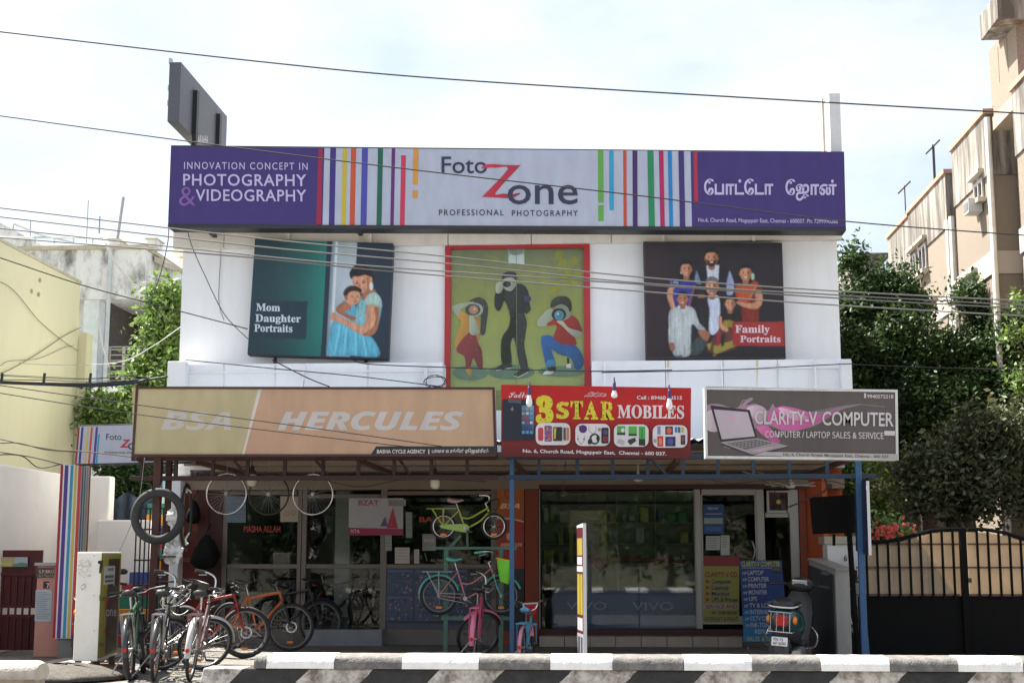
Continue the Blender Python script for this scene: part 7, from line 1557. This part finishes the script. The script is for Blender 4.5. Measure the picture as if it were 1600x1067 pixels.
# white pillar with house number
t = Thing('number_pillar', 'white gate pillar carrying the house number six', 'pillar', (XY(1318, -2.6), -2.6, 0)); t.part('shaft', MB().box(XY(1294, -2.6, 900), XY(1342, -2.6, 900), -2.6, -2.2, 0, ZY(850, -2.6)), M('white_wall_paint'), bevel=.01); t.part('cap', MB().box(XY(1288, -2.65, 845), XY(1340, -2.65, 845), -2.65, -2.15, ZY(850, -2.6) + .002, ZY(838, -2.6)), M('grey_coping'))
p = Print(W(1318, 900, Y=-2.601), base=.003); p.ell(1321, 871.5, 5.2, 6, (.8, .8, .78), n=18); p.text('6', 1318.3, 1323.6, 876, 9, (.01, .01, .01), .02); p.build('number', t.o, t.loc)
t.part('meter_plate', MB().box(XY(1331, -2.62), XY(1338, -2.62), -2.62, -2.602, ZY(905, -2.6), ZY(890, -2.6)), M('maroon_plate', (.10, .02, .025), .5))
# grey electrical cabinet
D0 = -22.2; cn_, cl_, cr_ = W(1305, 892, Y=-3.75), W(1264, 876, Y=-2.75), W(1327, 890, Y=-3.5); cb_ = cl_ + (cr_ - cn_); cb_.z = cl_.z + .01
q = [cl_, cn_, cr_, cb_]
t = Thing('meter_cabinet', 'grey sloping topped electrical cabinet beside the white number pillar', 'cabinet', (cn_.x, cn_.y, 0)); lo = [Vector((v.x, v.y, .001)) for v in q]
t.part('body', MB().hexa(lo + q), M('cabinet_grey', (.30, .295, .27), .6, var=.12, streak=.25, dirt=(.15, .14, .12)), bevel=.006)
n_ = Vector((-(cl_ - cn_).y, (cl_ - cn_).x, 0)).normalized(); n_ = n_ if n_.x < 0 else -n_
t.part('dark_side_panel', MB().hexa([lo[0].lerp(lo[1], .05) + n_ * .001 + up * .06, lo[0].lerp(lo[1], .95) + n_ * .001 + up * .06, lo[0].lerp(lo[1], .95) + n_ * .02 + up * .06, lo[0].lerp(lo[1], .05) + n_ * .02 + up * .06, q[0].lerp(q[1], .05) + n_ * .001 - up * .05, q[0].lerp(q[1], .95) + n_ * .001 - up * .05, q[0].lerp(q[1], .95) + n_ * .02 - up * .05, q[0].lerp(q[1], .05) + n_ * .02 - up * .05]), M('cabinet_dark', (.035, .038, .045), .5))  # darker sheet over the left face of the cabinet
lid = [v + (v - (q[0] + q[2]) / 2).normalized() * .04 for v in q]; t.part('lid', MB().hexa([v + up * .002 for v in lid] + [v + up * .03 for v in lid]), M('cabinet_lid', (.26, .24, .22), .6))
# black board on a pole and blue hanging board
t = Thing('black_board', 'black rear of a display board on a pole by the canopy post', 'board', (XY(1330, -4.0), -4.0, 0)); c4 = [(1266, 777), (1336, 772), (1337, 832), (1271, 834)]
t.part('board', slab_from_px(c4, -4.0, .07), m_gb2, bevel=.01); t.part('pole', MB().tube(W(1327, 832, Y=-3.95), Vector((XY(1341, -3.95, 1035), -3.95, .001)), .035, 8), m_gb2, smooth='auto'); t.part('arm', MB().tube(W(1303, 834, Y=-3.96), W(1303, 852, Y=-3.96), .02, 6), m_gb2)
t = Thing('blue_hanging_board', 'narrow dark blue service list board hanging turned on the blue post', 'sign', W(1346, 865, Y=-4.6))
a, b, c_, d_ = W(1336, 752, Y=-4.1), W(1353, 751, Y=-4.75), W(1357, 867, Y=-4.75), W(1337, 860, Y=-4.1)
e_ = Vector((.03, .012, 0)); t.part('panel', MB().hexa([d_, c_, c_ + e_, d_ + e_, a, b, b + e_, a + e_]), M('navy_board', (.012, .018, .05), .45)); t.part('edge_strip', MB().hexa([c_ + e_ * .05, c_ + e_ * 1.3, c_ + e_ * 1.3 + Vector((0, -.012, 0)), c_ + e_ * .05 + Vector((0, -.012, 0)), b + e_ * .05, b + e_ * 1.3, b + e_ * 1.3 + Vector((0, -.012, 0)), b + e_ * .05 + Vector((0, -.012, 0))]), M('standee_white'))
u2 = (c_ - d_); u2.z = 0; u2.normalize(); p = Print((a + c_) / 2, u2, (0, 0, 1), base=.003)
for k, s_ in enumerate(('LAPTOP', 'SERVICE', 'PRINTER', 'CCTV', 'UPS', 'TV & LCD', 'INTERNET', 'CONNECTION', 'TONER REFILL', 'SALES & SERVICE')):
    p.text(s_, 1338, 1341 + min(12, len(s_) * 1.3), 768 + k * 10 - 1, 5, (.20, .22, .28) if k < 9 else (.35, .33, .08), .006, y1=770 + k * 10)
p.build('print', t.o, t.loc)
# ================================================================== TREES AND SHRUBS
def foliage(blobs, n, size, cols, seed, flat=.35, shell=.55, aspect=.5):
    rng = np.random.default_rng(seed)
    vol = np.array([b[1] * b[2] * b[3] for b in blobs]); pk = rng.choice(len(blobs), n, p=vol ** .8 / (vol ** .8).sum())
    C_ = np.array([list(b[0]) for b in blobs])[pk]; Rr = np.array([[b[1], b[2], b[3]] for b in blobs])[pk]
    d = rng.normal(size=(n, 3)); d /= np.linalg.norm(d, axis=1)[:, None]
    rad = rng.random(n) ** .45
    lump = 1 + .22 * np.sin(d[:, 0] * 5 + pk) * np.cos(d[:, 1] * 4 + 2 * pk) + .15 * np.sin(d[:, 2] * 7 + pk * 1.7)
    # clumps: pull leaves towards twig ends
    P = C_ + d * Rr * (rad * lump)[:, None]
    nc = max(8, n // 22); tw = P[rng.choice(n, nc)]; ti = rng.integers(0, nc, n); mixk = rng.random(n) < .62
    P[mixk] = tw[ti][mixk] + rng.normal(size=(mixk.sum(), 3)) * size * 1.35
    nrm = rng.normal(size=(n, 3)); nrm[:, 2] = np.abs(nrm[:, 2]) + flat; nrm /= np.linalg.norm(nrm, axis=1)[:, None]
    t = rng.normal(size=(n, 3)); t[:, 2] -= .5; t -= nrm * (t * nrm).sum(1)[:, None]; t /= np.linalg.norm(t, axis=1)[:, None]
    b = np.cross(nrm, t); s = size * rng.uniform(.6, 1.35, n)[:, None]
    V = np.stack([P - t * s * .5, P + b * s * aspect * .5 - nrm * s * .06, P + t * s * .6, P - b * s * aspect * .5 - nrm * s * .06], 1).reshape(-1, 3)
    cc = np.array(cols); k = rng.random(n); ci = cc[rng.integers(0, len(cc), n)] * rng.uniform(.65, 1.3, n)[:, None]
    return V, np.repeat(np.concatenate([ci, np.ones((n, 1))], 1), 4, axis=0)
def leaf_obj(name, V, cc, parent, origin):
    n = len(V) // 4; me = bpy.data.meshes.new(name); me.vertices.add(4 * n); me.loops.add(4 * n); me.polygons.add(n)
    me.vertices.foreach_set('co', (V - np.array(origin)).astype(np.float32).ravel()); me.loops.foreach_set('vertex_index', np.arange(4 * n, dtype=np.int32)); me.polygons.foreach_set('loop_start', np.arange(0, 4 * n, 4, dtype=np.int32)); me.update(calc_edges=True)
    ca = me.color_attributes.new('Col', 'FLOAT_COLOR', 'POINT'); ca.data.foreach_set('color', cc.astype(np.float32).ravel()); me.materials.append(LEAF)
    o = bpy.data.objects.new(name, me); COL.objects.link(o); o.parent = parent; return o
m_bark = M('bark', (.10, .075, .055), .95, var=.35, scale=12, bump=.8, bscale=25)
def tree(label, base, trunk_top, blobs, n, size, cols, seed, r=.16, cat='tree', name='tree', group=None, **k):
    base = Vector(base); tt = Vector(trunk_top); t = Thing(name, label, cat, base, group=group)
    mid = base.lerp(tt, .5) + Vector((.1, .05, 0)); tr = smooth_path([base, mid, tt], 4); t.part('trunk', MB().path(tr, [r * (1 - .45 * i / (len(tr) - 1)) for i in range(len(tr))], 9), m_bark, smooth=True)
    rnd = random.Random(seed)
    for b in blobs:
        c = Vector(b[0]); s = base.lerp(tt, rnd.uniform(.65, 1)); m1 = s.lerp(c, .5) + Vector((rnd.uniform(-.15, .15), rnd.uniform(-.15, .15), .1)); pts = smooth_path([s, m1, c], 4)
        t.part('limb', MB().path(pts, [max(.012, r * .42 * (1 - .8 * i / (len(pts) - 1))) for i in range(len(pts))], 6), m_bark, smooth=True)
        for _ in range(3):
            e = c + Vector((rnd.gauss(0, 1) * b[1], rnd.gauss(0, 1) * b[2], rnd.gauss(0, 1) * b[3])) * .55; pts = smooth_path([m1.lerp(c, .4), (m1 + e) / 2 + Vector((0, 0, .05)), e], 3); t.part('twig', MB().path(pts, [max(.006, r * .14 * (1 - .7 * i / (len(pts) - 1))) for i in range(len(pts))], 5), m_bark)
    V, cc = foliage(blobs, n, size, cols, seed, **k); cr = leaf_obj('crown', V, cc, t.o, base); return t
def bl(px, py, rpx, Y, dy=1.0, ry=1.0):
    c = W(px, py, Y=Y); r = (W(px + rpx, py, Y=Y) - c).length; return (c, r, r * dy, r * ry)
DG = [(.028, .062, .019), (.038, .078, .024), (.058, .10, .03), (.032, .066, .028), (.07, .115, .034)]
LG = [(.15, .24, .05), (.19, .29, .055), (.11, .20, .045), (.22, .31, .09), (.17, .26, .10)]
BG = [(.075, .09, .04), (.095, .10, .048), (.06, .078, .035), (.13, .125, .07), (.05, .065, .028)]
b0 = W(1450, 990, Y=4); tree('large dark glossy leaved tree between the shop and the apartments', (b0.x, 4, 0), W(1445, 700, Y=4), [bl(1334, 408, 24, 4.2), bl(1340, 480, 42, 4), bl(1390, 455, 44, 4.2), bl(1420, 475, 36, 4), bl(1345, 560, 60, 3.6), bl(1405, 550, 66, 3.6), bl(1480, 575, 62, 3.8), bl(1518, 470, 32, 4), bl(1540, 510, 34, 4), bl(1560, 565, 42, 3.6), bl(1455, 640, 70, 3.2), bl(1360, 650, 56, 3.4), bl(1535, 640, 60, 3.4), bl(1425, 700, 50, 3.4), bl(1580, 520, 30, 3.2), bl(1592, 610, 48, 3.2), bl(1580, 670, 50, 3.2)], 70000, .10, DG, 1, r=.2)
b0 = W(1522, 990, Y=-.6); tree('dusty small leaved tree leaning behind the black gate', (b0.x, -.6, 0), W(1508, 770, Y=-.6), [bl(1470, 730, 50, -.6), bl(1530, 690, 55, -.4), bl(1590, 680, 50, -.8), bl(1445, 775, 36, -.8), bl(1545, 755, 50, -.8), bl(1600, 760, 45, -.4), bl(1500, 790, 34, -.6), bl(1420, 735, 28, -.6)], 15000, .095, BG, 2, r=.13, aspect=.55)
b0 = W(240, 985, Y=4.2); tree('bright leaved tree growing between the shop and the yellow house', (b0.x, 4.2, 0), W(232, 640, Y=4.2), [bl(262, 470, 36, 4.4), bl(254, 530, 38, 4.2), bl(262, 590, 40, 4.0), bl(228, 580, 28, 4.0), bl(205, 618, 26, 3.9), bl(150, 632, 24, 3.8), bl(140, 655, 22, 3.8), bl(185, 655, 32, 3.8), bl(220, 640, 36, 3.8)], 12000, .115, LG, 3, r=.12)
b0 = W(205, 990, Y=2.6); tree('shaded dark bush behind the low cream wall', (b0.x, 2.6, 0), W(205, 800, Y=2.6), [bl(190, 745, 34, 2.6), bl(225, 745, 34, 2.5), bl(205, 780, 34, 2.4), bl(238, 785, 28, 2.4), bl(175, 700, 34, 3)], 9000, .10, DG, 4, r=.06, name='bush', cat='bush')
b0 = W(1318, 985, Y=1.5); tree('bright green shrub beside the orange end wall', (b0.x, 1.5, 0), W(1318, 800, Y=1.5), [bl(1315, 765, 28, 1.5), bl(1335, 745, 26, 1.4), bl(1350, 735, 18, 1.3)], 2600, .10, LG, 5, r=.04, name='shrub', cat='shrub')
b0 = W(1375, 985, Y=1.5); tree('sparse light green shrub behind the gate and red flowers', (b0.x, 1.5, 0), W(1375, 820, Y=1.5), [bl(1375, 790, 26, 1.4), bl(1395, 770, 18, 1.4), bl(1365, 815, 22, 1.3), bl(1390, 730, 20, 1.6)], 1900, .09, LG, 6, r=.04, name='shrub', cat='shrub')
b0 = W(1385, 985, Y=-2.4); ft = tree('shrub covered in coral red flowers above the gate', (b0.x, -2.4, 0), W(1385, 850, Y=-2.4), [bl(1372, 835, 16, -2.4), bl(1395, 838, 18, -2.3), bl(1415, 842, 12, -2.3), bl(1380, 822, 14, -2.4)], 1400, .07, LG, 7, r=.03, name='flowering_shrub', cat='shrub')
rnd = random.Random(9); mfl = M('coral_petal', (.62, .10, .08), .6, var=.3, scale=20)
for i in range(70):
    c = W(rnd.gauss(1386, 17), min(842, rnd.gauss(829, 7)), Y=-2.7 + rnd.uniform(-.15, .25)); mb = MB()
    for k in range(4): a = R(90 * k + rnd.uniform(0, 60)); d = Vector((math.cos(a), -.5, math.sin(a))); mb.ell(c + d * .012, (.014, .010, .014), 5, 4)
    ft.part('flower', mb, mfl)
b0 = W(1590, 985, Y=1.2); tree('thin tree with sparse yellowish sprigs against the apartment wall', (XY(1640, 1.2), 1.2, 0), W(1625, 560, Y=1.2), [bl(1596, 470, 14, 1.2), bl(1585, 520, 16, 1.2), bl(1600, 600, 20, 1.2)], 900, .09, LG, 8, r=.05)
# planting added across the road, seen only as reflections, keeps the glass dark
for i, (x, y, s) in enumerate(((-9, -38, 2.4), (-3.5, -40, 2.1), (3, -37.5, 2.6), (8.5, -39, 2.2), (14, -38, 2.4), (-15, -39, 2.5))):
    tree('street tree added across the road for the shop glass reflections', (x, y, -.15), (x, y, 1.6), [(Vector((x, y, 2.9)), s * .8, s * .8, s * .6), (Vector((x + 1.2, y, 2.2)), s * .6, s * .6, s * .5), (Vector((x - 1.2, y + .4, 2.3)), s * .6, s * .6, s * .5)], 5000, .3, DG, 20 + i, r=.2, group='added trees across the road')
# houses added out of view across the road for darker reflections
for i, (x0, x1, h, c_) in enumerate(((-24, -8, 4.2, (.3, .28, .26)), (-6.5, 4, 4.6, (.28, .25, .2)), (5.5, 18, 4.2, (.32, .29, .24)))):
    t = Thing('added_opposite_house', ('grey', 'tan', 'cream')[i] + ' house added across the road for the shop glass reflections', 'house', ((x0 + x1) / 2, -44, -.17)); t.part('wall', MB().box(x0, x1, -50, -43, -.17, h), M('opposite_wall_%d' % i, c_, .9, streak=.3)); t.part('roof', MB().box(x0 - .3, x1 + .3, -50.3, -42.6, h + .002, h + .25), m_cream)
    for zf_ in (1,):
        k = x0 + 1.5
        while k < x1 - 1.8: t.part('window', MB().box(k, k + 1.2, -43.02, -42.95, zf_, zf_ + 1.4), m_black); k += 3
# ================================================================== WIRES
m_wire = M('wire_black', (.025, .025, .027), .6); m_wgrey = M('wire_grey', (.16, .155, .15), .6); m_wwhite = M('wire_white', (.55, .55, .53), .6); m_wbr = M('wire_brown', (.14, .11, .07), .7)
def wire(pts, Y, r, mat, label, group=None, name='overhead_wire', Y1=None, cat='wire', X=None):
    n = len(pts); q = [W(px, py, Y=Y + ((Y1 if Y1 is not None else Y) - Y) * i / (n - 1)) for i, (px, py) in enumerate(pts)]
    if X is not None: q = [W(px, py, X=X) for px, py in pts]
    return solo(name, MB().path(smooth_path(q, 8), r, 5), mat, label, cat, group, origin=q[0], smooth=True)
YW = -8.0
wire([(-60, 43), (400, 96), (700, 124), (1200, 155), (1660, 181)], YW, .0085, m_wire, 'single black wire crossing the sky above the roof sign')
wire([(-60, 173), (300, 222), (650, 266), (1000, 306), (1322, 346), (1660, 372)], YW, .007, m_wire, 'single black wire crossing the face of the roof sign')
gl = 'grey overhead wire in the bundle crossing the poster signs'
for pts in ([(-60, 318), (0, 325), (400, 372), (700, 401), (1000, 433), (1310, 455), (1660, 473)], [(-60, 333), (0, 339), (400, 385), (700, 412), (1010, 443), (1310, 461), (1660, 480)], [(-60, 352), (0, 357), (385, 398), (610, 418), (1010, 445), (1310, 466), (1660, 485)], [(-60, 366), (0, 371), (385, 402), (610, 424), (1010, 456), (1310, 477), (1660, 497)]):
    wire(pts, YW, .0075, m_wgrey, gl, 'four grey wires across the posters')
wire([(-40, 392), (0, 403), (130, 446), (250, 478), (387, 514)], -2.2, .009, m_wire, 'black cable sagging across the yellow wall to the mother poster sign', Y1=-.4)
wire([(-60, 593), (0, 602), (213, 632), (500, 670), (690, 697)], -6.6, .006, m_wire, 'upper thin wire crossing the cycle shop sign', Y1=-5.2)
wire([(-60, 603), (0, 614), (213, 647), (500, 682), (638, 698)], -6.6, .006, m_wire, 'lower thin wire crossing the cycle shop sign', Y1=-5.2)
wire([(-60, 434), (10, 445), (60, 500), (100, 534), (122, 548)], 3.5, .006, m_wbr, 'thin brown wire falling across the yellow wall', X=Xy + .04)
wire([(-30, 590), (10, 580), (60, 552), (100, 525), (126, 512)], 3.0, .007, m_wbr, 'brown cable rising across the yellow wall to its corner', X=Xy + .04)
wire([(-30, 586), (0, 572), (15, 564), (60, 560), (100, 543), (115, 540)], 3.0, .005, m_wbr, 'looping brown wire low on the yellow wall', X=Xy + .04)
wire([(-30, 558), (40, 568), (120, 570), (190, 565), (240, 540), (283, 510)], 1.0, .007, m_wwhite, 'pale cable sweeping up to the shop building corner')
wire([(154, 500), (160, 540), (170, 574)], 3.4, .02, m_wwhite, 'short thick white cable hanging by the balcony'); wire([(165, 380), (180, 410), (210, 445), (243, 471)], 6.0, .03, m_wwhite, 'white hose falling from the stained roof into the tree')
wire([(264, 345), (262, 380), (250, 430), (232, 480)], -.9, .008, m_wire, 'thin wire dropping from the roof sign corner to the tree')
wire([(292, 356), (300, 385), (320, 430), (350, 490), (388, 530)], -.6, .007, m_wire, 'thin wire curving down the white wall to the mother poster')
wire([(346, 372), (345, 400), (342, 470), (350, 500)], -.03, .006, m_wgrey, 'thin grey conduit line down the upper wall')
wire([(290, 562), (420, 575), (560, 588), (690, 604)], -.8, .008, m_wire, 'thin wire sagging over the white band from the building corner to the mural'); wire([(425, 562), (480, 590), (515, 604)], -.7, .01, m_wire, 'short black lead hanging from the mother poster'); wire([(552, 563), (580, 569), (700, 574), (920, 580), (1050, 578)], -.9, .009, m_wire, 'black cable running across the mural to the family poster')
wire([(940, 582), (1130, 578), (1250, 572), (1330, 568)], -.8, .008, m_wire, 'black cable along the white band under the family poster'); wire([(1330, 569), (1450, 574), (1620, 578)], -.8, .008, m_wire, 'black cable leaving the building towards the apartments')
# aerial bundle with spacers
bt = Thing('cable_bundle', 'thick twisted cable bundle with spacers running to the building corner', 'cable', W(70, 600, Y=-1))
pts = [(-40, 597), (0, 597), (70, 600), (140, 602), (200, 598), (240, 592), (264, 588)]
for k, (dy, r_) in enumerate(((0, .02), (-2.5, .009), (-5, .007), (2, .010), (-9, .005), (-12, .005))):
    rnd = random.Random(k); q = [W(px, py + dy * (1 if px < 230 else .2) + rnd.uniform(-1.2, 1.2), Y=-1 + .3 * i / 6) for i, (px, py) in enumerate(pts)]; bt.part('strand', MB().path(smooth_path(q, 6), r_, 6), m_wire if k != 3 else M('wire_blue', (.02, .03, .12), .5), smooth=True)
for px in (3, 69, 141): bt.part('spacer', MB().tube(W(px - 1, 600, Y=-1.02), W(px + 1, 583, Y=-1.02), .022, 6), m_wire)
for i, (pts, lab) in enumerate((([(-30, 684), (0, 686), (40, 695), (90, 703), (130, 705), (210, 714)], 'upper brown cable of the low pair ending at the small studio sign'), ([(-30, 690), (0, 692), (30, 692), (70, 702), (120, 706)], 'lower brown cable of the low pair ending at the small studio sign'), ([(-30, 700), (0, 706), (50, 714), (98, 726)], 'black cable drooping to the striped pillar sign'), ([(-30, 712), (30, 711), (60, 730), (95, 725)], 'slack thin wire above the cream wall'))):
    wire(pts, -4.2, .008, m_wbr if i < 2 else m_wire, lab)
wire([(226, 715), (215, 790), (185, 865)], -4.6, .005, m_wgrey, 'thin guy wire slanting down beside the hanging tyre')
for i, (pts, lab) in enumerate((([(775, 745), (790, 742), (850, 748), (930, 745)], 'black lead looping under the red sign'), ([(1180, 742), (1205, 760), (1230, 800), (1232, 812)], 'black cable drooping past the exhaust fan'), ([(1232, 792), (1260, 780), (1290, 765), (1288, 745)], 'thick black hose hanging by the orange end wall'), ([(1095, 742), (1140, 755), (1220, 748), (1300, 752), (1338, 764)], 'loose cable strung under the computer shop sign'), ([(480, 742), (560, 760), (640, 748), (760, 752)], 'slack lead under the cycle shop sign'), ([(880, 765), (884, 720)], 'thin drop wire under the red sign'))):
    wire(pts, -4.0, .011 if i == 2 else .006, m_wire, lab, name='hanging_lead', cat='cable')
wire([(1180, 735), (1210, 748), (1235, 757)], -3.6, .02, m_wbr, 'brown wooden batten slanting under the canopy', name='timber_batten', cat='batten'); wire([(1160, 735), (1200, 752), (1225, 760)], -3.7, .02, m_wbr, 'second brown wooden batten slanting under the canopy', name='timber_batten', cat='batten')
# coiled cable by the mural and pole on the band
c = W(680, 596, Y=-.75); solo('cable_coil', MB().path([c + Vector((.16 * math.cos(a * 1.0) * (1 + .15 * math.sin(a * 2.3)), .02 * math.sin(a), .09 * math.sin(a) * (1 + .2 * math.cos(a * 1.7)))) for a in [i * .28 for i in range(75)]], .005, 5), m_wire, 'tangled black cable coil beside the mural window', 'cable', origin=c)
for px, py in ((80, 0),): pass
